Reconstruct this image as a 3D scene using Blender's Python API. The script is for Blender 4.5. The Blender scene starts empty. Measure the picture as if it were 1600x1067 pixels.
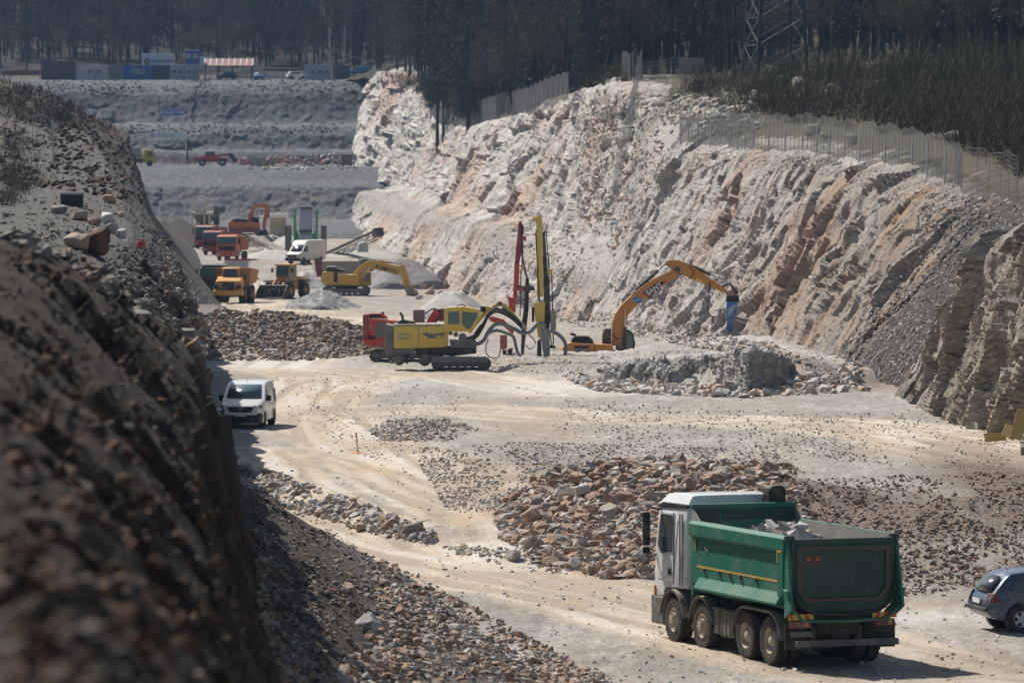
import bpy, bmesh, math, random
import numpy as np
from mathutils import Vector, Matrix
random.seed(7); RNG = np.random.default_rng(11)
SC = bpy.context.scene
COL = SC.collection
H = 10.87; FPX = 8000.0; PITCH = math.atan(268.5/8000)
CP, SP = math.cos(PITCH), math.sin(PITCH)
def P(px, py, Y):
    """world point at depth Y seen at photo pixel (px,py)"""
    u = (px-800)/FPX; v = (533.5-py)/FPX
    t = Y/(CP+v*SP)
    return np.array([t*u, Y, H+t*(-SP+v*CP)])
def proj(p):
    p = np.asarray(p, float)
    d = p-np.array([0, 0, H])
    f = d[..., 1]*CP-d[..., 2]*SP; up = d[..., 1]*SP+d[..., 2]*CP
    f = np.maximum(f, 1e-3)
    return 800+FPX*d[..., 0]/f, 533.5-FPX*up/f
# ---------------------------------------------------------------- noise
def _h(i, j, k, s):
    n = i.astype(np.uint32)*np.uint32(73856093) ^ j.astype(np.uint32)*np.uint32(19349663) ^ k.astype(np.uint32)*np.uint32(83492791) ^ np.uint32(s*2654435761 & 0xffffffff)
    n ^= n >> np.uint32(16); n *= np.uint32(0x45d9f3b); n ^= n >> np.uint32(16); n *= np.uint32(0x45d9f3b); n ^= n >> np.uint32(16)
    return n.astype(np.float32)*np.float32(1/4294967295)
def vn(p, s=0):
    """value noise in -1..1"""
    f = np.floor(p); t = p-f; t = t*t*(3-2*t); f = f.astype(np.int64)
    r = 0
    for dx in (0, 1):
        for dy in (0, 1):
            for dz in (0, 1):
                w = (t[:, 0] if dx else 1-t[:, 0])*(t[:, 1] if dy else 1-t[:, 1])*(t[:, 2] if dz else 1-t[:, 2])
                r = r+w*_h(f[:, 0]+dx, f[:, 1]+dy, f[:, 2]+dz, s)
    return r*2-1
def fbm(p, s=0, o=4, g=.5):
    a = 1; r = 0; n = 0
    for k in range(o):
        r = r+a*vn(p*2**k, s+k*17); n += a; a *= g
    return r/n
def facet(p, s=0, tilt=.9):
    """random tilted planes per cell: broken-rock facets"""
    f = np.floor(p).astype(np.int64)
    best = np.full(len(p), 9e9); out = np.zeros(len(p))
    for dx in (-1, 0, 1):
        for dy in (-1, 0, 1):
            for dz in (-1, 0, 1):
                i, j, k = f[:, 0]+dx, f[:, 1]+dy, f[:, 2]+dz
                q = np.stack([i+_h(i, j, k, s+1), j+_h(i, j, k, s+2), k+_h(i, j, k, s+3)], 1)
                d = p-q; r = (d*d).sum(1); m = r < best
                val = (_h(i, j, k, s+4)-.5)*1.1+tilt*(d[:, 0]*(_h(i, j, k, s+5)-.5)+d[:, 1]*(_h(i, j, k, s+6)-.5)+d[:, 2]*(_h(i, j, k, s+7)-.5))*2
                out = np.where(m, val, out); best = np.where(m, r, best)
    return out
# ---------------------------------------------------------------- tagging
def tag(o, label=None, cat=None, group=None, kind=None):
    if label: o['label'] = label
    if cat: o['category'] = cat
    if group: o['group'] = group
    if kind: o['kind'] = kind
    return o
def empty(name, loc, rz=0, label=None, cat=None, group=None):
    o = bpy.data.objects.new(name, None); COL.objects.link(o)
    o.location = Vector([float(c) for c in loc]); o.rotation_euler = (0, 0, rz); o.empty_display_size = .3
    return tag(o, label, cat, group)
def npmesh(name, V, F, mat=None, parent=None, smooth=False, attrs=None):
    """V (n,3), F (m,k) with constant k"""
    V = np.asarray(V, np.float32); F = np.asarray(F, np.int32); k = F.shape[1]
    me = bpy.data.meshes.new(name)
    me.vertices.add(len(V)); me.vertices.foreach_set('co', V.ravel())
    me.loops.add(F.size); me.loops.foreach_set('vertex_index', F.ravel())
    me.polygons.add(len(F)); me.polygons.foreach_set('loop_start', np.arange(0, F.size, k, dtype=np.int32))
    me.polygons.foreach_set('use_smooth', np.full(len(F), bool(smooth)))
    for an, av in (attrs or {}).items():
        a = me.attributes.new(an, 'FLOAT', 'POINT'); a.data.foreach_set('value', np.asarray(av, np.float32))
    me.update(calc_edges=True); me.validate()
    if mat: me.materials.append(mat)
    o = bpy.data.objects.new(name, me); COL.objects.link(o)
    if parent: o.parent = parent
    return o
def copy_tree(o, parent=None):
    c = o.copy(); COL.objects.link(c); c.parent = parent
    for ch in list(o.children): copy_tree(ch, c)
    return c
class MB:
    def __init__(s): s.v = []; s.f = []; s.M = None
    def add(s, vs, fs):
        b = len(s.v)
        for v in vs:
            v = Vector([float(c) for c in v])
            s.v.append(tuple(s.M @ v) if s.M is not None else tuple(v))
        s.f += [tuple(i+b for i in f) for f in fs]; return s
    def box(s, c, d, rot=None):
        x, y, z = [a/2 for a in d]
        vs = [Vector((sx*x, sy*y, sz*z)) for sz in (-1, 1) for sy in (-1, 1) for sx in (-1, 1)]
        if rot is not None:
            R = rot if isinstance(rot, Matrix) else Matrix.Rotation(rot[1], 3, rot[0])
            vs = [R @ v for v in vs]
        vs = [v+Vector([float(q) for q in c]) for v in vs]
        return s.add(vs, [(0, 2, 3, 1), (4, 5, 7, 6), (0, 1, 5, 4), (2, 6, 7, 3), (0, 4, 6, 2), (1, 3, 7, 5)])
    def bb(s, a, b):
        return s.box([(a[i]+b[i])/2 for i in range(3)], [abs(b[i]-a[i]) for i in range(3)])
    def hexa(s, p):   # 8 points: bottom quad then top quad, both counter-clockwise from above
        return s.add(p, [(3, 2, 1, 0), (4, 5, 6, 7), (0, 1, 5, 4), (1, 2, 6, 5), (2, 3, 7, 6), (3, 0, 4, 7)])
    def prism(s, prof, a, b, axis='x'):
        """prof: 2D outline; x: (y,z) pairs; y: (x,z); z: (x,y) swept from a to b"""
        n = len(prof)
        def mk(t, q): return {'x': (t, q[0], q[1]), 'y': (q[0], t, q[1]), 'z': (q[0], q[1], t)}[axis]
        vs = [mk(a, q) for q in prof]+[mk(b, q) for q in prof]
        fs = [tuple(range(n))[::-1], tuple(range(n, 2*n))]+[(i, (i+1) % n, n+(i+1) % n, n+i) for i in range(n)]
        return s.add(vs, fs)
    def cyl(s, p0, p1, r0, r1=None, n=14, caps=True):
        p0 = Vector([float(c) for c in p0]); p1 = Vector([float(c) for c in p1]); r1 = r0 if r1 is None else r1
        d = (p1-p0).normalized(); a = d.orthogonal().normalized(); b = d.cross(a)
        vs = []
        for p, r in ((p0, r0), (p1, r1)):
            for i in range(n):
                t = 2*math.pi*i/n; vs.append(p+a*(r*math.cos(t))+b*(r*math.sin(t)))
        fs = [(i, (i+1) % n, n+(i+1) % n, n+i) for i in range(n)]
        if caps: fs += [tuple(range(n))[::-1], tuple(range(n, 2*n))]
        return s.add(vs, fs)
    def tube(s, pts, r, n=8):
        pts = [Vector([float(c) for c in p]) for p in pts]; R = r if isinstance(r, (list, tuple)) else [r]*len(pts)
        up = None; vs = []; m = len(pts)
        for i, p in enumerate(pts):
            d = (pts[min(i+1, m-1)]-pts[max(i-1, 0)]).normalized()
            if up is None: up = d.orthogonal().normalized()
            up = (up-d*up.dot(d)).normalized(); b = d.cross(up)
            for k in range(n):
                t = 2*math.pi*k/n; vs.append(p+(up*math.cos(t)+b*math.sin(t))*R[i])
        fs = [(i*n+k, i*n+(k+1) % n, (i+1)*n+(k+1) % n, (i+1)*n+k) for i in range(m-1) for k in range(n)]
        fs += [tuple(range(n))[::-1], tuple(range((m-1)*n, m*n))]
        return s.add(vs, fs)
    def lathe(s, prof, c=(0, 0, 0), axis='x', n=28, caps=True):
        """prof [(r, t)] about axis through c"""
        vs = []; m = len(prof)
        for r, t in prof:
            for k in range(n):
                a = 2*math.pi*k/n; u, w = r*math.cos(a), r*math.sin(a)
                q = {'x': (t, u, w), 'y': (w, t, u), 'z': (u, w, t)}[axis]
                vs.append((c[0]+q[0], c[1]+q[1], c[2]+q[2]))
        fs = [(i*n+k, i*n+(k+1) % n, (i+1)*n+(k+1) % n, (i+1)*n+k) for i in range(m-1) for k in range(n)]
        if caps and prof[0][0] > 1e-6: fs.append(tuple(range(n))[::-1])
        if caps and prof[-1][0] > 1e-6: fs.append(tuple(range((m-1)*n, m*n)))
        return s.add(vs, fs)
    def grid(s, rows):
        """rows of points -> quads"""
        n = len(rows[0]); vs = [p for r in rows for p in r]
        return s.add(vs, [(i*n+k, i*n+k+1, (i+1)*n+k+1, (i+1)*n+k) for i in range(len(rows)-1) for k in range(n-1)])
    def build(s, name, mat=None, parent=None, bevel=0, smooth=False, label=None, solid=0, sub=0):
        me = bpy.data.meshes.new(name); me.from_pydata(s.v, [], s.f)
        bm = bmesh.new(); bm.from_mesh(me)
        if sub: bmesh.ops.remove_doubles(bm, verts=bm.verts, dist=1e-5)
        bmesh.ops.recalc_face_normals(bm, faces=bm.faces); bm.to_mesh(me); bm.free()
        if smooth:
            me.polygons.foreach_set('use_smooth', [True]*len(me.polygons))
            if smooth != 'all': me.set_sharp_from_angle(angle=math.radians(38))
        if mat: me.materials.append(mat)
        o = bpy.data.objects.new(name, me); COL.objects.link(o)
        if parent: o.parent = parent
        if solid:
            m = o.modifiers.new('solid', 'SOLIDIFY'); m.thickness = solid; m.offset = 0
        if bevel:
            m = o.modifiers.new('bevel', 'BEVEL'); m.width = bevel; m.segments = 2; m.limit_method = 'ANGLE'; m.angle_limit = math.radians(35)
        if label: o['label'] = label
        return o
# ---------------------------------------------------------------- materials
class NT:
    def __init__(s, name):
        s.m = bpy.data.materials.new(name); s.m.use_nodes = True; s.n = s.m.node_tree.nodes; s.l = s.m.node_tree.links
        s.b = s.n['Principled BSDF']; s.b.inputs['Specular IOR Level'].default_value = .25
    def new(s, t, **k):
        x = s.n.new(t)
        for a, v in k.items():
            if a in x.inputs: s.set(x.inputs[a], v)
            else: setattr(x, a, v)
        return x
    def set(s, inp, v):
        if isinstance(v, bpy.types.NodeSocket): s.l.new(v, inp)
        else:
            if isinstance(v, (tuple, list)) and len(v) == 3 and inp.type == 'RGBA': v = (*v, 1)
            inp.default_value = v
    def obj(s): return s.new('ShaderNodeTexCoord').outputs['Object']
    def map(s, sc=(1, 1, 1), rot=(0, 0, 0), src=None):
        x = s.new('ShaderNodeMapping'); s.set(x.inputs['Vector'], src or s.obj()); x.inputs['Scale'].default_value = sc; x.inputs['Rotation'].default_value = rot
        return x.outputs[0]
    def noise(s, vec, scale, detail=4, rough=.6, dist=0):
        x = s.new('ShaderNodeTexNoise'); s.set(x.inputs['Vector'], vec); x.inputs['Scale'].default_value = scale
        x.inputs['Detail'].default_value = detail; x.inputs['Roughness'].default_value = rough; x.inputs['Distortion'].default_value = dist
        return x.outputs['Fac']
    def vor(s, vec, scale, feature='F1', out='Distance'):
        x = s.new('ShaderNodeTexVoronoi'); x.feature = feature; s.set(x.inputs['Vector'], vec); x.inputs['Scale'].default_value = scale
        return x.outputs[out]
    def ramp(s, fac, stops):
        x = s.new('ShaderNodeValToRGB'); s.set(x.inputs[0], fac); e = x.color_ramp.elements
        while len(e) > 1: e.remove(e[-1])
        for i, (p, c) in enumerate(stops):
            q = e[0] if i == 0 else e.new(p)
            q.position = p; q.color = (*c, 1) if isinstance(c, (tuple, list)) else (c, c, c, 1)
        return x.outputs[0]
    def mix(s, fac, a, b, blend='MIX'):
        x = s.new('ShaderNodeMix'); x.data_type = 'RGBA'; x.blend_type = blend
        s.set(x.inputs[0], fac); s.set(x.inputs[6], a); s.set(x.inputs[7], b)
        return x.outputs[2]
    def math(s, op, a, b=0.0, clamp=False):
        x = s.new('ShaderNodeMath'); x.operation = op; x.use_clamp = clamp; s.set(x.inputs[0], a); s.set(x.inputs[1], b)
        return x.outputs[0]
    def attr(s, name):
        x = s.new('ShaderNodeAttribute'); x.attribute_name = name; return x.outputs['Fac']
    def bump(s, h, strength=.5, dist=.1, n=None):
        x = s.new('ShaderNodeBump'); s.set(x.inputs['Height'], h); x.inputs['Strength'].default_value = strength; x.inputs['Distance'].default_value = dist
        if n is not None: s.set(x.inputs['Normal'], n)
        return x.outputs[0]
    def out(s, color, rough=.9, normal=None, metal=None):
        s.set(s.b.inputs['Base Color'], color); s.set(s.b.inputs['Roughness'], rough)
        if normal is not None: s.set(s.b.inputs['Normal'], normal)
        if metal is not None: s.set(s.b.inputs['Metallic'], metal)
        return s.m
DUST = (.40, .36, .30)
_pm = {}
def paint(name, col, rough=.45, metal=0, dust=.25, scale=1.5, dcol=DUST, coat=0, lowdust=None):
    """painted or bare surface with dust settled in patches"""
    if name in _pm: return _pm[name]
    t = NT(name); v = t.obj()
    n = t.noise(v, scale, 6, .65); n2 = t.noise(v, scale*9, 3, .6)
    g = t.new('ShaderNodeNewGeometry'); sx = t.new('ShaderNodeSeparateXYZ'); t.set(sx.inputs[0], g.outputs['Normal'])
    up = t.math('MULTIPLY', t.math('MAXIMUM', sx.outputs[2], 0.0), .35*min(1, dust*3))
    f = t.math('ADD', t.math('MULTIPLY', t.math('SUBTRACT', t.math('ADD', n, t.math('MULTIPLY', n2, .35)), .72-dust*.55), 1.6), up)
    if lowdust:   # mud thrown up from the road: (height where it fades out, strength)
        s2 = t.new('ShaderNodeSeparateXYZ'); t.set(s2.inputs[0], v)
        lo = t.math('MULTIPLY', t.math('SUBTRACT', 1.0, t.math('DIVIDE', s2.outputs[2], lowdust[0])), lowdust[1], True)
        f = t.math('ADD', f, t.math('MULTIPLY', lo, t.math('ADD', n, .4)))
    f = t.math('MINIMUM', t.math('MAXIMUM', f, dust*.25), .92)
    c = t.mix(f, col, dcol)
    r = t.math('ADD', t.math('MULTIPLY', f, .5), rough, True)
    _pm[name] = t.out(c, r, t.bump(n2, .08, .02), metal)
    if coat: t.b.inputs['Coat Weight'].default_value = coat
    return _pm[name]
def glass(name='dark_glass', col=(.03, .045, .05), rough=.08):
    if name in _pm: return _pm[name]
    t = NT(name); n = t.noise(t.obj(), 2.5, 4)
    _pm[name] = t.out(t.mix(t.math('MULTIPLY', n, .25), col, (.3, .28, .25)), t.math('ADD', t.math('MULTIPLY', n, .25), rough))
    t.b.inputs['Specular IOR Level'].default_value = .9
    return _pm[name]
DEVSTEP = 1
HAZE = .00006
EXPO = .25
# ================================================================= terrain materials
def rock_mat(name, tones, rust, rustamt, gravel, dip=(0, .35, 0), speck=6.0, bump=1.0, grass=False, shear=0, scree=False, nearshade=False):
    t = NT(name); v0 = t.obj(); v = v0
    if shear:
        sx = t.new('ShaderNodeSeparateXYZ'); t.set(sx.inputs[0], v0); cx = t.new('ShaderNodeCombineXYZ'); t.set(cx.inputs[0], sx.outputs[0]); t.set(cx.inputs[2], sx.outputs[2])
        t.set(cx.inputs[1], t.math('ADD', sx.outputs[1], t.math('MULTIPLY', sx.outputs[2], shear))); v = cx.outputs[0]
        t.set(cx.inputs[0], t.math('MULTIPLY', sx.outputs[0], .15)); yy = cx.inputs[1].links[0].from_socket; t.set(cx.inputs[1], t.math('SUBTRACT', 600.0, t.math('DIVIDE', 90000.0, t.math('MAXIMUM', yy, 100.0))))
    st = t.map((.9, .35, .22), dip, v)
    a = t.noise(t.map((1.1, .8, .22), dip, v), 1.0, 9, .72, .8); b = t.noise(t.map((.9, .5, .12), dip, v), .35, 5, .65, .5); c = t.noise(v, .09, 3, .5)
    cell = t.vor(t.map((1.3, .8, .5), dip, v), 2.2, 'F1', 'Color')
    sp = t.new('ShaderNodeSeparateColor'); t.set(sp.inputs[0], cell)
    base = t.ramp(a, [(.25, tones[0]), (.42, tones[1]), (.58, tones[2]), (.75, tones[3])])
    base = t.mix(t.math('MULTIPLY', sp.outputs[0], .35), base, t.ramp(sp.outputs[1], [(0, tones[0]), (1, tones[3])]))
    ru = t.ramp(t.math('ADD', t.math('MULTIPLY', b, .6), t.math('MULTIPLY', c, .5)), [(.60-rustamt*.2, 0.0), (.72-rustamt*.2, 1.0)])
    ru2 = t.math('MULTIPLY', ru, t.math('ADD', t.math('MULTIPLY', a, 1.5), -.3), True)
    base = t.mix(ru2, base, rust)
    if shear:
        chip = t.noise(t.map((.5, 1.9, .55), (0, 0, 0), v), 1.3, 5, .75, .4); chip2 = t.noise(t.map((.8, 4.2, 1.3), (0, 0, 0), v), 1.2, 3, .7, .3)
        base = t.mix(t.ramp(chip, [(.36, .85), (.47, 0.0)]), base, (.13, .105, .08)); base = t.mix(t.ramp(chip2, [(.34, .7), (.44, 0.0)]), base, (.17, .145, .12))
        base = t.mix(t.ramp(chip2, [(.57, 0.0), (.66, .6)]), base, (.70, .68, .64))
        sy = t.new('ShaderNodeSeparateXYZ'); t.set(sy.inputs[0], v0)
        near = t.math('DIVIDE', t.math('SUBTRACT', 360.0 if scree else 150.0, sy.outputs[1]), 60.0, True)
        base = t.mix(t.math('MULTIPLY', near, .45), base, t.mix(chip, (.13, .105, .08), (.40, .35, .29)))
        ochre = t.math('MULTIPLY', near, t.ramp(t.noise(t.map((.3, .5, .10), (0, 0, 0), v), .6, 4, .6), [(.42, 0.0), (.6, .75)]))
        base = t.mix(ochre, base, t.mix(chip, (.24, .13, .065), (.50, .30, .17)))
    fine = t.noise(v, 5, 5, .7); crack = t.noise(t.map((2.2, 1, .5), dip, v), 2.4, 5, .7)
    base = t.mix(t.ramp(crack, [(.28, .55), (.4, 0.0)]), base, (.09, .075, .06))
    if nearshade:   # shade painted into the rock colour, deepening over the nearest stretch
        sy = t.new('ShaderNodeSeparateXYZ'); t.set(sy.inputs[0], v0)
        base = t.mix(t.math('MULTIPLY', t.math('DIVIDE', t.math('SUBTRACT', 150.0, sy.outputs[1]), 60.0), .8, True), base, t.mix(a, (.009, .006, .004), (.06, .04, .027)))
    # gravel part of the same patch
    v = v0
    gc = t.new('ShaderNodeSeparateColor'); t.set(gc.inputs[0], t.vor(v, speck, 'F1', 'Color'))
    gn = t.noise(v, .5, 5)
    gcol = t.mix(gc.outputs[0], gravel[0], gravel[1]); gcol = t.mix(t.ramp(gc.outputs[1], [(.86, 0.0), (.95, .8)]), gcol, gravel[2])
    gcol = t.mix(t.math('MULTIPLY', gn, .5), gcol, gravel[0])
    if scree:   # dark shaly scree fills the near end of the wall
        sy = t.new('ShaderNodeSeparateXYZ'); t.set(sy.inputs[0], v0)
        f = t.math('ADD', t.math('DIVIDE', t.math('SUBTRACT', 296.0, sy.outputs[1]), 26.0), t.math('MULTIPLY', t.math('SUBTRACT', gn, .5), 1.6), True)
        dk = t.mix(gc.outputs[0], (.036, .029, .024), (.085, .071, .06)); dk = t.mix(t.ramp(gc.outputs[1], [(.90, 0.0), (.97, .8)]), dk, (.42, .40, .37)); gcol = t.mix(f, gcol, dk)
    m = t.attr('gravel'); m = t.ramp(t.math('ADD', m, t.math('MULTIPLY', t.math('SUBTRACT', t.noise(v, .6, 6, .7), .5), 1.1)), [(.42, 0.0), (.58, 1.0)])
    col = t.mix(m, base, gcol)
    if grass:
        g = t.ramp(t.math('ADD', t.attr('grass'), t.math('MULTIPLY', t.math('SUBTRACT', t.noise(v, .35, 6, .7), .5), 1.3)), [(.48, 0.0), (.6, 1.0)])
        col = t.mix(g, col, t.mix(t.noise(v, 1.2, 6, .7), (.04, .042, .02), (.15, .12, .08)))
    if shear: crack = t.math('ADD', t.math('MULTIPLY', crack, .5), t.math('ADD', t.math('MULTIPLY', chip, 1.2), t.math('MULTIPLY', chip2, .6)))
    h = t.math('ADD', t.math('MULTIPLY', crack, .8), t.math('ADD', t.math('MULTIPLY', fine, .5), t.math('MULTIPLY', sp.outputs[2], .35)))
    hg = t.math('ADD', gc.outputs[2], t.math('MULTIPLY', fine, .4))
    hh = t.mix(m, h, hg)
    return t.out(col, .95, t.bump(hh, .95*bump, .24 if shear else .16))
LIME = [(.12, .105, .09), (.36, .335, .30), (.54, .515, .48), (.67, .655, .62)]
M_rock = rock_mat('limestone_wall', LIME, (.42, .21, .10), .32, [(.30, .27, .235), (.46, .43, .39), (.66, .64, .6)], (0, .2, 0), 5, 1.0, True, .7, True)
M_left = rock_mat('brown_rock_wall', [(.015, .012, .009), (.045, .034, .026), (.09, .072, .056), (.20, .18, .155)], (.11, .05, .026), .30, [(.07, .064, .056), (.125, .115, .103), (.27, .255, .235)], (0, -.25, 0), 6, 1.0, True, nearshade=True)
M_back = rock_mat('grey_bench_wall', [(.085, .088, .095), (.115, .118, .125), (.145, .148, .152), (.20, .20, .205)], (.17, .125, .10), .10, [(.075, .078, .085), (.13, .132, .137), (.25, .25, .25)], (0, .1, 0), 2.2, .6, True)
M_near = M_left
def patch(name, secs, mat, disp, label=None, cat=None, kind='structure', step=1.7, vstep=1.7, seed=0, attrs_per=None, stretch=(1, 1, 1), shear=0.0, smooth=True):
    """secs: list of (Y, [(px,py[,dY])...], [gravel..], [amp..], [grass..])"""
    S = [np.array([P(q[0], q[1], Y+(q[2] if len(q) > 2 else 0)) for q in pts]) for Y, pts, *_ in secs]
    A = [np.array(s[2:5]).T if len(s) > 4 else None for s in secs]   # per-point: gravel, amp, grass
    PX = [np.stack(proj(s), 1) for s in S]
    K = len(S[0])
    def vis(p): return (p[..., 0] > -120) & (p[..., 0] < 1720) & (p[..., 1] > -80) & (p[..., 1] < 1150)
    # subdivisions along profile
    nv = []
    for k in range(K-1):
        d = [np.linalg.norm(np.clip(a[k+1], [-80, -60], [1680, 1130])-np.clip(a[k], [-80, -60], [1680, 1130])) for a in PX]
        nv.append(int(np.clip(np.percentile(d, 85)/vstep/DEVSTEP, 3, 260)))
    tv = np.concatenate([k+np.arange(n)/n for k, n in enumerate(nv)]+[[K-1]])
    nu = []
    for i in range(len(S)-1):
        d = np.linalg.norm(np.clip(PX[i+1], [-80, -60], [1680, 1130])-np.clip(PX[i], [-80, -60], [1680, 1130]), axis=1)
        nu.append(int(np.clip(np.max(d)/step/DEVSTEP, 3, 160)))
    tu = np.concatenate([k+np.arange(n)/n for k, n in enumerate(nu)]+[[len(S)-1]])
    G = np.stack(S); AA = np.stack(A)
    G = np.concatenate([G, AA], 2)
    def crom(G, t, ax):
        G = np.moveaxis(G, ax, 0); n = len(G); i = np.minimum(t.astype(int), n-2); f = (t-i).reshape((-1,)+(1,)*(G.ndim-1))
        p0, p1, p2, p3 = G[np.maximum(i-1, 0)], G[i], G[i+1], G[np.minimum(i+2, n-1)]
        c = .5*((2*p1)+(p2-p0)*f+(2*p0-5*p1+4*p2-p3)*f*f+(3*p1-p0-3*p2+p3)*f**3)
        lin = p1*(1-f)+p2*f
        return np.moveaxis(.35*c+.65*lin, 0, ax)
    G = crom(G, tv, 1); G = crom(G, tu, 0)
    n0, n1 = G.shape[:2]
    X = G[..., :3]; at = G[..., 3:]
    du = np.gradient(X, axis=0); dv = np.gradient(X, axis=1)
    N = np.cross(du, dv); N /= np.linalg.norm(N, axis=2, keepdims=True)+1e-9
    kk = max(3, n0//40)
    if N[..., 2].mean() < 0: N = -N
    X = X.reshape(-1, 3); N = N.reshape(-1, 3); at = at.reshape(-1, 3)
    d = disp(X, at) if disp else 0
    X = X+N*np.asarray(d)[:, None]
    idx = np.arange(n0*n1).reshape(n0, n1)
    F = np.stack([idx[:-1, :-1], idx[1:, :-1], idx[1:, 1:], idx[:-1, 1:]], -1).reshape(-1, 4)
    o = npmesh(name, X, F, mat, None, smooth and name not in ('rock_wall', 'cliff_nose', 'rock_ledge'), {'gravel': at[:, 0], 'grass': at[:, 2]})
    tag(o, label, cat, None, kind)
    print(name, len(X)); return o
def dip(X, k): q = X.copy(); q[:, 0] = X[:, 0]-X[:, 2]*k; return q
def disp_rock(s, k=.45, big=1.0, tall=3.0, sh=0):
    def f(X, at):
        q = dip(X, k); q[:, 1] += X[:, 2]*sh; g = np.clip(at[:, 0], 0, 1); a = at[:, 1]
        q2 = q*np.array([1, .55, 1/tall])
        r = .9*big*fbm(q2*.12, s, 3)+.62*big*facet(q2*.30+.3*fbm(q*.3, s+3, 2)[:, None], s+5)+.34*facet(q2*.85, s+9)+.16*facet(q2*2.1, s+13)+.07*fbm(q*3, s+21, 2)
        ridg = 1-np.abs(fbm(q2*.55, s+31, 3))*2
        r = r+.28*ridg
        gr = .25*fbm(X*.25, s+40, 3)+.10*fbm(X*1.3, s+41, 3)+.10*np.maximum(0, facet(X*2.2, s+44))
        return (r*(1-g)+gr*g)*a
    return f
def disp_wall(X, at):
    q = X.copy(); w = fbm(X*np.array([.15, .05, .15]), 90, 3)
    q[:, 1] += X[:, 2]*.9+3*w; q[:, 1] = 600-90000/np.maximum(q[:, 1], 100)   # joints open out with distance along the wall
    g = np.clip(at[:, 0], 0, 1); a = at[:, 1]
    A = q*np.array([.05, .08, .09]); B = q*np.array([.06, .16, .12]); C = q*np.array([.10, .30, .30]); D = q*np.array([.3, .46, .75]); E = q*np.array([.8, .6, 2.2])
    wp = 1.0*fbm(q*np.array([.1, .16, .18]), 3, 3)[:, None]
    r = .9*fbm(A*.8, 5, 3)+.62*facet(A+wp, 7, 1.2)+.30*facet(B+wp, 11, 1.3)+.22*facet(C+wp, 15, 1.3)+.15*facet(D+.3*wp, 19, 1.3)+.05*facet(E, 21, 1.4)+.08*fbm(q*np.array([.4, .4, .8]), 23, 2)
    r = r-.30*np.clip(.14-np.abs(fbm(B*.9+wp, 33, 4)), 0, 1)/.14
    gr = .25*fbm(X*.25, 40, 3)+.10*fbm(X*1.3, 41, 3)+.12*np.maximum(0, facet(X*np.array([2.2, .9, 2.2]), 44))
    return (r*(1-g)+gr*g)*a
def disp_bench(X, at):
    q = X*np.array([1, 1, .5]); g = np.clip(at[:, 0], 0, 1)
    r = .5*fbm(q*.06, 5, 3)+.30*facet(q*np.array([.22, .22, .12]), 6)+.22*facet(q*np.array([.7, .7, .5]), 8)
    gr = .25*fbm(X*.2, 9, 3)+.22*np.maximum(0, facet(X*.9, 12))
    return (r*(1-g)+gr*g)*at[:, 1]
# ---------------------------------------------------------------- the pit wall on the far side of the road
G0, G1 = 0., 1.
R = []
def sec(Y, pts, g, a, gr=None, bury=True):
    gr = gr or [0]*len(pts)
    if bury:
        x, y = pts[0][:2]; k = 8000/Y
        pts = [(x-1.2*k, y+3*k)]+list(pts); g = [g[0]]+list(g); a = [.3]+list(a); gr = [0]+list(gr)
    R.append((Y, pts, g, a, gr))
sec(235, [(1452, 660), (1500, 560), (1580, 470), (1680, 380), (1900, 300), (2700, 150), (5200, -250)], [1, 1, 1, 1, .9, .7, .5], [.6, .6, .6, .6, .6, .6, .6], [0, 0, 0, 0, .8, 1.5, 1.5])
sec(252, [(1425, 622), (1480, 520), (1550, 430), (1660, 330), (1800, 270), (2600, 150), (4800, -200)], [1, 1, 1, 1, .9, .7, .5], [.6, .6, .6, .6, .6, .6, .6], [0, 0, 0, 0, .8, 1.5, 1.5])
sec(266, [(1345, 612), (1420, 500), (1490, 405), (1580, 325), (1660, 285), (2400, 150), (4500, -180)], [1, .95, .9, .9, .8, .7, .5], [.5, .6, .6, .7, .6, .6, .6], [0, 0, 0, 0, .8, 1.5, 1.5])
sec(280, [(1300, 590), (1345, 490), (1405, 395), (1455, 325), (1570, 268), (2200, 155), (4200, -150)], [.8, .2, 0, .35, .8, .7, .5], [.7, 1, 1, .9, .6, .6, .6], [0, 0, 0, 0, .8, 1.5, 1.5])
sec(295, [(1240, 565), (1300, 450), (1345, 350), (1385, 285), (1500, 245), (2050, 150), (3900, -150)], [.3, 0, 0, .2, .8, .7, .5], [1, 1, 1, .9, .6, .6, .6], [0, 0, 0, 0, .8, 1.5, 1.5])
sec(315, [(1190, 545), (1240, 430), (1280, 320), (1310, 268), (1420, 230), (1900, 150), (3600, -120)], [.2, 0, 0, .5, .9, .7, .5], [1, 1, 1, .8, .5, .6, .6], [0, 0, 0, 0, .8, 1.5, 1.5])
sec(335, [(1130, 528), (1175, 420), (1215, 300), (1240, 250), (1330, 215), (1750, 145), (3300, -100)], [.2, 0, 0, .5, .9, .7, .5], [1, 1, 1, .8, .5, .6, .6], [0, 0, 0, 0, .8, 1.5, 1.5])
sec(360, [(1040, 512), (1085, 400), (1120, 290), (1145, 238), (1240, 205), (1650, 140), (3000, -80)], [.2, 0, 0, .4, .8, .7, .5], [1, 1, 1, .8, .5, .6, .6], [0, 0, 0, 0, .8, 1.5, 1.5])
sec(385, [(960, 497), (985, 440), (1030, 300), (1060, 235), (1130, 198), (1550, 130), (2800, -80)], [.3, .2, 0, .3, .6, .7, .5], [1, .9, 1, .8, .6, .6, .6], [0, 0, 0, .1, .8, 1.5, 1.5])
sec(405, [(915, 485), (945, 425), (985, 370), (1030, 250), (1110, 175), (1500, 125), (2700, -70)], [.2, .7, .5, .7, .6, .7, .5], [1, .7, .8, .6, .7, .6, .6], [0, 0, 0, .3, 0.5, 1.2, 1.2])
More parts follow.
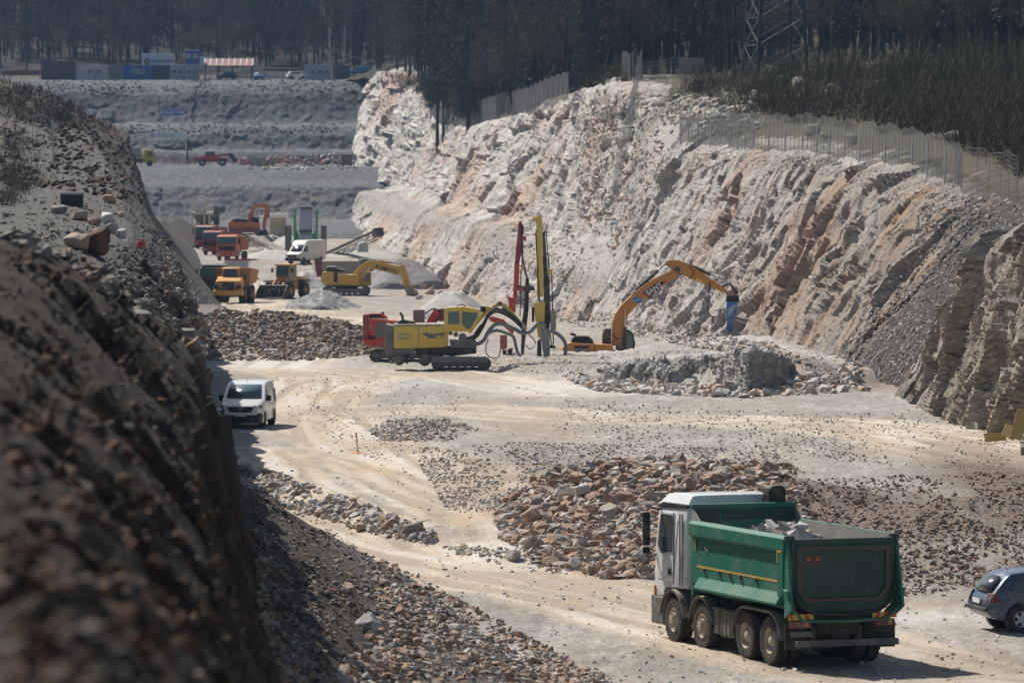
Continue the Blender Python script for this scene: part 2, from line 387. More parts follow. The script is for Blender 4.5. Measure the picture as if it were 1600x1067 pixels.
sec(425, [(880, 480), (915, 405), (955, 370), (1010, 215), (1100, 155), (1450, 120), (2600, -60)], [.1, .8, .3, .6, .6, .7, .5], [1, .6, 1, .7, .7, .6, .6], [0, 0, 0, .3, 0.6, 1.2, 1.2])
sec(450, [(840, 470), (870, 400), (930, 370), (985, 160), (1070, 135), (1400, 115), (2500, -60)], [0, .8, .2, .2, .5, .7, .5], [1, .6, 1, 1, .7, .6, .6], [0, 0, 0, .1, 0.7, 1.2, 1.2])
sec(480, [(775, 470), (820, 385), (875, 362), (940, 140), (1010, 122), (1350, 112), (2400, -60)], [0, .6, .2, 0, .4, .7, .5], [1, .7, 1, 1.1, .7, .6, .6], [0, 0, 0, 0, .6, .7, .8])
sec(515, [(715, 460), (765, 360), (820, 345), (895, 160), (950, 128), (1300, 112), (2300, -60)], [0, .5, .2, 0, .3, .7, .5], [1, .7, 1, 1.2, .7, .6, .6], [0, 0, 0, 0, .5, .8, .8])
sec(560, [(672, 445), (715, 350), (765, 330), (835, 178), (880, 152), (1230, 115), (2200, -60)], [0, .5, .2, 0, .3, .7, .5], [1, .7, 1, 1.2, .7, .6, .6], [0, 0, 0, 0, .5, .8, .8])
sec(620, [(632, 410), (668, 340), (712, 320), (765, 195), (800, 180), (1100, 120), (2100, -60)], [0, .6, .2, 0, .3, .7, .5], [1, .7, 1, 1.1, .7, .6, .6], [0, 0, 0, .1, .5, .8, .8])
sec(690, [(598, 378), (625, 330), (670, 300), (705, 215), (730, 192), (1000, 115), (2000, -60)], [0, .6, .2, 0, .3, .7, .5], [1, .7, 1.1, 1.1, .7, .6, .6], [0, 0, 0, .1, .5, .8, .8])
sec(770, [(555, 360), (580, 305), (628, 290), (655, 165), (685, 145), (900, 100), (1900, -60)], [0, .6, .2, 0, .3, .7, .5], [1, .7, 1.2, 1.2, .7, .6, .6], [0, 0, 0, 0, .4, .8, .8])
sec(840, [(530, 350), (545, 300), (580, 285), (612, 125), (640, 118), (850, 90), (1850, -60)], [0, .6, .2, 0, .3, .7, .5], [1, .8, 1.4, 1.4, .7, .6, .6], [0, 0, 0, 0, .4, .8, .8])
sec(905, [(505, 345), (520, 290), (548, 235), (590, 118), (610, 113), (800, 85), (1800, -60)], [.3, .4, .2, 0, .3, .7, .5], [1, 1, 1.4, 1.3, .7, .6, .6], [0, 0, 0, 0, .4, .8, .8])
sec(985, [(430, 350), (470, 290), (530, 220), (575, 125), (600, 112), (760, 80), (1700, -60)], [.3, .4, .2, 0, .3, .7, .5], [1, 1, 1.2, 1, .7, .6, .6], [0, 0, 0, 0, .4, .8, .8])
patch('rock_wall', R, M_rock, disp_wall, 'pale limestone pit wall of raked rock rising from the pit floor to the fenced rim', None, step=1.35, vstep=2.4)
# ---------------------------------------------------------------- nearer cliff nose at the edge of the view
R = []
sec(150, [(1870, 900), (1890, 600), (1920, 300), (2000, 200), (2600, 160)], [.2, 0, 0, .2, .8], [1, 1, 1, 1, .5])
sec(185, [(1665, 745), (1690, 560), (1720, 330), (1780, 280), (2300, 230)], [.2, 0, 0, .2, .8], [1, 1, 1, 1, .5])
sec(200, [(1595, 705), (1620, 540), (1640, 370), (1700, 330), (2200, 260)], [.2, 0, 0, .2, .8], [1, 1, 1, 1, .5])
sec(212, [(1535, 682), (1560, 550), (1590, 378), (1640, 345), (1900, 320)], [.2, 0, 0, .2, .8], [1, 1, 1, 1, .5])
sec(225, [(1475, 652), (1505, 560), (1535, 415), (1575, 392), (1700, 370)], [.3, 0, 0, .3, .8], [1, 1, 1, .9, .5])
sec(236, [(1430, 632), (1455, 570), (1478, 475), (1510, 455), (1600, 440)], [.4, .1, 0, .5, .8], [.8, .9, .9, .7, .5])
sec(247, [(1395, 615), (1408, 590), (1425, 560), (1450, 560), (1500, 600)], [.8, .5, .4, .8, .8], [.6, .6, .6, .5, .4])
M_nose = rock_mat('grey_yellow_rock', [(.14, .11, .075), (.31, .27, .205), (.45, .415, .345), (.56, .53, .47)], (.36, .24, .11), .30, [(.13, .115, .10), (.2, .18, .16), (.36, .34, .31)], (0, .2, 0), 6, 1, False, .7)
patch('cliff_nose', R, M_nose, disp_wall, 'grey and ochre rock cliff nose at the near end of the pit wall', None)
# ---------------------------------------------------------------- left wall: terrace, edge, face, talus
R = []
g1 = [.9, .9, .6, .1, .1, .9, 1]; a1 = [.8, .8, 1, 1, 1, .5, .3]
def ls(Y, a, b, c, d, e, f, g=None, am=None, gs=None):
    fl = P(f[0]+60, f[1], Y); fl[2] -= 3.0
    x, y = proj(fl)
    sec(Y, [a, b, c, d, e, f, (float(x), float(y))], g or g1, am or a1, gs, False)
gn = [.1, .1, .05, 0, 0, 1, 1]
an = [.15, .2, .3, .3, .25, .2, .2]
an2 = [.25, .35, .5, .45, .32, .3, .3]
ls(9, (-4000, 900), (-300, 1250), (100, 1350), (300, 1600), (450, 2200), (1100, 10400), gn, an)
ls(16, (-3000, 700), (-300, 900), (100, 1010), (300, 1230), (450, 1600), (1100, 6000), gn, an)
ls(24, (-2500, 430), (-200, 660), (80, 840), (270, 1080), (390, 1400), (1000, 4000), gn, an)
ls(34, (-1500, 350), (-120, 520), (120, 680), (285, 890), (395, 1200), (1000, 3000), gn, an)
ls(46, (-1200, 330), (-40, 440), (140, 580), (295, 770), (405, 1110), (1050, 2200), gn, an)
ls(60, (-1000, 310), (0, 398), (140, 480), (285, 650), (408, 1040), (1050, 1720), gn, an2)
ls(80, (-800, 330), (20, 404), (130, 452), (275, 570), (412, 960), (980, 1352), gn, an2)
ls(100, (-700, 360), (20, 412), (140, 440), (262, 535), (398, 880), (930, 1136), gn, an2)
ls(115, (-600, 385), (10, 412), (140, 450), (262, 525), (375, 820), (800, 1022), gn, an2)
ls(130, (-500, 400), (0, 408), (150, 450), (262, 520), (350, 770), (690, 935), [.9, .9, .5, 0, 0, 1, 1], [.4, .4, .5, .42, .32, .4, .3])
ls(145, (-500, 388), (20, 388), (160, 440), (262, 510), (338, 742), (560, 865), [.9, .9, .6, 0, 0, 1, 1], [.4, .4, .5, .42, .32, .4, .3])
ls(160, (-500, 375), (50, 373), (170, 415), (262, 495), (330, 715), (400, 808), [1, 1, .8, 0, 0, 1, 1])
ls(180, (-400, 362), (70, 363), (190, 395), (264, 475), (318, 670), (345, 750), [1, 1, .9, 0, 0, 1, 1])
ls(200, (-400, 345), (80, 352), (205, 380), (266, 455), (305, 615), (333, 702), [1, 1, .9, 0, 0, 1, 1])
ls(230, (-350, 325), (80, 338), (205, 362), (266, 430), (298, 560), (318, 645), [1, 1, 1, .2, 0, .8, 1])
ls(265, (-350, 305), (80, 322), (200, 345), (258, 408), (288, 520), (312, 592), [1, 1, 1, .3, 0, .8, 1])
ls(300, (-300, 290), (90, 305), (190, 318), (245, 375), (282, 480), (318, 555), [1, 1, 1, .4, .2, .8, 1], None, [.2, 0, 0, 0, 0, 0, 0])
ls(345, (-300, 270), (80, 268), (175, 285), (232, 345), (272, 435), (338, 517), [1, 1, 1, .7, .6, .9, 1], None, [.5, 0, 0, 0, 0, 0, 0])
ls(395, (-300, 240), (60, 228), (160, 240), (222, 315), (258, 375), (343, 500), [1, 1, .9, .5, .8, .9, 1], [.8, .8, .8, .8, .5, .4, .3], [.6, .1, 0, 0, 0, 0, 0])
ls(445, (-200, 185), (40, 180), (125, 195), (207, 262), (246, 352), (343, 478), [.7, .7, .6, .4, .9, 1, 1], [1, 1, 1, 1, .4, .4, .3], [.7, .5, .2, 0, 0, 0, 0])
ls(500, (-200, 130), (25, 140), (100, 168), (192, 220), (243, 342), (337, 463), [.6, .6, .6, .2, .9, 1, 1], [1, 1.2, 1.2, 1, .3, .3, .3], [.7, .6, .3, 0, 0, 0, 0])
ls(560, (-200, 120), (0, 130), (60, 148), (172, 212), (239, 335), (328, 437), [.6, .6, .6, .3, 1, 1, 1], [1, 1.2, 1.2, 1, .3, .3, .3], [.7, .6, .3, 0, 0, 0, 0])
ls(620, (-200, 120), (-20, 128), (40, 140), (140, 198), (236, 333), (322, 412), [.6, .6, .6, .4, 1, 1, 1], [1, 1.2, 1.2, 1, .3, .3, .3], [.7, .6, .3, 0, 0, 0, 0])
ls(700, (-300, 120), (-60, 130), (0, 140), (100, 185), (222, 325), (305, 385), [.6, .6, .6, .5, 1, 1, 1], None, [.7, .6, .3, 0, 0, 0, 0])
ls(800, (-400, 125), (-150, 130), (-60, 140), (50, 190), (190, 310), (280, 365), [.6, .6, .6, .5, 1, 1, 1], None, [.7, .6, .3, 0, 0, 0, 0])
ls(930, (-600, 125), (-300, 130), (-150, 140), (-20, 190), (120, 300), (240, 352), [.6, .6, .6, .5, 1, 1, 1], None, [.7, .6, .3, 0, 0, 0, 0])
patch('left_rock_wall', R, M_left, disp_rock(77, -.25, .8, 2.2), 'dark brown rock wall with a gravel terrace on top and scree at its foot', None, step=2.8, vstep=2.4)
# ---------------------------------------------------------------- end of the pit: three benches under the cabin plateau
R = []
def bs(px, rows, w=0):
    R.append((0, [(px, r[0], r[1]) for r in rows], [r[2] for r in rows], [r[3] for r in rows], [r[4] for r in rows]))
def brow(o=0, h=0):
    return [(90, 1150, .9, 1, .9), (118, 1020, .9, .3, .8), (127, 975, .9, .2, .3), (133+h, 958, 1, .8, .1), (146+h, 952, .8, 1.2, 0), (193, 945, 0, .7, 0), (196, 930, .9, .5, 0), (200+h, 916, 1, 1, 0),
            (212+h, 912, .5, 1.5, 0), (236, 908, 0, .7, 0), (237, 890, 1, .3, 0), (258, 886, .1, .6, 0), (260, 872, 1, .3, 0), (263+h, 835, 1, .5, 0), (284, 822, .9, 1, 0), (292, 812, .6, 1.4, 0), (342, 803, .1, 1.1, 0), (352, 780, 1, .4, 0), (362, 740, 1, .3, 0), (372, 735, 1, .3, 0)]
for px, o, h in ((-400, 0, 0), (-100, 0, 0), (50, 0, 2), (150, 0, -1), (250, 0, 3), (340, 0, -2), (420, 0, 1), (500, 0, -3), (560, 0, -2), (620, 0, 0)): bs(px, brow(o, h))
patch('bench_wall', R, M_back, disp_bench, 'stepped grey rock benches closing the far end of the pit', None)
# ---------------------------------------------------------------- wooded hill
R = []
def hs(px, rows): R.append((0, [(px, y, Y) for y, Y in rows], [.3]*5, [1.5]*5, [1]*5))
hs(-500, [(130, 985), (122, 1012), (100, 1040), (20, 1140), (-150, 1350)])
hs(100, [(130, 985), (122, 1012), (100, 1040), (20, 1140), (-150, 1350)])
hs(350, [(128, 985), (120, 1012), (100, 1040), (20, 1140), (-150, 1350)])
hs(540, [(128, 975), (116, 1005), (96, 1040), (20, 1140), (-150, 1350)])
hs(620, [(122, 870), (112, 930), (90, 1000), (20, 1120), (-150, 1350)])
hs(700, [(185, 720), (150, 770), (110, 850), (20, 1050), (-150, 1350)])
hs(800, [(195, 620), (150, 690), (100, 800), (20, 1000), (-150, 1350)])
hs(900, [(160, 530), (135, 600), (90, 740), (10, 950), (-150, 1300)])
hs(1000, [(135, 500), (118, 570), (80, 720), (0, 920), (-150, 1200)])
hs(1200, [(125, 520), (110, 590), (70, 720), (0, 880), (-200, 1150)])
hs(1400, [(125, 440), (105, 520), (50, 680), (-50, 850), (-250, 1100)])
hs(1700, [(150, 330), (95, 430), (0, 600), (-100, 800), (-350, 1050)])
hs(2600, [(140, 270), (20, 400), (-100, 600), (-250, 800), (-500, 1050)])
hs(5200, [(-250, 235), (-350, 400), (-500, 600), (-600, 800), (-800, 1050)])
t = NT('hill_ground'); v = t.obj()
M_hill = t.out(t.mix(t.ramp(t.noise(v, .3, 7, .7), [(.35, 0.0), (.65, 1.0)]), (.016, .014, .010), (.05, .042, .03)), .95, t.bump(t.noise(v, 1.2, 6, .7), 1, .5))
patch('wooded_hill', R, M_hill, lambda X, at: 1.0*fbm(X*.05, 5, 4), 'brown wooded hillside rising behind the quarry', None, step=6, vstep=6)
# ---------------------------------------------------------------- pit floor
FZ = ([0, 60, 300, 400, 480, 540, 600, 700, 850, 1100], [0, 0, 0, -1.0, -1.6, -1.5, 0, .9, 1.2, 1.2])
def gp(px, py, z=0.0):
    Y = 200.0
    for _ in range(30):
        Y = 8000*(H-(np.interp(Y, *FZ)+z))/(py-265); Y = min(max(Y, 5), 900)
    return P(px, py, Y)[:2]
def seg_d(XY, pts):
    """signed-less distance to a polyline and length along it"""
    best = np.full(len(XY), 9e9); al = np.zeros(len(XY)); sd = np.zeros(len(XY)); L = 0
    for a, b in zip(pts[:-1], pts[1:]):
        a = np.asarray(a); b = np.asarray(b); ab = b-a; l = np.linalg.norm(ab)
        t = np.clip(((XY-a)@ab)/l**2, 0, 1); q = XY-(a+t[:, None]*ab); d = np.linalg.norm(q, axis=1)
        s = np.sign(ab[0]*q[:, 1]-ab[1]*q[:, 0])
        m = d < best; best = np.where(m, d, best); al = np.where(m, L+t*l, al); sd = np.where(m, d*s, sd); L += l
    return best, al, sd
ROADS = [([gp(1750, 1085), gp(1450, 1060), gp(1150, 985), (gp(900, 925)), gp(700, 880), gp(560, 840), gp(470, 800), gp(400, 745), gp(380, 700)], 3.6),
         ([gp(880, 880), gp(760, 800), gp(650, 740), gp(560, 700), gp(480, 640), gp(520, 590), gp(700, 580), gp(900, 615)], 4.2),
         ([gp(480, 640), gp(700, 640), gp(950, 655), gp(1250, 660), gp(1480, 680), gp(1700, 720)], 6.5),
         ([gp(520, 590), gp(420, 575), gp(560, 520), gp(620, 500), gp(480, 488), gp(400, 482), gp(370, 440)], 3.8)]
MOUNDS = [  # (px,py) foot centre, radii across/along (m), height, flat-top power
    (1000, 815, 6.2, 20, 1.35, 1.4), (1180, 790, 5.0, 14, 1.0, 1.3), (900, 770, 5, 12, .5, 1.5), (790, 735, 5, 14, .45, 1.5),
    (1450, 860, 9, 12, .7, 1.5), (1530, 830, 6, 9, .8, 1.2), (655, 675, 2.3, 7, .35, 1.5),
    (430, 538, 6.3, 16, 2.1, 1.5), (530, 545, 3.4, 14, 1.8, 1.4), (350, 528, 4, 16, 1.7, 1.4), (310, 525, 3, 30, 1.3, 1.3)]
def floor_z(X, Y):
    X = np.atleast_1d(np.asarray(X, float)); Y = np.atleast_1d(np.asarray(Y, float))
    z = np.interp(Y, *FZ)
    for px, py, rx, ry, h, pw in MOUNDS:
        c = gp(px, py); r = np.sqrt(((X-c[0])/rx)**2+((Y-c[1])/ry)**2)
        z = z+h*np.clip(1-r**pw, 0, 1)**1.3
    # raised shelf with a broken edge under the drill masts and the excavator
    a = np.array([gp(740, 572), gp(800, 585), gp(900, 598), gp(1010, 604), gp(1140, 612), gp(1240, 606), gp(1330, 606), gp(1380, 600)])
    Yf = np.interp(X, a[:, 0], a[:, 1], left=400, right=400)
    w = 3.2-2.6*np.exp(-((X-10.6)/1.7)**2)-1.6*np.exp(-((X-6.5)/2.0)**2)   # gently sloped, sheer where it was just broken out
    lg = np.clip((X-3.4)/1.2, 0, 1)*np.clip((15.5-X)/1.5, 0, 1)   # the broken rock step stands here
    up = np.clip((Y-Yf-1.5-2.2*lg-.3*np.sin(X*2.1)*(1-lg)-.4*np.sin(X*5.3+1)*(1-lg))/w, 0, 1)
    hx = np.interp(X, [-3, 0, 3, 6.5, 9, 15, 17.5], [0, .35, .40, .50, 1.0, 1.1, .5])
    back = np.clip((316-Y)/14, 0, 1)
    z = z+hx*(up**.8)*back
    c = gp(940, 553); z = z-1.25*np.clip(1.6-1.6*(((X-c[0]-.2)/4.6)**2+((Y-306)/13.0)**2), 0, 1)
    # berm between the two roads
    d, al, sd = seg_d(np.stack([X, Y], 1), [gp(355, 738), gp(470, 778), gp(570, 815), gp(670, 845)])
    z = z+.5*np.exp(-(d/1.1)**2)
    d, al, sd = seg_d(np.stack([X, Y], 1), [gp(740, 862), gp(815, 880)])
    z = z+.22*np.exp(-(d/1.0)**2)
    return z
def fz(x, y): return float(floor_z(x, y)[0])
pys = np.concatenate([np.linspace(6000, 1180, 30, endpoint=False), np.arange(1180, 560, -1.5*DEVSTEP), np.arange(560, 345, -1.1*DEVSTEP)])
Ys = 8000*H/(pys-265)
Ys = np.concatenate([[-30, -5], Ys])
us = np.concatenate([np.linspace(-1400, -60, 18, endpoint=False), np.arange(-60, 1660, 2.2*DEVSTEP), np.linspace(1664, 3000, 18)])
GX = (us[None, :]-800)/8000*np.maximum(Ys[:, None], 60.0); GY = np.repeat(Ys[:, None], len(us), 1)
X = GX.ravel(); Y = GY.ravel(); XY = np.stack([X, Y], 1)
Z = floor_z(X, Y)
road = np.zeros(len(X)); rut = np.zeros(len(X))
wob = fbm(np.stack([X*.12, Y*.05, X*0], 1), 9, 3)
for pts, w in ROADS:
    d, al, sd = seg_d(XY, pts)
    m = np.clip((w*(1+.35*wob)-d)/(w*.45), 0, 1); road = np.maximum(road, m)
    st = .55*fbm(np.stack([sd*1.9+.8*fbm(np.stack([X*.1, Y*.04, X*0], 1), 70, 2), al*.05, sd*0], 1), 33, 4)+.6*fbm(np.stack([X*.5, Y*.12, X*0], 1), 34, 4)
    for off, ph in ((-1.9, 0), (.2, 2), (1.6, 4)):
        c_ = sd-off-.9*np.sin(al*.06+ph)-.4*fbm(np.stack([al*.08, X*0+ph, X*0], 1), 71, 2)
        pr = np.clip(.9+1.6*fbm(np.stack([al*.03, X*0+ph*3, X*0], 1), 72, 2), 0, 1)
        st = st-.55*pr*np.exp(-((np.abs(c_)-1.0)/.24)**2)+.25*pr*np.exp(-((np.abs(c_)-1.45)/.2)**2)
    rut = np.where(m > .02, rut*(1-m)+st*m, rut)
p3 = np.stack([X, Y*.45, Z*0], 1)
mound = np.clip((Z-np.interp(Y, *FZ))/.35, 0, 1)
Z = Z+.10*fbm(p3*.3, 60, 3)+(.03+.03*(1-road))*fbm(p3*2.2, 61, 3)+(.008+.10*mound)*(1-.8*road)*np.maximum(0, facet(np.stack([X*2.4, Y*1.6, Z*2], 1), 62))+.05*rut*road
n0, n1 = GX.shape; idx = np.arange(n0*n1).reshape(n0, n1)
F = np.stack([idx[:-1, :-1], idx[:-1, 1:], idx[1:, 1:], idx[1:, :-1]], -1).reshape(-1, 4)
t = NT('pit_floor_dirt'); v = t.obj()
gc = t.new('ShaderNodeSeparateColor'); t.set(gc.inputs[0], t.vor(t.map((1, .55, 1), (0, 0, 0), v), 11, 'F1', 'Color'))
gc2 = t.new('ShaderNodeSeparateColor'); t.set(gc2.inputs[0], t.vor(t.map((1, .6, 1), (0, 0, 0), v), 4.3, 'F1', 'Color'))
big = t.noise(t.map((1, .4, 1), (0, 0, 0), v), .11, 5, .6); med = t.noise(t.map((1, .35, 1), (0, 0, .3), v), .7, 6, .7)
grav = t.mix(gc.outputs[0], (.27, .245, .21), (.52, .485, .43)); grav = t.mix(t.ramp(gc2.outputs[0], [(.88, 0.0), (.95, .6)]), grav, (.64, .62, .58))
grav = t.mix(t.ramp(gc2.outputs[1], [(.84, 0.0), (.92, .6)]), grav, (.19, .165, .14))
grav = t.mix(t.ramp(t.noise(t.map((1, .3, 1), (0, 0, 0), v), .45, 7, .7), [(.47, .75), (.62, 0.0)]), grav, (.25, .225, .195))
grav = t.mix(t.ramp(big, [(.50, 0.0), (.66, .6)]), grav, (.36, .25, .16))
dirt = t.mix(med, (.40, .325, .24), (.58, .50, .40)); dirt = t.mix(t.ramp(t.attr('rut'), [(.40, .7), (.50, 0.0)]), dirt, (.32, .26, .195))
dirt = t.mix(t.ramp(t.attr('rut'), [(.56, 0.0), (.66, .6)]), dirt, (.62, .58, .52))
dirt = t.mix(t.ramp(t.noise(t.map((1, .4, 1), (0, 0, 0), v), .25, 5, .65), [(.55, 0.0), (.68, .55)]), dirt, (.52, .35, .20))
m = t.ramp(t.math('ADD', t.attr('road'), t.math('MULTIPLY', t.math('SUBTRACT', med, .5), 1.2)), [(.3, 0.0), (.7, 1.0)])
c = t.mix(m, grav, dirt)
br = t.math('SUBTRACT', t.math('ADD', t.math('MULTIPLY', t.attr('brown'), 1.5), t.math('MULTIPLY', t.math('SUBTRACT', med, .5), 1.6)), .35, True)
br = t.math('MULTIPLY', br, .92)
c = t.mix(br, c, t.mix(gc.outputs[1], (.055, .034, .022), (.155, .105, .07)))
c = t.mix(t.math('MULTIPLY', t.attr('white'), t.math('ADD', med, .1), True), c, (.66, .64, .61))
hh = t.math('ADD', t.math('MULTIPLY', gc.outputs[2], t.math('SUBTRACT', 1.1, m)), t.math('MULTIPLY', t.noise(v, 6, 5, .7), .7))
gg = t.noise(v, 14, 3, .75); c = t.mix(t.ramp(gg, [(.36, .55), (.5, 0.0)]), c, (.20, .175, .145)); c = t.mix(t.ramp(gg, [(.56, 0.0), (.68, .5)]), c, (.70, .67, .62))
M_floor = t.out(c, .95, t.bump(hh, .8, .06))
def blob(lst):
    r = np.zeros(len(X))
    for px, py, rx, ry, a in lst:
        cc = gp(px, py); r = np.maximum(r, a*np.exp(-(((X-cc[0])/rx)**2+((Y-cc[1])/ry)**2)*1.2))
    return r
brown = blob([(1330, 790, 3.5, 7, 1), (1490, 820, 8, 19, 1.1), (1380, 840, 6, 13, 1.1), (760, 740, 3, 14, .5), (1590, 760, 3.5, 30, 1.1), (1500, 1040, 5, 5, .5), (1100, 1030, 9, 5, .42), (850, 950, 6, 7, .36), (1450, 1050, 7, 4, .55), (1560, 900, 5, 8, .7), (1000, 815, 6.2, 19, 1.0), (1180, 790, 4.5, 13, 1.0), (900, 775, 4.5, 12, .7), (430, 538, 6.3, 17, 1.0), (530, 545, 3.6, 15, 1.0), (350, 525, 4, 16, .9), (1010, 602, 3, 4, .5), (900, 730, 5, 14, .35), (520, 590, 2.5, 12, .35), (640, 610, 4, 10, .3), (1330, 600, 3, 8, .8), (1200, 820, 3, 9, .7)])  # brown soil; the weak blobs on the near road paint in corner darkening
white = blob([(880, 605, 6, 10, .9), (450, 572, 5, 8, .8), (640, 600, 4, 8, .5), (1230, 575, 3, 8, 1), (800, 870, 1.5, 4, 1), (1150, 560, 5, 8, .6), (1450, 965, 3, 2.5, .8), (940, 560, 3, 6, .8)])
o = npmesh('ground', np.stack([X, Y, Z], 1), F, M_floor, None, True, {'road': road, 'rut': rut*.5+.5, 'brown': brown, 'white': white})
tag(o, 'pale dusty pit floor with gravel patches and wheel tracks', None, None, 'structure')
print('floor', len(X))

R = []
for px, a, b in ((905, 590, 597), (930, 578, 594), (965, 567, 598), (1000, 560, 601), (1040, 557, 603), (1080, 556, 604), (1110, 552, 606), (1140, 549, 612), (1168, 548, 617), (1195, 549, 615), (1215, 553, 606), (1235, 563, 602), (1262, 580, 600)):
    Yb = gp(px, b)[1]+.6; zt_ = P(px, a, Yb+1.2)
    R.append((0, [(px+4, a-1, Yb+5.0), (px+3, a, Yb+2.0), (px, a+2, Yb+1.0), (px, (a+b)/2, Yb+.35), (px-1, b, Yb), (px-2, b+12, Yb)], [.8, .6, .1, 0, 0, .5], [.3, .5, .8, .9, .7, .3], [0]*6))
M_ledge = rock_mat('dark_broken_ledge', [(.12, .105, .095), (.30, .275, .25), (.48, .46, .44), (.62, .60, .58)], (.16, .09, .055), .2, [(.36, .335, .30), (.52, .495, .455), (.64, .62, .59)], (0, .2, 0), 8)
LEDGE = patch('rock_ledge', R, M_ledge, lambda X, at: at[:, 1]*(.45*facet(X*np.array([.8, .8, .5]), 3)+.25*facet(X*1.9, 4)+.10*facet(X*4.5, 6))*(1-.6*at[:, 0]), 'dark freshly broken rock step along the front of the raised shelf', None, step=1.6, vstep=1.0)
import time; print('TIMER 10_terrain', time.process_time())
# ================================================================= loose stone
bpy.context.view_layer.update()
GROUND = [bpy.data.objects[n] for n in ('ground', 'rock_wall', 'cliff_nose', 'left_rock_wall', 'bench_wall', 'wooded_hill')]
def cast(px, py, objs=None, maxd=2000):
    u = (px-800)/FPX; v = (533.5-py)/FPX
    o = Vector((0, 0, H)); d = Vector((u, CP+v*SP, -SP+v*CP)).normalized(); best = None
    for g in (objs or GROUND):
        ok, loc, nor, _ = g.ray_cast(o, d, distance=maxd)
        if ok and (best is None or (loc-o).length < (best[0]-o).length): best = (loc, nor, g)
    return best
def drop(x, y, objs=None, z0=200):
    best = None
    for g in (objs or GROUND):
        ok, loc, nor, _ = g.ray_cast(Vector((x, y, z0)), Vector((0, 0, -1)))
        if ok and (best is None or loc.z > best): best = loc.z
    return best
def proto_rock(rng, n=13, flat=.75):
    p = rng.normal(size=(n, 3)); p /= np.linalg.norm(p, axis=1, keepdims=True); p *= rng.uniform(.75, 1.1, (n, 1))
    p = np.sign(p)*np.abs(p)**.8; p *= np.array([1, rng.uniform(.6, .95), flat*rng.uniform(.6, 1.1)])
    bm = bmesh.new(); vs = [bm.verts.new(q) for q in p]
    bmesh.ops.convex_hull(bm, input=vs)
    for v in [v for v in bm.verts if not v.link_faces]: bm.verts.remove(v)
    bmesh.ops.triangulate(bm, faces=bm.faces); bmesh.ops.recalc_face_normals(bm, faces=bm.faces)
    bm.verts.index_update()
    V = np.array([v.co[:] for v in bm.verts]); Fa = np.array([[v.index for v in f.verts] for f in bm.faces]); bm.free()
    return V, Fa
_rr = np.random.default_rng(5)
PROT = [proto_rock(_rr, int(_rr.integers(9, 15))) for _ in range(16)]
def rotm(rng, n, tilt=3.14):
    a = rng.uniform(0, 6.283, n); b = rng.normal(0, tilt, n); c = rng.uniform(0, 6.283, n)
    def rz(t): z = np.zeros_like(t); o = z+1; return np.stack([np.cos(t), -np.sin(t), z, np.sin(t), np.cos(t), z, z, z, o], 1).reshape(-1, 3, 3)
    def rx(t): z = np.zeros_like(t); o = z+1; return np.stack([o, z, z, z, np.cos(t), -np.sin(t), z, np.sin(t), np.cos(t)], 1).reshape(-1, 3, 3)
    return rz(a) @ rx(b) @ rz(c)
def rocks_mesh(name, pts, sizes, mat, rng, sink=.25, tilt=.5):
    n = len(pts); V = []; Fa = []; T = []; U = []; off = 0
    which = rng.integers(0, len(PROT), n); Rm = rotm(rng, n, tilt); tone = rng.random(n); hue = rng.random(n)
    st = rng.uniform(.75, 1.35, (n, 3))
    for k, (pv, pf) in enumerate(PROT):
        m = np.where(which == k)[0]
        if not len(m): continue
        q = pv[None]*st[m][:, None]*sizes[m][:, None, None]*.5
        q = np.einsum('nij,nvj->nvi', Rm[m], q)+pts[m][:, None]
        q[..., 2] += (sizes[m]*(.5-sink)*.7)[:, None]
        V.append(q.reshape(-1, 3)); Fa.append((pf[None]+off+np.arange(len(m))[:, None, None]*len(pv)).reshape(-1, 3))
        T.append(np.repeat(tone[m], len(pv))); U.append(np.repeat(hue[m], len(pv))); off += len(m)*len(pv)
    return npmesh(name, np.concatenate(V), np.concatenate(Fa), mat, None, False, {'tone': np.concatenate(T), 'hue': np.concatenate(U)})
def stone_mat(name, dark, light, warm, warmamt):
    t = NT(name); v = t.obj(); to, hu = t.attr('tone'), t.attr('hue')
    n = t.noise(v, 2.2, 6, .65)
    c = t.mix(t.math('ADD', t.math('MULTIPLY', to, .7), t.math('MULTIPLY', n, .35), True), dark, light)
    c = t.mix(t.ramp(t.math('ADD', hu, t.math('MULTIPLY', n, .3)), [(1.15-warmamt-.12, 0.0), (1.15-warmamt+.12, .85)]), c, warm)
    return t.out(c, .93, t.bump(t.noise(v, 9, 5, .7), .6, .04))
S_brown = stone_mat('brown_broken_stone', (.17, .145, .12), (.56, .51, .455), (.37, .24, .155), .52)
S_grey = stone_mat('grey_broken_stone', (.26, .245, .225), (.56, .54, .51), (.38, .30, .22), .32)
S_pale = stone_mat('pale_broken_stone', (.34, .32, .29), (.66, .64, .60), (.50, .36, .24), .30)
S_dark = stone_mat('dark_broken_stone', (.012, .009, .007), (.17, .14, .115), (.11, .055, .03), .5)
S_talus = stone_mat('grey_brown_talus_stone', (.10, .09, .08), (.34, .315, .28), (.22, .15, .10), .35)
S_berm = stone_mat('dusty_dark_stone', (.11, .095, .08), (.46, .43, .39), (.24, .16, .10), .45)
S_soil = stone_mat('soil_covered_stone', (.15, .115, .085), (.38, .32, .26), (.27, .17, .105), .5)
def inpoly(x, y, P_):
    c = False; j = len(P_)-1
    for i in range(len(P_)):
        if (P_[i][1] > y) != (P_[j][1] > y) and x < (P_[j][0]-P_[i][0])*(y-P_[i][1])/(P_[j][1]-P_[i][1])+P_[i][0]: c = not c
        j = i
    return c
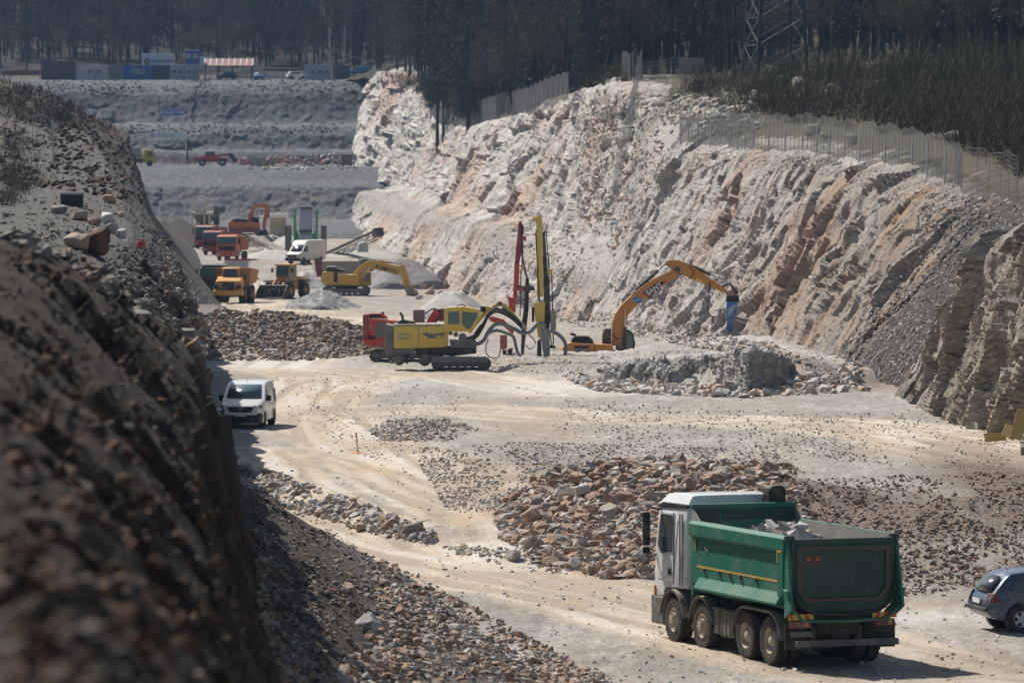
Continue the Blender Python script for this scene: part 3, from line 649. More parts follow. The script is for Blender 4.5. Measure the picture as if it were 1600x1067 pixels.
def samples(rng, poly, n, seed, lo, hi):
    q = np.array(poly, float); x = rng.uniform(q[:, 0].min(), q[:, 0].max(), n*3); y = rng.uniform(q[:, 1].min(), q[:, 1].max(), n*3)
    c = np.zeros(len(x), bool); j = len(q)-1
    for i in range(len(q)):
        if q[i, 1] != q[j, 1]: c ^= ((q[i, 1] > y) != (q[j, 1] > y)) & (x < (q[j, 0]-q[i, 0])*(y-q[i, 1])/(q[j, 1]-q[i, 1])+q[i, 0])
        j = i
    c &= fbm(np.stack([x*.02, y*.05, x*0+.5], 1), seed, 2) > rng.uniform(-lo, hi, len(x))
    return np.stack([x[c], y[c]], 1)
def scatter(name, label, poly, n, smin, smax, mat, objs, pw=2.5, seed=0, sink=.3, tilt=.5, need=None):
    rng = np.random.default_rng(seed+100); pts = []
    for x, y in samples(rng, poly, n*3, seed, .6, .25):
        if len(pts) >= n: break
        h = cast(x, y, objs)
        if h is None or (need and not need(h)): continue
        pts.append(h[0][:])
    pts = np.array(pts); s = smin+(smax-smin)*rng.random(len(pts))**pw
    o = rocks_mesh(name, pts, s, mat, rng, sink, tilt)
    return tag(o, label, None, None, 'stuff')
FL = [bpy.data.objects['ground']]; LW = [bpy.data.objects['left_rock_wall']]; RW = [bpy.data.objects['rock_wall']]; BW = [bpy.data.objects['bench_wall']]
scatter('rubble', 'heap of broken orange-brown limestone blocks behind the green tipper', [(775, 800), (830, 755), (890, 730), (1000, 718), (1240, 728), (1260, 800), (1240, 905), (960, 905), (850, 885), (785, 845)], 7500, .07, .62, S_brown, FL, 3.0, 1)
scatter('rubble', 'brown rubble spread over the ground right of the tipper', [(1230, 750), (1650, 735), (1650, 900), (1400, 935), (1230, 930)], 9000, .02, .24, S_soil, FL, 3.6, 2)
scatter('rubble', 'chips and dust-covered small stones filling the orange-brown heap', [(775, 800), (830, 755), (890, 730), (1000, 718), (1240, 728), (1260, 800), (1240, 905), (960, 905), (850, 885), (785, 845)], 8000, .02, .13, S_brown, FL, 1.5, 201)
scatter('gravel', 'grey gravel apron beyond the orange-brown heap', [(640, 700), (800, 690), (1200, 700), (1260, 740), (1000, 725), (880, 735), (780, 800), (700, 800)], 7000, .025, .19, S_grey, FL, 3.4, 3)
scatter('gravel', 'small low heap of stones on the dusty floor near the stake', [(570, 672), (620, 655), (700, 655), (750, 672), (700, 690), (600, 690)], 2000, .025, .26, S_grey, FL, 3.2, 4)
scatter('rubble', 'row of grey broken stone between the two roads', [(350, 735), (400, 730), (520, 775), (680, 830), (680, 852), (600, 840), (450, 795), (345, 752)], 1500, .06, .45, S_grey, FL, 2.2, 5)
scatter('gravel', 'stones at the fork of the roads', [(690, 852), (830, 862), (960, 905), (850, 895), (720, 870)], 320, .05, .3, S_pale, FL, 2.6, 6)
scatter('scree', 'fine grey scree sloping down under the near rock wall', [(395, 750), (480, 800), (590, 880), (720, 960), (600, 1080), (440, 1080), (400, 940)], 6500, .02, .20, S_talus, LW+FL, 4, 7, .35)
scatter('scree', 'brown and buff stones along the toe of the near scree slope', [(560, 860), (660, 905), (770, 965), (980, 1080), (500, 1080), (600, 960)], 5500, .03, .30, S_brown, LW+FL, 3.6, 71, .35)
scatter('gravel', 'loose stones along the near road edge', [(560, 880), (700, 950), (1000, 1075), (850, 1080), (640, 960)], 900, .03, .2, S_pale, FL+LW, 3, 8)
scatter('rubble', 'long dark heap of broken stone in front of the red drill rig', [(280, 500), (350, 485), (470, 490), (600, 520), (605, 552), (480, 564), (330, 564), (300, 550)], 7500, .06, .60, S_berm, FL+LW, 2.8, 9)
scatter('rubble', 'broken stone along the front of the raised shelf', [(880, 588), (1010, 596), (1140, 605), (1200, 600), (1340, 572), (1360, 612), (1150, 622), (930, 612)], 1500, .1, .75, S_pale, FL, 2.0, 10)
scatter('rubble', 'dusty stones on top of the raised shelf', [(760, 562), (900, 556), (1000, 550), (1300, 540), (1330, 575), (1260, 580), (1200, 545), (960, 560), (900, 590), (770, 578)], 1800, .03, .18, S_pale, FL, 2.8, 11)
scatter('scree', 'dark grey scree with pale chips between the pit wall and the cliff nose', [(1290, 590), (1400, 420), (1450, 300), (1650, 330), (1640, 370), (1520, 410), (1430, 560), (1390, 610)], 4200, .04, .34, S_grey, RW, 3.2, 12)
scatter('scree', 'grey stones on the rounded rim below the mesh fence', [(990, 250), (1080, 232), (1300, 250), (1520, 290), (1420, 320), (1300, 275), (1100, 262), (1000, 300)], 1500, .04, .24, S_pale, RW, 3, 13)
scatter('rubble', 'whitish boulders on the grassy slope beside the hanging net', [(900, 160), (1000, 150), (1180, 150), (1200, 200), (1060, 225), (1000, 330), (960, 400), (900, 330)], 2000, .12, .8, S_pale, RW, 2.5, 14)
scatter('rubble', 'fallen stone lying on the middle ledge of the pit wall', [(700, 380), (850, 345), (950, 400), (900, 460), (840, 440), (740, 400)], 900, .1, .5, S_pale, RW, 2.5, 15)
scatter('gravel', 'fallen stone at the foot of the pit wall', [(860, 480), (960, 490), (1050, 515), (1200, 535), (1290, 575), (1180, 560), (950, 520), (860, 500)], 1500, .06, .5, S_pale, FL+RW, 2.5, 16)
scatter('rubble', 'stones and gravel scattered over the left terrace', [(0, 320), (130, 300), (250, 340), (270, 430), (280, 520), (200, 480), (100, 420), (0, 375)], 1700, .04, .34, S_talus, LW, 4, 17)
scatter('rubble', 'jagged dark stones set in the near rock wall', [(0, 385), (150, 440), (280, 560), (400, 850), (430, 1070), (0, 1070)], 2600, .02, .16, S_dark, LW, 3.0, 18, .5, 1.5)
scatter('scree', 'dark stones on the upper spoil bank', [(0, 130), (80, 140), (190, 215), (230, 320), (120, 300), (0, 290)], 1800, .1, .8, S_dark, LW, 3, 19)
scatter('scree', 'lit gravel bank below the terrace edge', [(235, 350), (260, 380), (345, 480), (330, 550), (290, 500)], 700, .06, .3, S_grey, LW, 3, 20)
scatter('rubble', 'rubble fringe along the top of the highest bench', [(60, 127), (570, 122), (560, 143), (60, 146)], 1800, .15, .7, S_talus, BW, 2.5, 21)
scatter('rubble', 'pale rubble along the edge of the second bench', [(150, 196), (540, 192), (520, 207), (150, 208)], 1000, .15, .7, S_talus, BW, 2.5, 22)
scatter('rubble', 'heaps of debris on the third bench', [(370, 248), (540, 240), (560, 266), (380, 266)], 600, .2, .9, S_pale, BW, 2.2, 23)
scatter('gravel', 'scattered small stones on the pit floor', [(330, 570), (900, 590), (1450, 640), (1640, 700), (1640, 1070), (1000, 1070), (500, 840), (400, 740), (480, 640)], 5000, .02, .15, S_pale, FL, 4, 24)
# heaps of one material that stand alone
def heap(name, label, px, py, r, h, mat, seed, ry=None, rocky=0, gradea=0):
    c = gp(px, py); z0 = fz(*c); n = 70; ry = ry or r
    a = np.linspace(0, 2*np.pi, n, endpoint=False); rr = np.linspace(0, 1, 26)
    A, Rr = np.meshgrid(a, rr); x = np.cos(A)*Rr*r; y = np.sin(A)*Rr*ry
    p = np.stack([x.ravel()+seed*9, y.ravel(), 0*x.ravel()], 1)
    z = h*np.clip(1-(Rr*(1+.16*np.sin(A*2+seed)+.09*np.sin(A*5+seed*2))), 0, 1)**.95
    z = z-.22*h*np.exp(-(Rr/.16)**2)-.25*(Rr > .97)
    z = z.ravel()+(.14*fbm(p*.9, seed, 4)+(.05+rocky)*facet(p*2.0, seed))*np.minimum(1, h/2)
    z = z+floor_z(x.ravel()+c[0], y.ravel()+c[1])-z0-.35*(Rr.ravel() > .97)
    V = np.stack([x.ravel(), y.ravel(), z], 1); idx = np.arange(26*n).reshape(26, n); nx = np.roll(idx, -1, 1)
    F = np.stack([idx[:-1], idx[1:], nx[1:], nx[:-1]], -1).reshape(-1, 4)
    o = npmesh(name, V, F, mat, None, True); o.location = (c[0], c[1], z0-.05)
    return tag(o, label, 'gravel heap', 'heaps of crushed stone around the crushing plant')
def gravel_mat(name, a, b, sc=9):
    t = NT(name); v = t.obj(); gc = t.new('ShaderNodeSeparateColor'); t.set(gc.inputs[0], t.vor(v, sc, 'F1', 'Color'))
    c = t.mix(gc.outputs[0], a, b); c = t.mix(t.math('MULTIPLY', t.noise(v, .7, 5), .5), c, a)
    return t.out(c, .95, t.bump(gc.outputs[1], .8, .08))
MG_grey = gravel_mat('grey_crushed_stone', (.20, .19, .185), (.34, .33, .325), 5); MG_light = gravel_mat('light_crushed_stone', (.40, .38, .35), (.54, .525, .50), 10)
MG_brown = gravel_mat('brown_spoil', (.07, .055, .045), (.13, .11, .09), 6); MG_blocks = gravel_mat('grey_blocks', (.16, .155, .15), (.46, .45, .435), 2.5)
heap('gravel_heap', 'large dark grey gravel heap behind the long yellow excavator arm', 628, 450, 5.6, 4.0, MG_grey, 1, 7)
heap('gravel_heap', 'light fine gravel cone against the pit wall behind the yellow drill cab', 705, 497, 3.8, 2.8, MG_light, 2, 6)
heap('gravel_heap', 'blocky grey heap in front of the yellow excavator', 505, 481, 3.5, 1.9, MG_blocks, 3, 6, .15)
heap('gravel_heap', 'sandy heap between the wheel loader and the yellow excavator', 482, 450, 2.6, 2.4, MG_light, 4, 5)
heap('gravel_heap', 'flat beige heap in front of the end conveyor', 430, 425, 4.0, 1.3, MG_light, 5, 8)
heap('gravel_heap', 'broad grey heap at the foot of the far bench', 515, 357, 7, 3.2, MG_grey, 6, 16)
heap('gravel_heap', 'stony heap between the excavator and the hopper', 450, 392, 3.5, 2.4, MG_light, 7, 8, .1)
heap('gravel_heap', 'low grey heap behind the red drill rig', 640, 510, 2.6, .9, MG_light, 8, 6)
heap('gravel_heap', 'low pale heap on the lit slope above the yellow excavator', 560, 420, 5, 1.2, MG_light, 9, 10)
heap('gravel_heap', 'brown spoil heap beside the white crusher', 262, 384, 5.6, 4.8, MG_brown, 10, 26)
# boulders one can tell apart
BR = []
for k in range(7):
    rng = np.random.default_rng(k+40); V, Fa = proto_rock(rng, 22, .8)
    me = MB(); me.add([tuple(q*.5) for q in V], [tuple(int(i) for i in f) for f in Fa]); BR.append((V, Fa))
def boulder(px, py, s, label, mat, group, objs=None, k=None, sink=.22, flat=1.0):
    h = cast(px, py, objs or GROUND)
    if h is None: return
    k = k if k is not None else int(px+py) % 7
    V, Fa = BR[k]; rng = np.random.default_rng(int(px*7+py))
    bm = bmesh.new(); vs = [bm.verts.new(q*.5*s) for q in V]
    for f in Fa: bm.faces.new([vs[i] for i in f])
    bmesh.ops.bevel(bm, geom=list(bm.edges), offset=.03*s, segments=1, affect='EDGES')
    bmesh.ops.triangulate(bm, faces=bm.faces); bmesh.ops.subdivide_edges(bm, edges=bm.edges, cuts=1)
    bmesh.ops.triangulate(bm, faces=bm.faces); bmesh.ops.recalc_face_normals(bm, faces=bm.faces)
    VV = np.array([v.co[:] for v in bm.verts]); bm.verts.index_update(); FF = np.array([[v.index for v in f.verts] for f in bm.faces if len(f.verts) == 3]); bm.free()
    VV = VV*np.array([1, .9, flat]); VV += .05*s*fbm(VV/s*3+px, k, 3)[:, None]
    to, hu = rng.random(), rng.random()
    o = npmesh('boulder', VV, FF, mat, None, False, {'tone': np.full(len(VV), to), 'hue': np.full(len(VV), hu)})
    o.location = h[0]+Vector((0, .1*s, s*(.5-sink)*flat*.8)); o.rotation_euler = (rng.normal(0, .25), rng.normal(0, .25), rng.uniform(0, 6.28))
    return tag(o, label, 'boulder', group)
gA = 'boulders lying on the left terrace'
for a in [(93, 335, 1.0, 'pinkish boulder in front of the dark wire basket', S_brown), (125, 345, .95, 'squarish pale grey boulder beside the pinkish one on the terrace', S_grey), (148, 352, .7, 'small upright brown boulder next to the squarish grey one', S_brown),
          (171, 318, .95, 'reddish boulder topping the heap near the terrace edge', S_brown), (166, 350, 1.05, 'tall block-shaped grey boulder in the terrace heap', S_pale), (157, 380, 1.0, 'dark pointed boulder at the bend of the terrace track', S_dark),
          (148, 395, 1.35, 'big dark boulder with a pale top edge by the terrace track', S_dark), (118, 390, 1.0, 'low pale boulder at the inner edge of the terrace track', S_grey), (188, 340, .6, 'small orange boulder on the terrace heap', S_brown),
          (205, 332, .55, 'grey boulder at the outer end of the terrace heap', S_grey), (176, 365, .75, 'grey wedge-shaped boulder below the terrace heap', S_grey), (190, 372, .7, 'rounded grey boulder above the red can', S_grey), (262, 385, .8, 'dark boulder perched on the terrace edge', S_dark), (8, 312, .9, 'tan boulder at the foot of the dark bank by the picture edge', S_brown)]:
    boulder(*a[:4], a[4], gA, LW)
gB = 'boulders in the stone row between the roads'
for a in [(398, 742, .85, 'pale lumpy boulder at the upper end of the stone row'), (432, 765, .6, 'upright light grey boulder in the upper part of the stone row'), (376, 738, .6, 'dusty boulder nearest the shaded wall foot'), (515, 800, .45, 'grey boulder at the middle of the stone row'),
          (563, 830, .55, 'flat grey boulder on the lower half of the stone row'), (610, 828, .65, 'wide dusty boulder near the lower end of the stone row'), (646, 836, .75, 'brown pyramid-shaped boulder ending the stone row'), (590, 812, .45, 'pale slab-like boulder behind the lower stone row'),
          (800, 876, .65, 'smooth dusty boulder lying alone at the fork of the roads'), (668, 842, .35, 'small brown boulder behind the pyramid-shaped one')]:
    boulder(*a, S_grey if 'grey' in a[3] or 'pale' in a[3] else S_brown, gB, FL)
gC = 'large blocks in the orange-brown stone heap'
for i, (px, py, s, w) in enumerate([(830, 815, .85, 'square reddish block at the near end of the heap'), (856, 800, .55, 'small orange block above the square reddish one'), (905, 757, .85, 'wide tan block on the crest of the heap'), (930, 752, .6, 'upright brown block on the crest of the heap'),
                        (845, 835, .75, 'dark brown block low on the near face of the heap'), (912, 775, .8, 'large grey block in the upper face of the heap'), (967, 760, .7, 'brown slab behind the crest centre of the heap'), (1000, 745, .6, 'orange block on the back crest of the heap'),
                        (880, 850, .6, 'dark red block near the foot of the heap'), (1060, 738, .6, 'orange block on the far crest near the truck roof'), (1110, 733, .6, 'tan block on the far crest above the white truck cab'), (952, 806, .7, 'pale grey block at the middle of the heap'),
                        (990, 830, .6, 'grey-brown block left of the truck mirror'), (870, 765, .6, 'angular tan block on the near shoulder of the heap'), (862, 830, .6, 'brown flat block in the near face of the heap'), (1020, 765, .7, 'broad tan slab just above the truck mirror'),
                        (940, 870, .45, 'pale flat stone at the foot of the heap'), (1000, 880, .6, 'long grey slab by the truck front wheel'), (975, 785, .65, 'rust-streaked block in the upper middle of the heap'), (820, 840, .45, 'low brown block at the near corner of the heap')]):
    boulder(px, py, s, w, S_grey if ('grey' in w or 'pale' in w) else S_brown, gC, FL)
gD = 'boulders on the slope below the road'
for a in [(575, 985, .55, 'round grey boulder on the scree slope'), (592, 985, .5, 'flat-sided grey boulder touching the round one on the scree'), (545, 925, .4, 'grey boulder at the top edge of the scree'), (600, 918, .35, 'pale boulder beside the road edge'), (625, 962, .38, 'tan boulder at the road edge above the scree'), (710, 990, .42, 'buff slab at the lower road edge'), (655, 955, .3, 'small tan boulder in the rubble at the road edge')]:
    boulder(*a, S_grey if 'grey' in a[3] or 'pale' in a[3] else S_brown, gD, LW+FL)
gE = 'boulders below the raised shelf'
for a in [(940, 607, .7, 'brown-stained boulder at the foot of the raised shelf, nearest the drill'), (980, 608, .6, 'grey boulder next to the brown-stained one below the shelf'), (1058, 600, .9, 'large cream boulder below the shelf'), (1025, 604, .7, 'tan boulder left of the large cream one'), (1050, 613, .55, 'small pale boulder in front of the large cream one'), (1105, 612, .6, 'grey boulder by the broken face of the shelf'),
          (1218, 598, .8, 'slab-like grey boulder at the far side of the broken face'), (1245, 600, .7, 'wedge-shaped grey boulder near the dark scree'), (1195, 604, .6, 'grey block at the foot of the broken face'), (1275, 600, .6, 'dusty boulder next to the dark scree')]:
    boulder(*a, S_pale, gE, FL)
gF = 'white boulders beside the dark grey gravel heap'
for px, py, s, w in [(648, 462, 1.2, 'rounded white boulder at the excavator bucket'), (660, 452, 1.1, 'white boulder topping the group at the pit wall foot'), (672, 460, 1.2, 'large white boulder at the centre of the group by the wall foot'), (684, 450, 1.1, 'cream boulder leaning on the pit wall'), (655, 468, .9, 'low white boulder in front of the group by the wall foot'), (690, 462, .9, 'small white boulder at the base of the pit wall')]:
    boulder(px, py, s, w, S_pale, gF, FL+RW)

import time; print('TIMER 12_rocks', time.process_time())

gG = 'dark boulders in the brush above the fence'
for a in [(1248, 138, 1.9, 'big round dark boulder in the brush right of the pylon foot'), (1302, 146, 1.3, 'leaning dark boulder in the brush, second from the pylon'), (1290, 152, 1.1, 'low boulder just below the leaning one in the brush'), (1375, 133, .9, 'small pale-topped boulder high in the brush'),
          (1222, 128, 1.1, 'dark boulder at the pylon foot'), (1180, 150, 1.0, 'boulder at the upper edge of the white stony patch'), (1270, 212, 1.6, 'pale boulder standing just behind the long rim fence'), (1290, 218, 1.0, 'smaller pale boulder beside the one behind the rim fence'), (1330, 226, 1.3, 'wedge-shaped pale boulder behind the rim fence'), (1490, 222, 1.2, 'flat pale boulder above the end of the rim fence')]:
    boulder(*a, S_grey, gG, RW+[GROUND[5]])

scatter('gravel', 'patches of loose gravel left of the brown soil beyond the heap', [(880, 625), (1150, 640), (1500, 650), (1600, 700), (1560, 735), (1250, 720), (1000, 700), (860, 670)], 4500, .02, .17, S_grey, FL, 3.4, 301)
scatter('gravel', 'trampled gravel around the white van and the survey stake', [(440, 580), (620, 590), (760, 620), (720, 650), (600, 730), (520, 690), (450, 650)], 2500, .02, .13, S_grey, FL, 3.6, 302)
# ================================================================= trees and brush
def bark(name, c1, c2):
    t = NT(name); v = t.obj(); return t.out(t.mix(t.noise(t.map((6, 6, 1), (0, 0, 0), v), 2, 5), c1, c2), .9)
B_dark = bark('dark_bark', (.035, .03, .025), (.10, .085, .07)); B_twig = bark('twig_bark', (.06, .05, .04), (.13, .11, .085))
def leafm(name, a, b):
    t = NT(name); n = t.noise(t.obj(), .9, 4, .7); return t.out(t.mix(t.ramp(n, [(.35, 0.0), (.65, 1.0)]), a, b), .85)
L_pine = leafm('pine_needles', (.012, .028, .018), (.055, .08, .04)); L_bud = leafm('budding_twigs', (.05, .055, .024), (.12, .105, .055)); L_brown = leafm('dry_brush', (.05, .038, .025), (.12, .093, .062)); L_far = leafm('far_conifers', (.006, .012, .009), (.02, .03, .017)); B_far = bark('far_bare_wood', (.014, .012, .011), (.035, .03, .025))
def cards(rng, c, n, spread, ln, wd, up=0.0):
    """n thin blades about points c"""
    idx = rng.integers(0, len(c), n); p = c[idx]+rng.normal(0, 1, (n, 3))*spread
    d = rng.normal(0, 1, (n, 3)); d[:, 2] += up; d /= np.linalg.norm(d, axis=1, keepdims=True)
    s = np.cross(d, rng.normal(0, 1, (n, 3))); s /= np.linalg.norm(s, axis=1, keepdims=True)+1e-6
    L = ln*rng.uniform(.5, 1.3, (n, 1)); Wd = wd*rng.uniform(.6, 1.4, (n, 1))
    V = np.stack([p-d*L/2, p+s*Wd/2, p+d*L/2, p-s*Wd/2], 1).reshape(-1, 3)
    return V, np.arange(n*4).reshape(n, 4)
def bare_tree(seed, h, label, bud=False, lean=0.0, n=2600):
    rng = np.random.default_rng(seed); mb = MB(); tips = []; random.seed(seed)
    def grow(p, d, l, r, lev):
        pts = [p]; q = Vector(p); dd = Vector(d)
        for i in range(4):
            dd = (dd+Vector(rng.normal(0, .10+.05*lev, 3))+Vector((0, 0, .05*lev))).normalized(); q = q+dd*l/4; pts.append(q.copy())
        mb.tube(pts, [r*(1-.5*i/4) for i in range(5)], 6 if lev == 0 else 4)
        if lev >= 2: tips.extend([tuple(pts[2]), tuple(pts[3]), tuple(pts[4])])
        if lev < 3:
            for k in range(5 if lev == 0 else 4):
                a = pts[2 if lev == 0 else 1+k % 4] if k else pts[4]; i0 = rng.integers(2, 5); a = pts[i0] if k else pts[4]
                nd = (dd+Vector(rng.normal(0, .62, 3))).normalized()
                if nd.z < .05: nd.z = abs(nd.z)+.2
                grow(a, nd.normalized(), l*rng.uniform(.45, .68), r*.42, lev+1)
    grow(Vector((0, 0, -.3)), Vector((lean, 0, 1)).normalized(), h*.5, h*.011+.05, 0)
    root = empty('bare_tree', (0, 0, 0), 0, label, 'tree', 'bare trees on the hillside')
    mb.build('trunk', B_dark, root, smooth=False)
    V, F = cards(rng, np.array(tips), n, h*.035, h*.06, .035, .6)
    npmesh('crown', V, F, L_bud if bud else B_twig, root)
    return root
def pine(seed, h, label, bare=.3):
    rng = np.random.default_rng(seed); mb = MB(); root = empty('pine_tree', (0, 0, 0), 0, label, 'tree', 'pine trees on the hillside')
    q = [Vector((rng.normal(0, .12)*i/5, rng.normal(0, .12)*i/5, -.3+h*i/6)) for i in range(7)]
    mb.tube(q, [h*.013*(1-.14*i)+.03 for i in range(7)], 7); C = []
    z = h*bare
    while z < h*.99:
        f = (z-h*bare)/(h*(1-bare)); R = h*.20*(1-f)**.75*(.65+.35*min(1, f*5))+.25
        for k in range(rng.integers(4, 7)):
            a = rng.uniform(0, 6.28); Rk = R*rng.uniform(.55, 1.2); e = Vector((math.cos(a)*Rk, math.sin(a)*Rk, z+Rk*rng.uniform(-.05, .25)))
            mb.tube([Vector((0, 0, z)), Vector((e.x*.5, e.y*.5, z+.04)), e], [.05, .035, .015], 3)
            for s in np.linspace(.35, 1, 5): C.append((e.x*s, e.y*s, z+(e.z-z)*s+.05))
        z += h*rng.uniform(.03, .055)
    mb.build('trunk', B_dark, root)
    V, F = cards(rng, np.array(C), 5200, h*.018, h*.030, .09, .2)
    npmesh('crown', V, F, L_pine, root)
    return root
TP = [pine(1, 16, 'tall dark pine'), pine(2, 13, 'dense dark pine', .15), pine(3, 18, 'open dark pine', .4), bare_tree(4, 13, 'bare grey-brown tree'), bare_tree(5, 15, 'spreading bare tree'), bare_tree(6, 11, 'budding tree', True), bare_tree(7, 14, 'slender bare tree', False, .12)]
def tree_label(k, px, Y):
    kind = ['tall dark pine', 'dense dark pine', 'open-crowned pine', 'bare grey-brown tree', 'spreading bare tree', 'small budding olive tree', 'slender leaning bare tree'][k]
    if px < 150: w = 'in the wood behind the dark pallets and the red barrier'
    elif px < 290: w = 'in the wood behind the blue and white cabins'
    elif px < 420: w = 'in the wood behind the striped-roof shelter'
    elif px < 540: w = 'in the wood behind the two pale poles'
    elif px < 660: w = 'in the hazy wood beyond the blue van'
    elif px < 760: w = 'around the lone tall pine at the rim'
    elif px < 890: w = 'behind the wavy mesh fence on the middle rim'
    elif px < 1010: w = 'above the bright rock face left of the hanging net'
    elif px < 1160: w = 'between the hanging net and the pylon'
    elif px < 1280: w = 'around the feet of the lattice pylon'
    elif px < 1440: w = 'on the dark slope right of the pylon'
    else: w = 'on the dark slope at the picture\'s right edge'
    return kind+' '+w
def place_tree(proto, x, y, s, label, used=set()):
    z = drop(x, y)
    if z is None: return
    o = proto if proto.name not in used else copy_tree(proto)
    used.add(proto.name); o.location = (x, y, z-.1); o.rotation_euler = (0, 0, random.uniform(0, 6.28)); o.scale = (s, s, s); o['label'] = label
    o['group'] = label
    return o
fr = ([-100, 300, 540, 620, 680, 760, 860, 960, 1100, 1250, 1400, 1600, 1750], [1018, 1018, 1010, 900, 700, 640, 560, 530, 560, 600, 500, 400, 350])
rng = np.random.default_rng(77); random.seed(77); nt_ = 0
def thin(px, Y): return 0
place_tree(TP[0], *P(716, 195, 695)[:2], 1.15, 'lone tall pine with a bare lower trunk on the rim behind the far fence'); bpy.data.objects['pine_tree']['group'] = 'pines at the rim'
SPOT = []
for k in range(270):
    px = rng.uniform(-70, 1670); f = np.interp(px, *fr); Y = f+6+rng.random()**1.4*(170 if px > 560 else 90)
    x = (px-800)/8000*Y
    pine_p = np.interp(px, [0, 500, 620, 760, 860, 1300, 1600], [.35, .45, .7, .6, .35, .3, .25])
    kk = int(rng.integers(0, 3)) if rng.random() < pine_p else int(rng.integers(3, 7))
    if px > 1050 and Y-f < 50 and rng.random() < .6: kk = 5
    s = rng.uniform(.75, 1.15)*(.85 if px > 1100 and Y-f < 60 else 1)
    place_tree(TP[kk], x, Y, s, tree_label(kk, px, Y))
# the wood behind, one mass
Vs = []; Fs = []; off = 0; Vp = []; Fp = []; offp = 0
rng = np.random.default_rng(99)
def simple(px, Y, h, piney):
    global off, offp
    x = (px-800)/8000*Y; z = drop(x, Y, [bpy.data.objects['wooded_hill'], bpy.data.objects['bench_wall'], bpy.data.objects['rock_wall']])
    if z is None: return
    b = np.array([x, Y, z-.3])
    r = h*.013; lean = rng.normal(0, .04, 2)
    q = np.array([[-r, 0, 0], [r, 0, 0], [r*.3+lean[0]*h, lean[1]*h, h*.95], [-r*.3+lean[0]*h, lean[1]*h, h*.95], [0, -r, 0], [0, r, 0], [lean[0]*h, r*.3+lean[1]*h, h*.95], [lean[0]*h, -r*.3+lean[1]*h, h*.95]])+b
    Vs.append(q); Fs.append(np.array([[0, 1, 2, 3], [4, 5, 6, 7]])+off); off += 8
    n = 70
    if piney:
        zz = rng.uniform(.25, 1, n); a = rng.uniform(0, 6.28, n); rr = h*.19*(1.03-zz)*rng.uniform(.2, 1, n)**.6
        c = np.stack([np.cos(a)*rr, np.sin(a)*rr, zz*h], 1)+b; V, F = cards(rng, c, 130, h*.012, h*.06, .35, .1); Vp.append(V); Fp.append(F+offp); offp += len(V)
    else:
        zz = rng.uniform(.35, 1, n); a = rng.uniform(0, 6.28, n); rr = h*.22*np.sin(np.clip((zz-.25)*4, .2, 2.9))*rng.uniform(.2, 1, n)**.6
        c = np.stack([np.cos(a)*rr, np.sin(a)*rr, zz*h], 1)+b; V, F = cards(rng, c, 110, h*.012, h*.11, .09, .9); Vs.append(V); Fs.append(F+off); off += len(V)
for k in range(2600):
    px = rng.uniform(-90, 1690); f = np.interp(px, *fr); Y = f+12+rng.random()**.8*(300 if px > 560 else 220)
    simple(px, Y, rng.uniform(10, 17), rng.random() < .5)
tag(npmesh('forest', np.concatenate(Vs), np.concatenate(Fs), B_far), 'bare far-off wood filling the hillside', None, None, 'stuff')
tag(npmesh('forest', np.concatenate(Vp), np.concatenate(Fp), L_far), 'far-off dark conifers filling the hillside', None, None, 'stuff')
# brush
def brush(name, label, poly, n, h, mat, seed, stems=9, green=False, wd=.05):
    rng = np.random.default_rng(seed); C = []
    for x, y in samples(rng, poly, n*3, seed, .7, .2):
        if len(C) >= n: break
        c = cast(x, y)
        if c and c[0].y > 150: C.append(c[0][:])
    C = np.array(C); m = len(C)*stems; i = np.repeat(np.arange(len(C)), stems); b = C[i]+rng.normal(0, .35, (m, 3))*np.array([1, 1, .1])
    hh = h*rng.uniform(.35, 1.2, (m, 1))*np.repeat(.35+1.5*rng.random(len(C))**2.2, stems)[:, None]; d = rng.normal(0, .5, (m, 3)); d[:, 2] = 1; d /= np.linalg.norm(d, axis=1, keepdims=True)
    s = rng.normal(0, 1, (m, 3)); s[:, 2] = 0; s /= np.linalg.norm(s, axis=1, keepdims=True); bend = rng.normal(0, .2, (m, 3))*np.array([1, 1, 0])*hh
    V = np.stack([b-s*wd, b+s*wd, b+d*hh*.6+s*wd*.7, b+d*hh*.6-s*wd*.7, b+d*hh+bend*.3, b+d*hh+bend*.3+s*.01], 1).reshape(-1, 3)
    o = np.arange(m)[:, None]*6; F = np.concatenate([o+np.array([[0, 1, 2, 3]]), o+np.array([[3, 2, 5, 4]])])
    tw, tf = cards(rng, (b+d*hh*.75), m*2, .3, .45, wd*.8, .8)
    V = np.concatenate([V, tw]); F = np.concatenate([F, tf+m*6])
    return tag(npmesh(name, V, F, mat), label, None, None, 'stuff')
brush('brushwood', 'dry brown brushwood above the rim fence', [(1060, 140), (1170, 118), (1400, 112), (1650, 95), (1650, 300), (1480, 225), (1300, 205), (1180, 185)], 900, 1.7, L_brown, 3, 14, False, .03)
brush('brushwood', 'olive brush among the dry brown brush above the rim fence', [(1100, 130), (1300, 120), (1650, 110), (1650, 260), (1350, 190), (1200, 170)], 420, 1.9, L_bud, 33, 14, False, .03)
brush('brushwood', 'tall scrub at the foot of the pylon and along the wood edge', [(1000, 108), (1150, 100), (1300, 90), (1650, 60), (1650, 150), (1300, 125), (1060, 120)], 420, 2.4, L_bud, 4, 12, False, .035)
brush('brushwood', 'undergrowth at the edge of the hazy wood', [(600, 120), (720, 190), (800, 180), (900, 140), (1000, 125), (1000, 100), (800, 130), (700, 120)], 700, 2.2, L_bud, 5)
brush('brushwood', 'dark dry scrub on the left spoil bank', [(0, 200), (60, 225), (60, 290), (0, 330)], 260, .5, L_brown, 6, 7, False, .03)
brush('brushwood', 'dark dry scrub along the top of the spoil bank', [(0, 125), (90, 150), (170, 205), (60, 200), (0, 180)], 300, .8, L_brown, 8, 7)
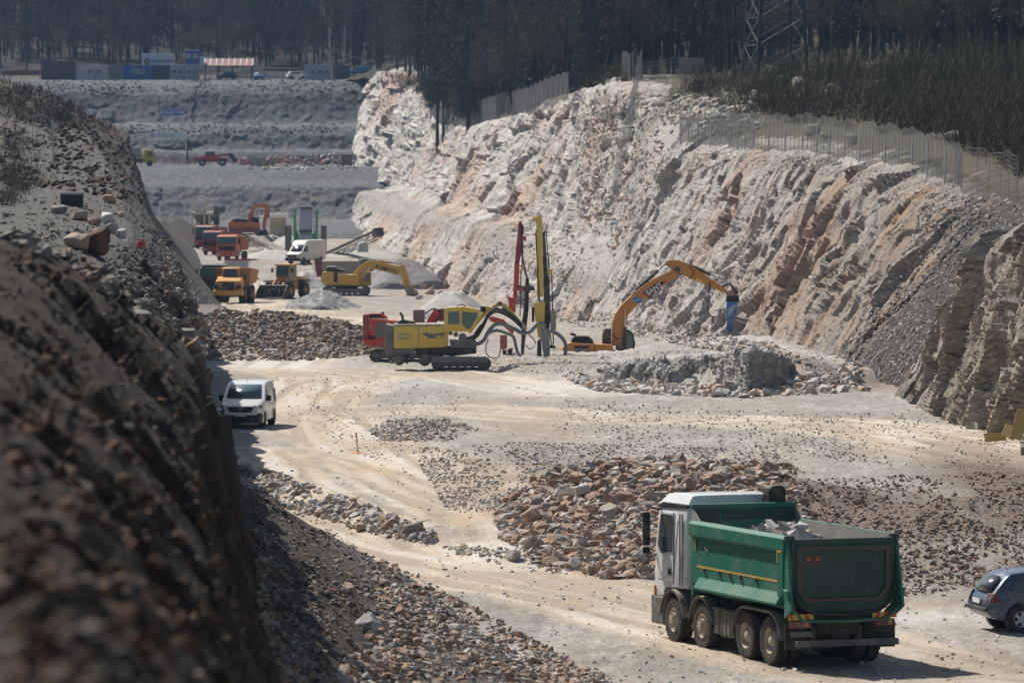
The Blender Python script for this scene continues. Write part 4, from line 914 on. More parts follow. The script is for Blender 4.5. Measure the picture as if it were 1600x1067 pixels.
brush('grass', 'tufts of green grass on the rim under the fence', [(1225, 255), (1260, 240), (1320, 252), (1310, 262), (1230, 268)], 26, .3, leafm('fresh_grass', (.07, .10, .03), (.15, .17, .07)), 9, 9, False, .03)
brush('grass', 'grass and weeds on the stony slope beside the hanging net', [(900, 200), (950, 150), (1100, 140), (1060, 200), (1000, 215), (950, 250)], 260, .28, bpy.data.materials['fresh_grass'], 10, 8, False, .03)

import time; print('TIMER 14_trees', time.process_time())
# ================================================================= shared vehicle parts
K_black = paint('black_plastic', (.012, .012, .013), .55, 0, .12)
K_rubber = paint('dusty_rubber', (.03, .028, .026), .85, 0, .26, 3, (.19, .165, .135))
K_steel = paint('worn_steel', (.16, .155, .15), .5, .6, .35, 2)
K_dsteel = paint('dark_steel', (.035, .035, .037), .55, .4, .28, 2)
K_chrome = paint('cylinder_rod', (.62, .62, .63), .2, 1, .05)
K_white = paint('white_paint', (.78, .78, .77), .35, 0, .10, 1.2, coat=.4)
K_hose = paint('grey_hose', (.19, .23, .26), .5, 0, .18)
K_lamp = paint('lamp_glass', (.55, .56, .57), .12, 0, .05)
K_red = paint('tail_lamp_red', (.16, .012, .012), .35, 0, .25)
K_orange_l = paint('orange_lens', (.75, .22, .02), .3, 0, .05)
G_dark = glass()
G_green = glass('green_tinted_glass', (.04, .12, .10), .08)
G_blue = glass('blue_grey_glass', (.06, .12, .15), .10)
TXT = {}
def text(name, s, size, mat, parent, loc, M3, ext=.004, spacing=1.0, bold=.0):
    c = bpy.data.curves.new(name+'_c', 'FONT'); c.body = s; c.size = size; c.extrude = ext; c.align_x = 'CENTER'; c.align_y = 'CENTER'; c.offset = bold; c.space_character = spacing
    o = bpy.data.objects.new(name+'_t', c); COL.objects.link(o); dg = bpy.context.evaluated_depsgraph_get()
    me = bpy.data.meshes.new_from_object(o.evaluated_get(dg)); bpy.data.objects.remove(o); bpy.data.curves.remove(c)
    me.materials.clear(); me.materials.append(mat); q = bpy.data.objects.new(name, me); COL.objects.link(q); q.parent = parent
    q.matrix_local = Matrix.Translation(loc) @ M3.to_4x4(); return q
def mside(a=0.0):   # text read on the +x side: runs along +y, up +z
    return Matrix(((0, 0, 1), (1, 0, 0), (0, 1, 0))) @ Matrix.Rotation(a, 3, 'Z')
def mfront():       # on a face looking along -y, runs along +x
    return Matrix(((1, 0, 0), (0, 0, -1), (0, 1, 0)))
def mnose():        # on a face looking along +y, runs along -x
    return Matrix(((-1, 0, 0), (0, 0, 1), (0, 1, 0)))
def wheel(parent, x, y, r, w, side, rim_mat=None, rimr=.56, lugs=26, hub='out', rimd=.0, dual=False):
    """side: +1 outer face towards +x"""
    t = MB(); h = w/2
    t.lathe([(r*rimr, -h*.9), (r*.72, -h), (r*.93, -h*.96), (r*.985, -h*.72), (r*.985, h*.72), (r*.93, h*.96), (r*.72, h), (r*rimr, h*.9), (r*rimr*.97, 0)], (x, y, r), 'x', 40, False)
    if lugs:
        for i in range(lugs):
            for s in (-1, 1):
                a = 2*math.pi*(i+.25*(s > 0)*2)/lugs
                c = (x+s*h*.48, y+math.cos(a)*r*.985, r+math.sin(a)*r*.985)
                t.box(c, (h*.82, r*.11, r*.05), ('X', a-math.pi/2) if True else None)
    if dual:
        xi = x-side*(w+.05)
        t.lathe([(r*rimr, -h*.9), (r*.93, -h*.96), (r*.985, -h*.7), (r*.985, h*.7), (r*.93, h*.96), (r*rimr, h*.9)], (xi, y, r), 'x', 32, False)
    o = t.build('wheel', K_rubber, parent, smooth=True)
    m = MB(); R = r*rimr*1.02; s = side
    if hub == 'out':
        m.lathe([(R, s*h*.80), (R*.93, s*h*.92), (R*.88, s*h*.70), (R*.62, s*h*.55), (R*.55, s*h*1.02), (R*.34, s*h*1.12), (R*.30, s*h*1.30), (.001, s*h*1.34)], (x, y, r), 'x', 24, False)
    elif hub == 'in':
        m.lathe([(R, s*h*.80), (R*.93, s*h*.92), (R*.86, s*h*.60), (R*.70, -s*h*.2), (R*.45, -s*h*.3), (R*.42, s*h*.55), (R*.30, s*h*.75), (.001, s*h*.78)], (x, y, r), 'x', 24, False)
    else:
        m.lathe([(R, s*h*.78), (R*.92, s*h*.86), (R*.85, s*h*.5), (.001, s*h*.42)], (x, y, r), 'x', 24, False)
    for i in range(10 if hub in ('out', 'in') else 5):
        a = 2*math.pi*i/(10 if hub in ('out', 'in') else 5)
        if hub in ('out', 'in'):
            rr = R*(.47 if hub == 'out' else .58); xx = s*h*(1.05 if hub == 'out' else 0)
            m.cyl((x+xx-.03*s, y+math.cos(a)*rr, r+math.sin(a)*rr), (x+xx+.05*s, y+math.cos(a)*rr, r+math.sin(a)*rr), r*.035, n=6)
        else:
            m.box((x+s*h*.66, y+math.cos(a)*R*.5, r+math.sin(a)*R*.5), (.03, R*.34, R*.86), ('X', a-math.pi/2))
    if hub not in ('out', 'in'): m.cyl((x+s*h*.4, y, r), (x+s*h*.72, y, r), R*.2, n=12)
    m.build('rim', rim_mat or K_steel, o, smooth=True)
    return o
def shell(mb, outline, wz, r=.07, xs=None):
    """rounded body: side outline (y,z) ccw swept across with softened flanks. wz(y,z) half width"""
    n = len(outline); O = [Vector(p) for p in outline]
    nor = []
    for i in range(n):
        e = (O[(i+1) % n]-O[i-1]).normalized(); nor.append(Vector((-e.y, e.x)))
    cx = sum((p for p in O), Vector((0, 0)))/n
    A = sum(O[i-1].x*O[i].y-O[i].x*O[i-1].y for i in range(n))
    sg = 1 if A > 0 else -1
    rows = []
    for s, ins in ((-1, 1.0), (-.985, .45), (-.94, .12), (-.84, 0), (-.5, -.12), (0, -.18), (.5, -.12), (.84, 0), (.94, .12), (.985, .45), (1, 1.0)):
        row = []
        for p, m in zip(O, nor):
            q = p+m*sg*r*ins; row.append((s*wz(p.x, p.y), q.x, q.y))
        rows.append(row)
    b = len(mb.v); mb.add([p for rw in rows for p in rw], [])
    m = len(rows)
    for i in range(m-1):
        for k in range(n): mb.f.append((b+i*n+k, b+i*n+(k+1) % n, b+(i+1)*n+(k+1) % n, b+(i+1)*n+k))
    mb.f.append(tuple(b+k for k in range(n))[::-1]); mb.f.append(tuple(b+(m-1)*n+k for k in range(n)))
    return mb
def sidepanel(mb, pts, wz, off=.006, both=True, t=.01):
    for s in ((1, -1) if both else (1,)):
        a = [(s*(wz(y, z)+off), y, z) for y, z in pts]; b = [(s*(wz(y, z)+off-t), y, z) for y, z in pts]; n = len(pts)
        mb.add(a+b, [tuple(range(n)), tuple(range(n, 2*n))[::-1]]+[(i, (i+1) % n, n+(i+1) % n, n+i) for i in range(n)])
    return mb
def arc(cy, cz, r, a0, a1, n=8):
    return [(cy+r*math.cos(math.radians(a0+(a1-a0)*i/n)), cz+r*math.sin(math.radians(a0+(a1-a0)*i/n))) for i in range(n+1)]
def track(parent, x, y0, y1, h, w, mat=None, name='track', shoes=True):
    t = MB(); r = h/2; L = []
    L += [(y1-r+r*math.sin(a), r+r*math.cos(a)) for a in np.linspace(0, math.pi, 9)]
    L += [(y0+r-r*math.sin(a), r-r*math.cos(a)) for a in np.linspace(0, math.pi, 9)]
    inn = [((y-(y0+y1)/2)*(1-.14*h/(y1-y0)*2)+(y0+y1)/2, r+(z-r)*.80) for y, z in L]
    n = len(L)
    for k in range(n):
        a, b, c, d = L[k], L[(k+1) % n], inn[(k+1) % n], inn[k]
        t.hexa([(x-w/2, *d), (x+w/2, *d), (x+w/2, *c), (x-w/2, *c), (x-w/2, *a), (x+w/2, *a), (x+w/2, *b), (x-w/2, *b)])
    if shoes:
        P2 = L+[L[0]]; s = 0; step = .19; nxt = 0
        for k in range(len(P2)-1):
            a, b = Vector(P2[k]), Vector(P2[k+1]); l = (b-a).length
            while nxt < s+l:
                q = a+(b-a)*((nxt-s)/l); ang = math.atan2((b-a).y, (b-a).x)
                t.box((x, q.x, q.y), (w*1.03, .12, .07), ('X', ang)); nxt += step
            s += l
    o = t.build(name, mat or K_dsteel, parent)
    m = MB(); m.box((x, (y0+y1)/2, h*.5), (w*.62, (y1-y0)-h*.9, h*.42))
    for s in np.linspace(y0+h*.9, y1-h*.9, 6): m.cyl((x-w*.36, s, h*.27), (x+w*.36, s, h*.27), h*.2, n=12)
    for s in (y0+r*1.05, y1-r*1.05): m.cyl((x-w*.4, s, r), (x+w*.4, s, r), r*.72, n=16)
    m.build('roller_frame', K_steel, o)
    return o
def cylinder_rod(parent, a, b, r, f=.55, mat=None, name='hydraulic_cylinder'):
    a, b = Vector(a), Vector(b); m = a+(b-a)*f
    o = MB().cyl(a, m, r, n=12).build(name, mat or K_dsteel, parent, smooth=True)
    MB().cyl(m, b, r*.55, n=10).build('rod', K_chrome, o, smooth=True); return o
def hexplate(mb, pts, x0, x1): return mb.prism(pts, x0, x1, 'x')
# ================================================================= green tipper (hero)
T_green = paint('tipper_green', (.005, .145, .098), .40, 0, .24, .8, (.20, .24, .18), lowdust=(2.0, .35))
T_dgreen = paint('tailgate_green', (.010, .055, .045), .5, 0, .42, .8, (.12, .125, .11))
T_cab = paint('white_cab', (.80, .80, .80), .3, 0, .12, 1.0, coat=.5, lowdust=(1.9, .5))
T_grey = paint('mudguard_grey', (.06, .065, .068), .6, 0, .35, 1.4)
T_chassis = paint('muddy_chassis', (.03, .028, .026), .8, .1, .45, 2, (.20, .165, .125))
T_yellow = paint('yellow_line', (.62, .36, .02), .5, 0, .25)
T_redline = paint('faded_red_line', (.23, .06, .055), .6, 0, .45, 3, (.10, .11, .09))
T_rim = paint('dusty_rim', (.40, .35, .28), .6, .1, .35, 3, (.44, .38, .30))
T_inner = paint('scraped_box_inside', (.33, .32, .30), .55, .3, .35, 1.5)
T_refr = paint('reflective_red', (.75, .06, .03), .4, 0, .1); T_refy = paint('reflective_yellow', (.65, .65, .06), .4, 0, .1)
_p = gp(1210, 1040)
_th = math.radians(20.5)
TR = empty('tipper_truck', (0, 0, 0), _th, 'green eight-wheeled tipper truck with white cab driving away loaded with grey rock', 'truck')
_l = Vector((-1.12, 0, 0)); _l.rotate(Matrix.Rotation(_th, 3, 'Z'))
_tx, _ty = _p[0]-_l.x, _p[1]-_l.y+.3; TR.location = (_tx, _ty, fz(_tx, _ty)-.02)
for y, front in ((5.6, 1), (3.9, 1), (1.35, 0), (0, 0)):
    for s in (-1, 1):
        if front: wheel(TR, s*1.06, y, .53, .34, s, T_rim, .54, 24, 'out')
        else: wheel(TR, s*1.10, y, .53, .29, s, T_rim, .56, 24, 'in', dual=True)
m = MB()
for s in (-1, 1): m.bb((s*.43-.05, -1.0, .78), (s*.43+.05, 6.9, 1.06))
for y in (-.9, 0, 1.35, 2.6, 3.9, 5.6): m.bb((-.42, y-.06, .8), (.42, y+.06, 1.02))
for y in (5.6, 3.9, 1.35, 0): m.cyl((-1.0, y, .53), (1.0, y, .53), .10, n=10)
for y in (0, 1.35): m.lathe([(.06, -.3), (.27, -.2), (.30, 0), (.27, .2), (.06, .3)], (0, y, .53), 'y', 16)
m.cyl((0, 0, .55), (0, 5.2, .85), .07); m.bb((-.35, 5.2, .5), (.35, 6.6, 1.15))
for s in (-1, 1): m.cyl((s*.62, -.6, .35), (s*.62, .3, .55), .05)
m.bb((-.5, -1.02, .72), (.5, -.92, 1.12)); m.bb((-.2, -1.1, .62), (.2, -1.0, .85))
m.build('chassis', T_chassis, TR, bevel=.01)
# rear bar, tail panels
m = MB(); m.bb((-1.22, -1.50, .50), (1.22, -1.38, .64))
for s in (-1, 1): m.bb((s*.55-.05, -1.42, .5), (s*.55+.05, -.8, .60)); m.bb((s*.55-.05, -.9, .5), (s*.55+.05, -.8, .9))
m.build('underrun_bar', T_grey, TR, bevel=.012)
for s in (-1, 1):
    q = MB().bb((s*1.0-.26, -1.24, .90), (s*1.0+.24, -1.14, 1.05)).build('tail_lamp', K_red, TR, bevel=.01)
    MB().bb((s*1.0+.08, -1.245, .93), (s*1.0+.16, -1.242, 1.02)).build('lens', T_yellow, q)
    b = MB().bb((s*1.0-.31, -1.27, 1.08), (s*1.0+.27, -1.245, 1.21)).build('warning_board', T_refy, TR)
    st = MB()
    for i in range(3):
        x0 = s*1.0-.27+i*.19; d = .07*s
        st.prism([(x0, 1.082), (x0+.10, 1.082), (x0+.10+d, 1.208), (x0+d, 1.208)], -1.276, -1.271, 'y')
    st.build('stripe', T_refr, b)
    MB().bb((s*1.08-.26, -1.12, .42), (s*1.08+.22, -1.09, .98)).build('mud_flap', K_rubber, TR)
MB().bb((-1.24, -1.20, .70), (-.72, -1.185, .82)).build('number_plate', K_steel, TR)
# mudguards
def guard(y0, y1, r, s, x0=.88, x1=1.26, n=14, flat=False):
    m = MB(); pr = []
    if flat: pts = arc(y1, .53, r, 5, 90, 8)+arc(y0, .53, r, 90, 175, 8)
    else: pts = arc(y0, .53, r, 8, 172, 14)
    rows = []
    for (y, z) in pts:
        ny, nz = y-(y0+y1)/2, z-.4
        rows.append([(s*x0, y, z), (s*x1, y, z), (s*x1, y*1.0, z-.05)])
    m.grid(rows); return m.build('mudguard', T_grey, TR, solid=.025, smooth=True)
for s in (-1, 1):
    guard(5.6, 5.6, .70, s); guard(3.9, 3.9, .68, s); guard(0, 1.35, .66, s, flat=True, x0=.80)
# tanks and boxes along both sides
m = MB()
m.bb((-1.2, 2.95, .42), (-.62, 3.22, 1.02)); t_ = m.build('air_tank_box', K_steel, TR, bevel=.03)
m = MB(); m.prism([(-1.22, .40), (-.62, .40), (-.58, .5), (-.58, 1.02), (-1.18, 1.02), (-1.22, .95)], 2.12, 2.82, 'y'); q = m.build('fuel_tank', K_steel, TR, bevel=.05)
m = MB()
for y in (2.25, 2.47, 2.69): m.bb((-1.235, y-.025, .40), (-.6, y+.025, 1.035))
m.build('tank_strap', T_grey, q, bevel=.008)
m = MB(); m.prism([(1.22, .40), (.62, .40), (.58, 1.0), (1.2, 1.0)], 2.2, 3.2, 'y'); m.build('battery_box', T_grey, TR, bevel=.04)
m = MB(); m.cyl((-1.0, 4.78, .72), (-1.0, 4.55, .72), .15, n=16); m.cyl((-.95, 4.82, .45), (-.95, 4.5, .45), .14, n=16); m.build('air_cylinder', K_steel, TR, smooth=True)
# ---- cab
cw = lambda y, z: 1.19-(.05*max(0, z-1.9)) if z > 1.9 else 1.19
out = [(4.95, 1.28), (6.35, 1.22), (6.40, 1.02), (7.02, .98), (7.10, 1.5), (7.06, 2.05), (6.95, 3.00), (6.86, 3.12), (6.2, 3.16), (4.95, 3.16)]
cab = shell(MB(), out, cw, .05).build('cab', T_cab, TR, smooth=True)
# roof hood
m = MB(); ro = [(4.93, 3.17), (6.7, 3.15), (6.98, 3.08), (6.90, 3.24), (6.62, 3.40), (5.9, 3.44), (4.95, 3.42)]
shell(m, ro, lambda y, z: 1.13-(z-3.1)*.35, .05).build('roof_hood', T_cab, TR, smooth=True)
m = MB(); m.prism([(4.95, 3.135), (6.99, 3.06), (7.0, 3.13), (4.95, 3.19)], -1.15, 1.15, 'x'); m.build('roof_seam', K_black, cab)
# side details, doors
for s in (-1, 1):
    d = MB()
    dp = [(5.78, 1.42), (6.84, 1.42), (6.95, 1.9), (6.90, 2.55), (6.82, 2.98), (5.80, 2.98)]
    a = [(s*(cw(y, z)+.012), y, z) for y, z in dp]; b = [(s*(cw(y, z)-.01), y, z) for y, z in dp]; n = len(dp)
    d.add(a+b, [tuple(range(n)), tuple(range(n, 2*n))[::-1]]+[(i, (i+1) % n, n+(i+1) % n, n+i) for i in range(n)])
    dr = d.build('door', T_cab, TR, bevel=.008)
    wpts = [(5.90, 2.08), (6.62, 2.02), (6.84, 2.20), (6.80, 2.60), (6.75, 2.88), (6.66, 2.93), (5.95, 2.93), (5.90, 2.86)]
    g = MB(); a = [(s*(cw(y, z)+.022), y, z) for y, z in wpts]; b = [(s*(cw(y, z)), y, z) for y, z in wpts]; n = len(wpts)
    g.add(a+b, [tuple(range(n)), tuple(range(n, 2*n))[::-1]]+[(i, (i+1) % n, n+(i+1) % n, n+i) for i in range(n)])
    g.build('door_window', G_dark, dr)
    MB().box((s*1.215, 5.98, 1.62), (.02, .20, .16)).build('handle', K_black, dr, bevel=.02)
    MB().bb((s*1.175, 5.755, 1.35), (s*1.200, 5.77, 3.0)).bb((s*1.175, 5.30, 1.35), (s*1.205, 5.33, 3.0)).bb((s*1.175, 5.12, 1.35), (s*1.205, 5.16, 3.0)).build('body_seam', T_grey, cab)
    mr = MB(); mr.box((s*1.42, 7.02, 2.56), (.19, .10, .78)); mr.box((s*1.42, 7.02, 2.06), (.18, .1, .16))
    mo = mr.build('mirror', K_black, TR, bevel=.035)
    MB().bb((s*1.34, 6.965, 2.22), (s*1.50, 6.968, 2.90)).build('mirror_glass', G_blue, mo)
    mm = MB(); mm.tube([(s*1.15, 6.75, 3.02), (s*1.35, 6.95, 3.06), (s*1.42, 7.02, 2.98)], .028); mm.tube([(s*1.17, 6.95, 1.98), (s*1.36, 7.0, 1.88), (s*1.42, 7.02, 1.95)], .028); mm.build('mirror_arm', K_black, mo)
    st = MB(); st.bb((s*.92, 6.35, .36), (s*1.2, 6.95, .55)); st.bb((s*.92, 6.30, .66), (s*1.21, 6.4, 1.2)); st.bb((s*.95, 6.38, .75), (s*1.2, 6.98, .80)); st.build('step', T_grey, TR, bevel=.02)
    fl = MB(); fl.bb((s*1.02, 6.98, .95), (s*1.22, 7.06, 1.25)); fl.build('side_lamp', K_orange_l, TR, bevel=.01)
MB().prism([(6.35, .36), (7.22, .36), (7.24, 1.02), (7.10, 1.04), (6.9, 1.0), (6.40, 1.02)], -1.23, 1.23, 'x').build('bumper', T_grey, TR, bevel=.04)
MB().grid([[(-1.05, 7.10, 1.98), (1.05, 7.10, 1.98)], [(-1.0, 6.99, 2.95), (1.0, 6.99, 2.95)]]).build('windscreen', G_dark, cab, solid=.012)
MB().bb((-1.0, 7.09, 1.15), (1.0, 7.13, 1.85)).build('grille', K_black, cab, bevel=.02)
# intake tower on the far rear corner, exhaust box
m = MB(); m.prism([(.72, 2.2), (1.14, 2.2), (1.14, 3.55), (1.06, 3.64), (.80, 3.64), (.72, 3.58)], 4.50, 4.92, 'y'); m.build('air_intake', K_black, TR, bevel=.04)
m = MB(); m.bb((-1.0, 4.55, 1.15), (.95, 4.9, 1.9)); m.cyl((-1.12, 4.62, .8), (-1.12, 4.62, 1.65), .055); m.build('intake_duct', T_chassis, TR, bevel=.03)
# ---- tipping body: half-pipe trough, y from -1.05 to 4.35
y0, y1, zt = -1.05, 4.32, 2.86; W = 1.27
prof_o = [(-W, zt), (-W, 1.95), (-W, 1.50), (-1.12, 1.28), (-.75, 1.16), (.75, 1.16), (1.12, 1.28), (W, 1.50), (W, 1.95), (W, zt)]
prof_i = [(x*(W-.085)/W if abs(x) > .8 else x, z+.05 if z < 2.8 else z+.035) for x, z in prof_o]
m = MB(); rows = [[(x, y, z) for x, z in prof_o] for y in (y0, y1)]; m.grid(rows)
body = m.build('tipping_body', T_green, TR, solid=.0)
m = MB(); m.grid([[(x*1.0, y, z) for x, z in prof_i] for y in (y0+.01, y1-.04)]); m.build('body_lining', T_inner, body)
# top rails (inclined caps), side ribs, lower ledge
for s in (-1, 1):
    r_ = MB(); r_.prism([(s*(W-.07), zt+.05), (s*(W+.03), zt+.05), (s*(W+.10), zt-.02), (s*(W+.10), zt-.27), (s*(W+.01), zt-.33), (s*(W-.07), zt-.30)], y0-.04, y1+.02, 'y'); r_.build('top_rail', T_green, body, bevel=.012)
    r_ = MB(); r_.prism([(s*(W-.01), 1.66), (s*(W+.15), 1.42), (s*(W+.15), 1.375), (s*1.1, 1.34), (s*1.1, 1.5)], y0+.25, y1-.42, 'y'); r_.build('lower_ledge', T_green, body, bevel=.008)
    r_ = MB(); r_.prism([(s*(W-.02), zt-.3), (s*(W+.09), zt-.3), (s*(W+.08), 1.60), (s*1.10, 1.26), (s*1.0, 1.26)], y0+.02, y0+.34, 'y'); r_.build('side_post', T_green, body, bevel=.01); MB().prism([(s*(W-.02), zt-.3), (s*(W+.03), zt-.3), (s*(W+.03), 2.3), (s*(W-.02), 2.2)], y1-.28, y1-.2, 'y').build('side_post', T_green, body, bevel=.01)
    yl = MB(); yl.bb((s*(W+.003), y0+.36, 1.86), (s*(W+.008), y1-.3, 1.905)); yl.bb((s*(W+.092), y0+.30, 2.30), (s*(W+.097), y0+.335, 2.58)); yl.bb((s*(W+.092), y0+.08, 2.54), (s*(W+.097), y0+.335, 2.58))
    yl.bb((s*(W+.033), y1-.27, 2.26), (s*(W+.038), y1-.235, 2.52)); yl.build('reflective_tape', T_yellow, body)
    for y in (.6, 1.5, 2.1, 2.7, 3.6): hk = MB(); hk.box((s*(W+.03), y, 1.83), (.06, .05, .08)); hk.cyl((s*(W+.02), y-.06, 1.80), (s*(W+.02), y+.06, 1.80), .022); hk.build('tie_hook', T_grey, body)
# headboard
m = MB(); m.prism([(-W, 1.2), (W, 1.2), (W, 3.24), (-W, 3.24)], y1-.02, y1+.06, 'y'); m.bb((-W-.03, y1-.05, 3.17), (W+.03, y1+.1, 3.27))
hb = m.build('headboard', T_green, body, bevel=.01)
m = MB(); m.bb((-W+.02, y1-.045, 2.86), (-.62, y1-.02, 3.16)); m.bb((.62, y1-.045, 2.86), (W-.02, y1-.02, 3.16)); m.bb((-.55, y1-.035, 2.9), (.55, y1-.02, 3.14)); m.build('headboard_panel', T_dgreen, hb, bevel=.01)
for s in (-1, 1): MB().prism([(y1-.5, zt+.02), (y1, zt+.02), (y1, 3.2)], s*(W-.02), s*(W+.02), 'x').build('corner_gusset', T_inner, hb)
# tailgate with rounded lower corners
tg = [(-1.24, 2.84), (-1.24, 1.92), (-1.20, 1.62), (-1.04, 1.36), (-.80, 1.24), (.80, 1.24), (1.04, 1.36), (1.20, 1.62), (1.24, 1.92), (1.24, 2.84)]
m = MB(); m.prism(tg, y0-.18, y0-.06, 'y'); gate = m.build('tailgate', T_dgreen, TR, bevel=.02)
inn = [(-1.0, 2.58), (-1.0, 1.78), (-.80, 1.55), (.80, 1.55), (1.0, 1.78), (1.0, 2.58)]
m = MB(); ou = [(x*1.13, 2.08+(z-2.08)*1.22) for x, z in inn]; n = len(inn)
m.add([(x, y0-.182, z) for x, z in inn]+[(x, y0-.225, z) for x, z in ou]+[(x, y0-.225, z) for x, z in [(a*.999, b) for a, b in inn]], [])
for i in range(n):
    j = (i+1) % n; m.f.append((n+i, n+j, 2*n+j, 2*n+i)); m.f.append((2*n+i, 2*n+j, j, i))
m.add([(x, y0-.18, z) for x, z in ou]+[(x, y0-.225, z) for x, z in ou], [(i, (i+1) % n, n+(i+1) % n, n+i) for i in range(n)])
m.build('gate_frame', T_dgreen, gate)
rl = MB(); l1 = [(x*1.065, 2.08+(z-2.08)*1.11) for x, z in inn]; l2 = [(x*1.035, 2.08+(z-2.08)*1.06) for x, z in inn]
for i in range(n):
    j = (i+1) % n; rl.add([(l1[i][0], y0-.228, l1[i][1]), (l1[j][0], y0-.228, l1[j][1]), (l2[j][0], y0-.228, l2[j][1]), (l2[i][0], y0-.228, l2[i][1])], [(0, 1, 2, 3)])
rl.build('red_outline', T_redline, gate, solid=.003)
for i, x in enumerate((-.83, -.62)):
    rg = MB(); rg.lathe([(.10, 0), (.10, .006), (.075, .006), (.075, 0)], (x, y0-.192, 2.40), 'y', 20); rg.build('speed_disc', T_redline, gate)
    text('speed_number', ('80', '50')[i], .10, T_yellow, gate, (x, y0-.19, 2.40), mfront())
# collar of the body behind the gate, swept back at the bottom like a chute
for s in (-1, 1):
    c = MB(); c.hexa([(s*1.25, y0-.02, 1.1), (s*1.34, y0-.02, 1.1), (s*1.36, y0-.45, 1.34), (s*1.30, y0-.45, 1.34), (s*1.25, y0-.02, 2.86), (s*1.33, y0-.02, 2.86), (s*1.33, y0-.14, 2.86), (s*1.25, y0-.14, 2.86)])
    c.build('chute_cheek', T_green, body, bevel=.01)
c = MB(); R0 = [(-1.34, 1.75), (-1.24, 1.36), (-.95, 1.08), (0, 1.05), (.95, 1.08), (1.24, 1.36), (1.34, 1.75)]
c.grid([[(x, y0, z) for x, z in R0], [(x*1.05, y0-.34, z-.02) for x, z in R0]]); c.build('chute', T_green, body, solid=.05)
c = MB(); c.tube([(-1.27, y0-.2, 2.5), (-1.25, y0-.24, 1.9), (-1.12, y0-.26, 1.45), (-.8, y0-.28, 1.22), (0, y0-.28, 1.18), (.8, y0-.28, 1.22), (1.12, y0-.26, 1.45), (1.25, y0-.24, 1.9), (1.27, y0-.2, 2.5)], .025); c.build('gate_seal', K_rubber, gate)
for s in (-1, 1): MB().cyl((s*1.15, y0-.1, 2.86), (s*1.36, y0-.1, 2.86), .06).box((s*1.28, y0-.08, 2.78), (.04, .2, .25)).build('gate_hinge', T_dgreen, gate)
m = MB(); m.bb((-.75, y0+.1, 1.05), (-.55, y1-.1, 1.18)); m.bb((.55, y0+.1, 1.05), (.75, y1-.1, 1.18))
for y in np.linspace(y0+.4, y1-.4, 7): m.bb((-1.05, y-.05, 1.08), (1.05, y+.05, 1.2))
m.prism([(-.95, 1.16), (-.8, 1.04), (.8, 1.04), (.95, 1.16)], y0-.05, y0+.2, 'y'); m.build('subframe', T_chassis, body)
m = MB(); m.tube([(-1.25, 3.2, 1.0), (-1.28, 2.2, 1.0), (-1.28, 1.9, .95)], .02); m.build('side_rail', T_grey, TR)
for o in list(TR.children_recursive):
    if o.name.split('.')[0] in ('cab', 'roof_hood', 'roof_seam', 'door', 'door_window', 'handle', 'body_seam', 'mirror', 'mirror_glass', 'mirror_arm', 'step', 'side_lamp', 'bumper', 'windscreen', 'grille'):
        for v in o.data.vertices: v.co.y = v.co.y if v.co.y < 4.95 else (4.95+(v.co.y-4.95)*.87 if o.name.split('.')[0] != 'mirror' else v.co.y-.27)
# load of rock: mounded chunks, its own thing
rng = np.random.default_rng(3); pts = []; sz = []
for i in range(420):
    x = rng.uniform(-1.05, 1.05); y = rng.uniform(.2, 4.15)
    hgt = 2.28+.62*math.exp(-((x-.1)/.85)**2-((y-2.35)/1.25)**2)
    pts.append((x, y, hgt-rng.uniform(0, .22))); sz.append(rng.uniform(.16, .58))
o = rocks_mesh('rock_load', np.array(pts), np.array(sz), S_grey, rng, .4, 1.5)
lb = MB(); lb.grid([[(x, y, 1.95+.5*math.exp(-(x/.8)**2-((y-2.2)/1.3)**2)) for x in np.linspace(-1.12, 1.12, 9)] for y in np.linspace(-.9, 4.2, 12)])
lb.build('load_bed', MG_grey, o)
o.location = TR.location; o.rotation_euler = TR.rotation_euler
tag(o, 'grey broken rock heaped in the green tipper body', 'rock load', None, 'stuff')
# ================================================================= vans and cars
def car(name, label, cat, loc, th, outline, wz, paintm, wheels, wr, ww, r=.06, glassm=None, side_glass=None, front_glass=None, rear_glass=None, rim=None):
    C = empty(name, loc, th, label, cat)
    b = shell(MB(), outline, wz, r).build('body', paintm, C, smooth=True)
    for y in wheels:
        for s in (-1, 1):
            wheel(C, s*(wz(y, .3)-ww*.5+.01), y, wr, ww, s, rim or K_steel, .60, 0, 'car')
            MB().cyl((s*(wz(y, .3)-ww-.06), y, wr), (s*(wz(y, .3)-.035), y, wr), wr*1.12, n=24).build('wheel_arch', K_black, C)
    for pts in side_glass or []: 
        for s in (-1, 1):
            n = len(pts); a = [(s*(wz(y, z)+.004), y, z) for y, z in pts]; c = [(s*(wz(y, z)-.03), y, z) for y, z in pts]
            MB().add(a+c, [tuple(range(n)), tuple(range(n, 2*n))[::-1]]+[(i, (i+1) % n, n+(i+1) % n, n+i) for i in range(n)]).build('side_window', glassm or G_dark, C)
    for nm, g in (('windscreen', front_glass), ('rear_window', rear_glass)):
        if g:
            (ya, za, wa), (yb, zb, wb) = g
            MB().grid([[(-wa, ya, za), (0, ya+(.05 if ya > 0 else -.04), za), (wa, ya, za)], [(-wb, yb, zb), (0, yb+(.05 if ya > 0 else -.04), zb), (wb, yb, zb)]]).build(nm, G_blue if glassm is None else glassm, C, solid=.02, smooth=True)
    return C, b
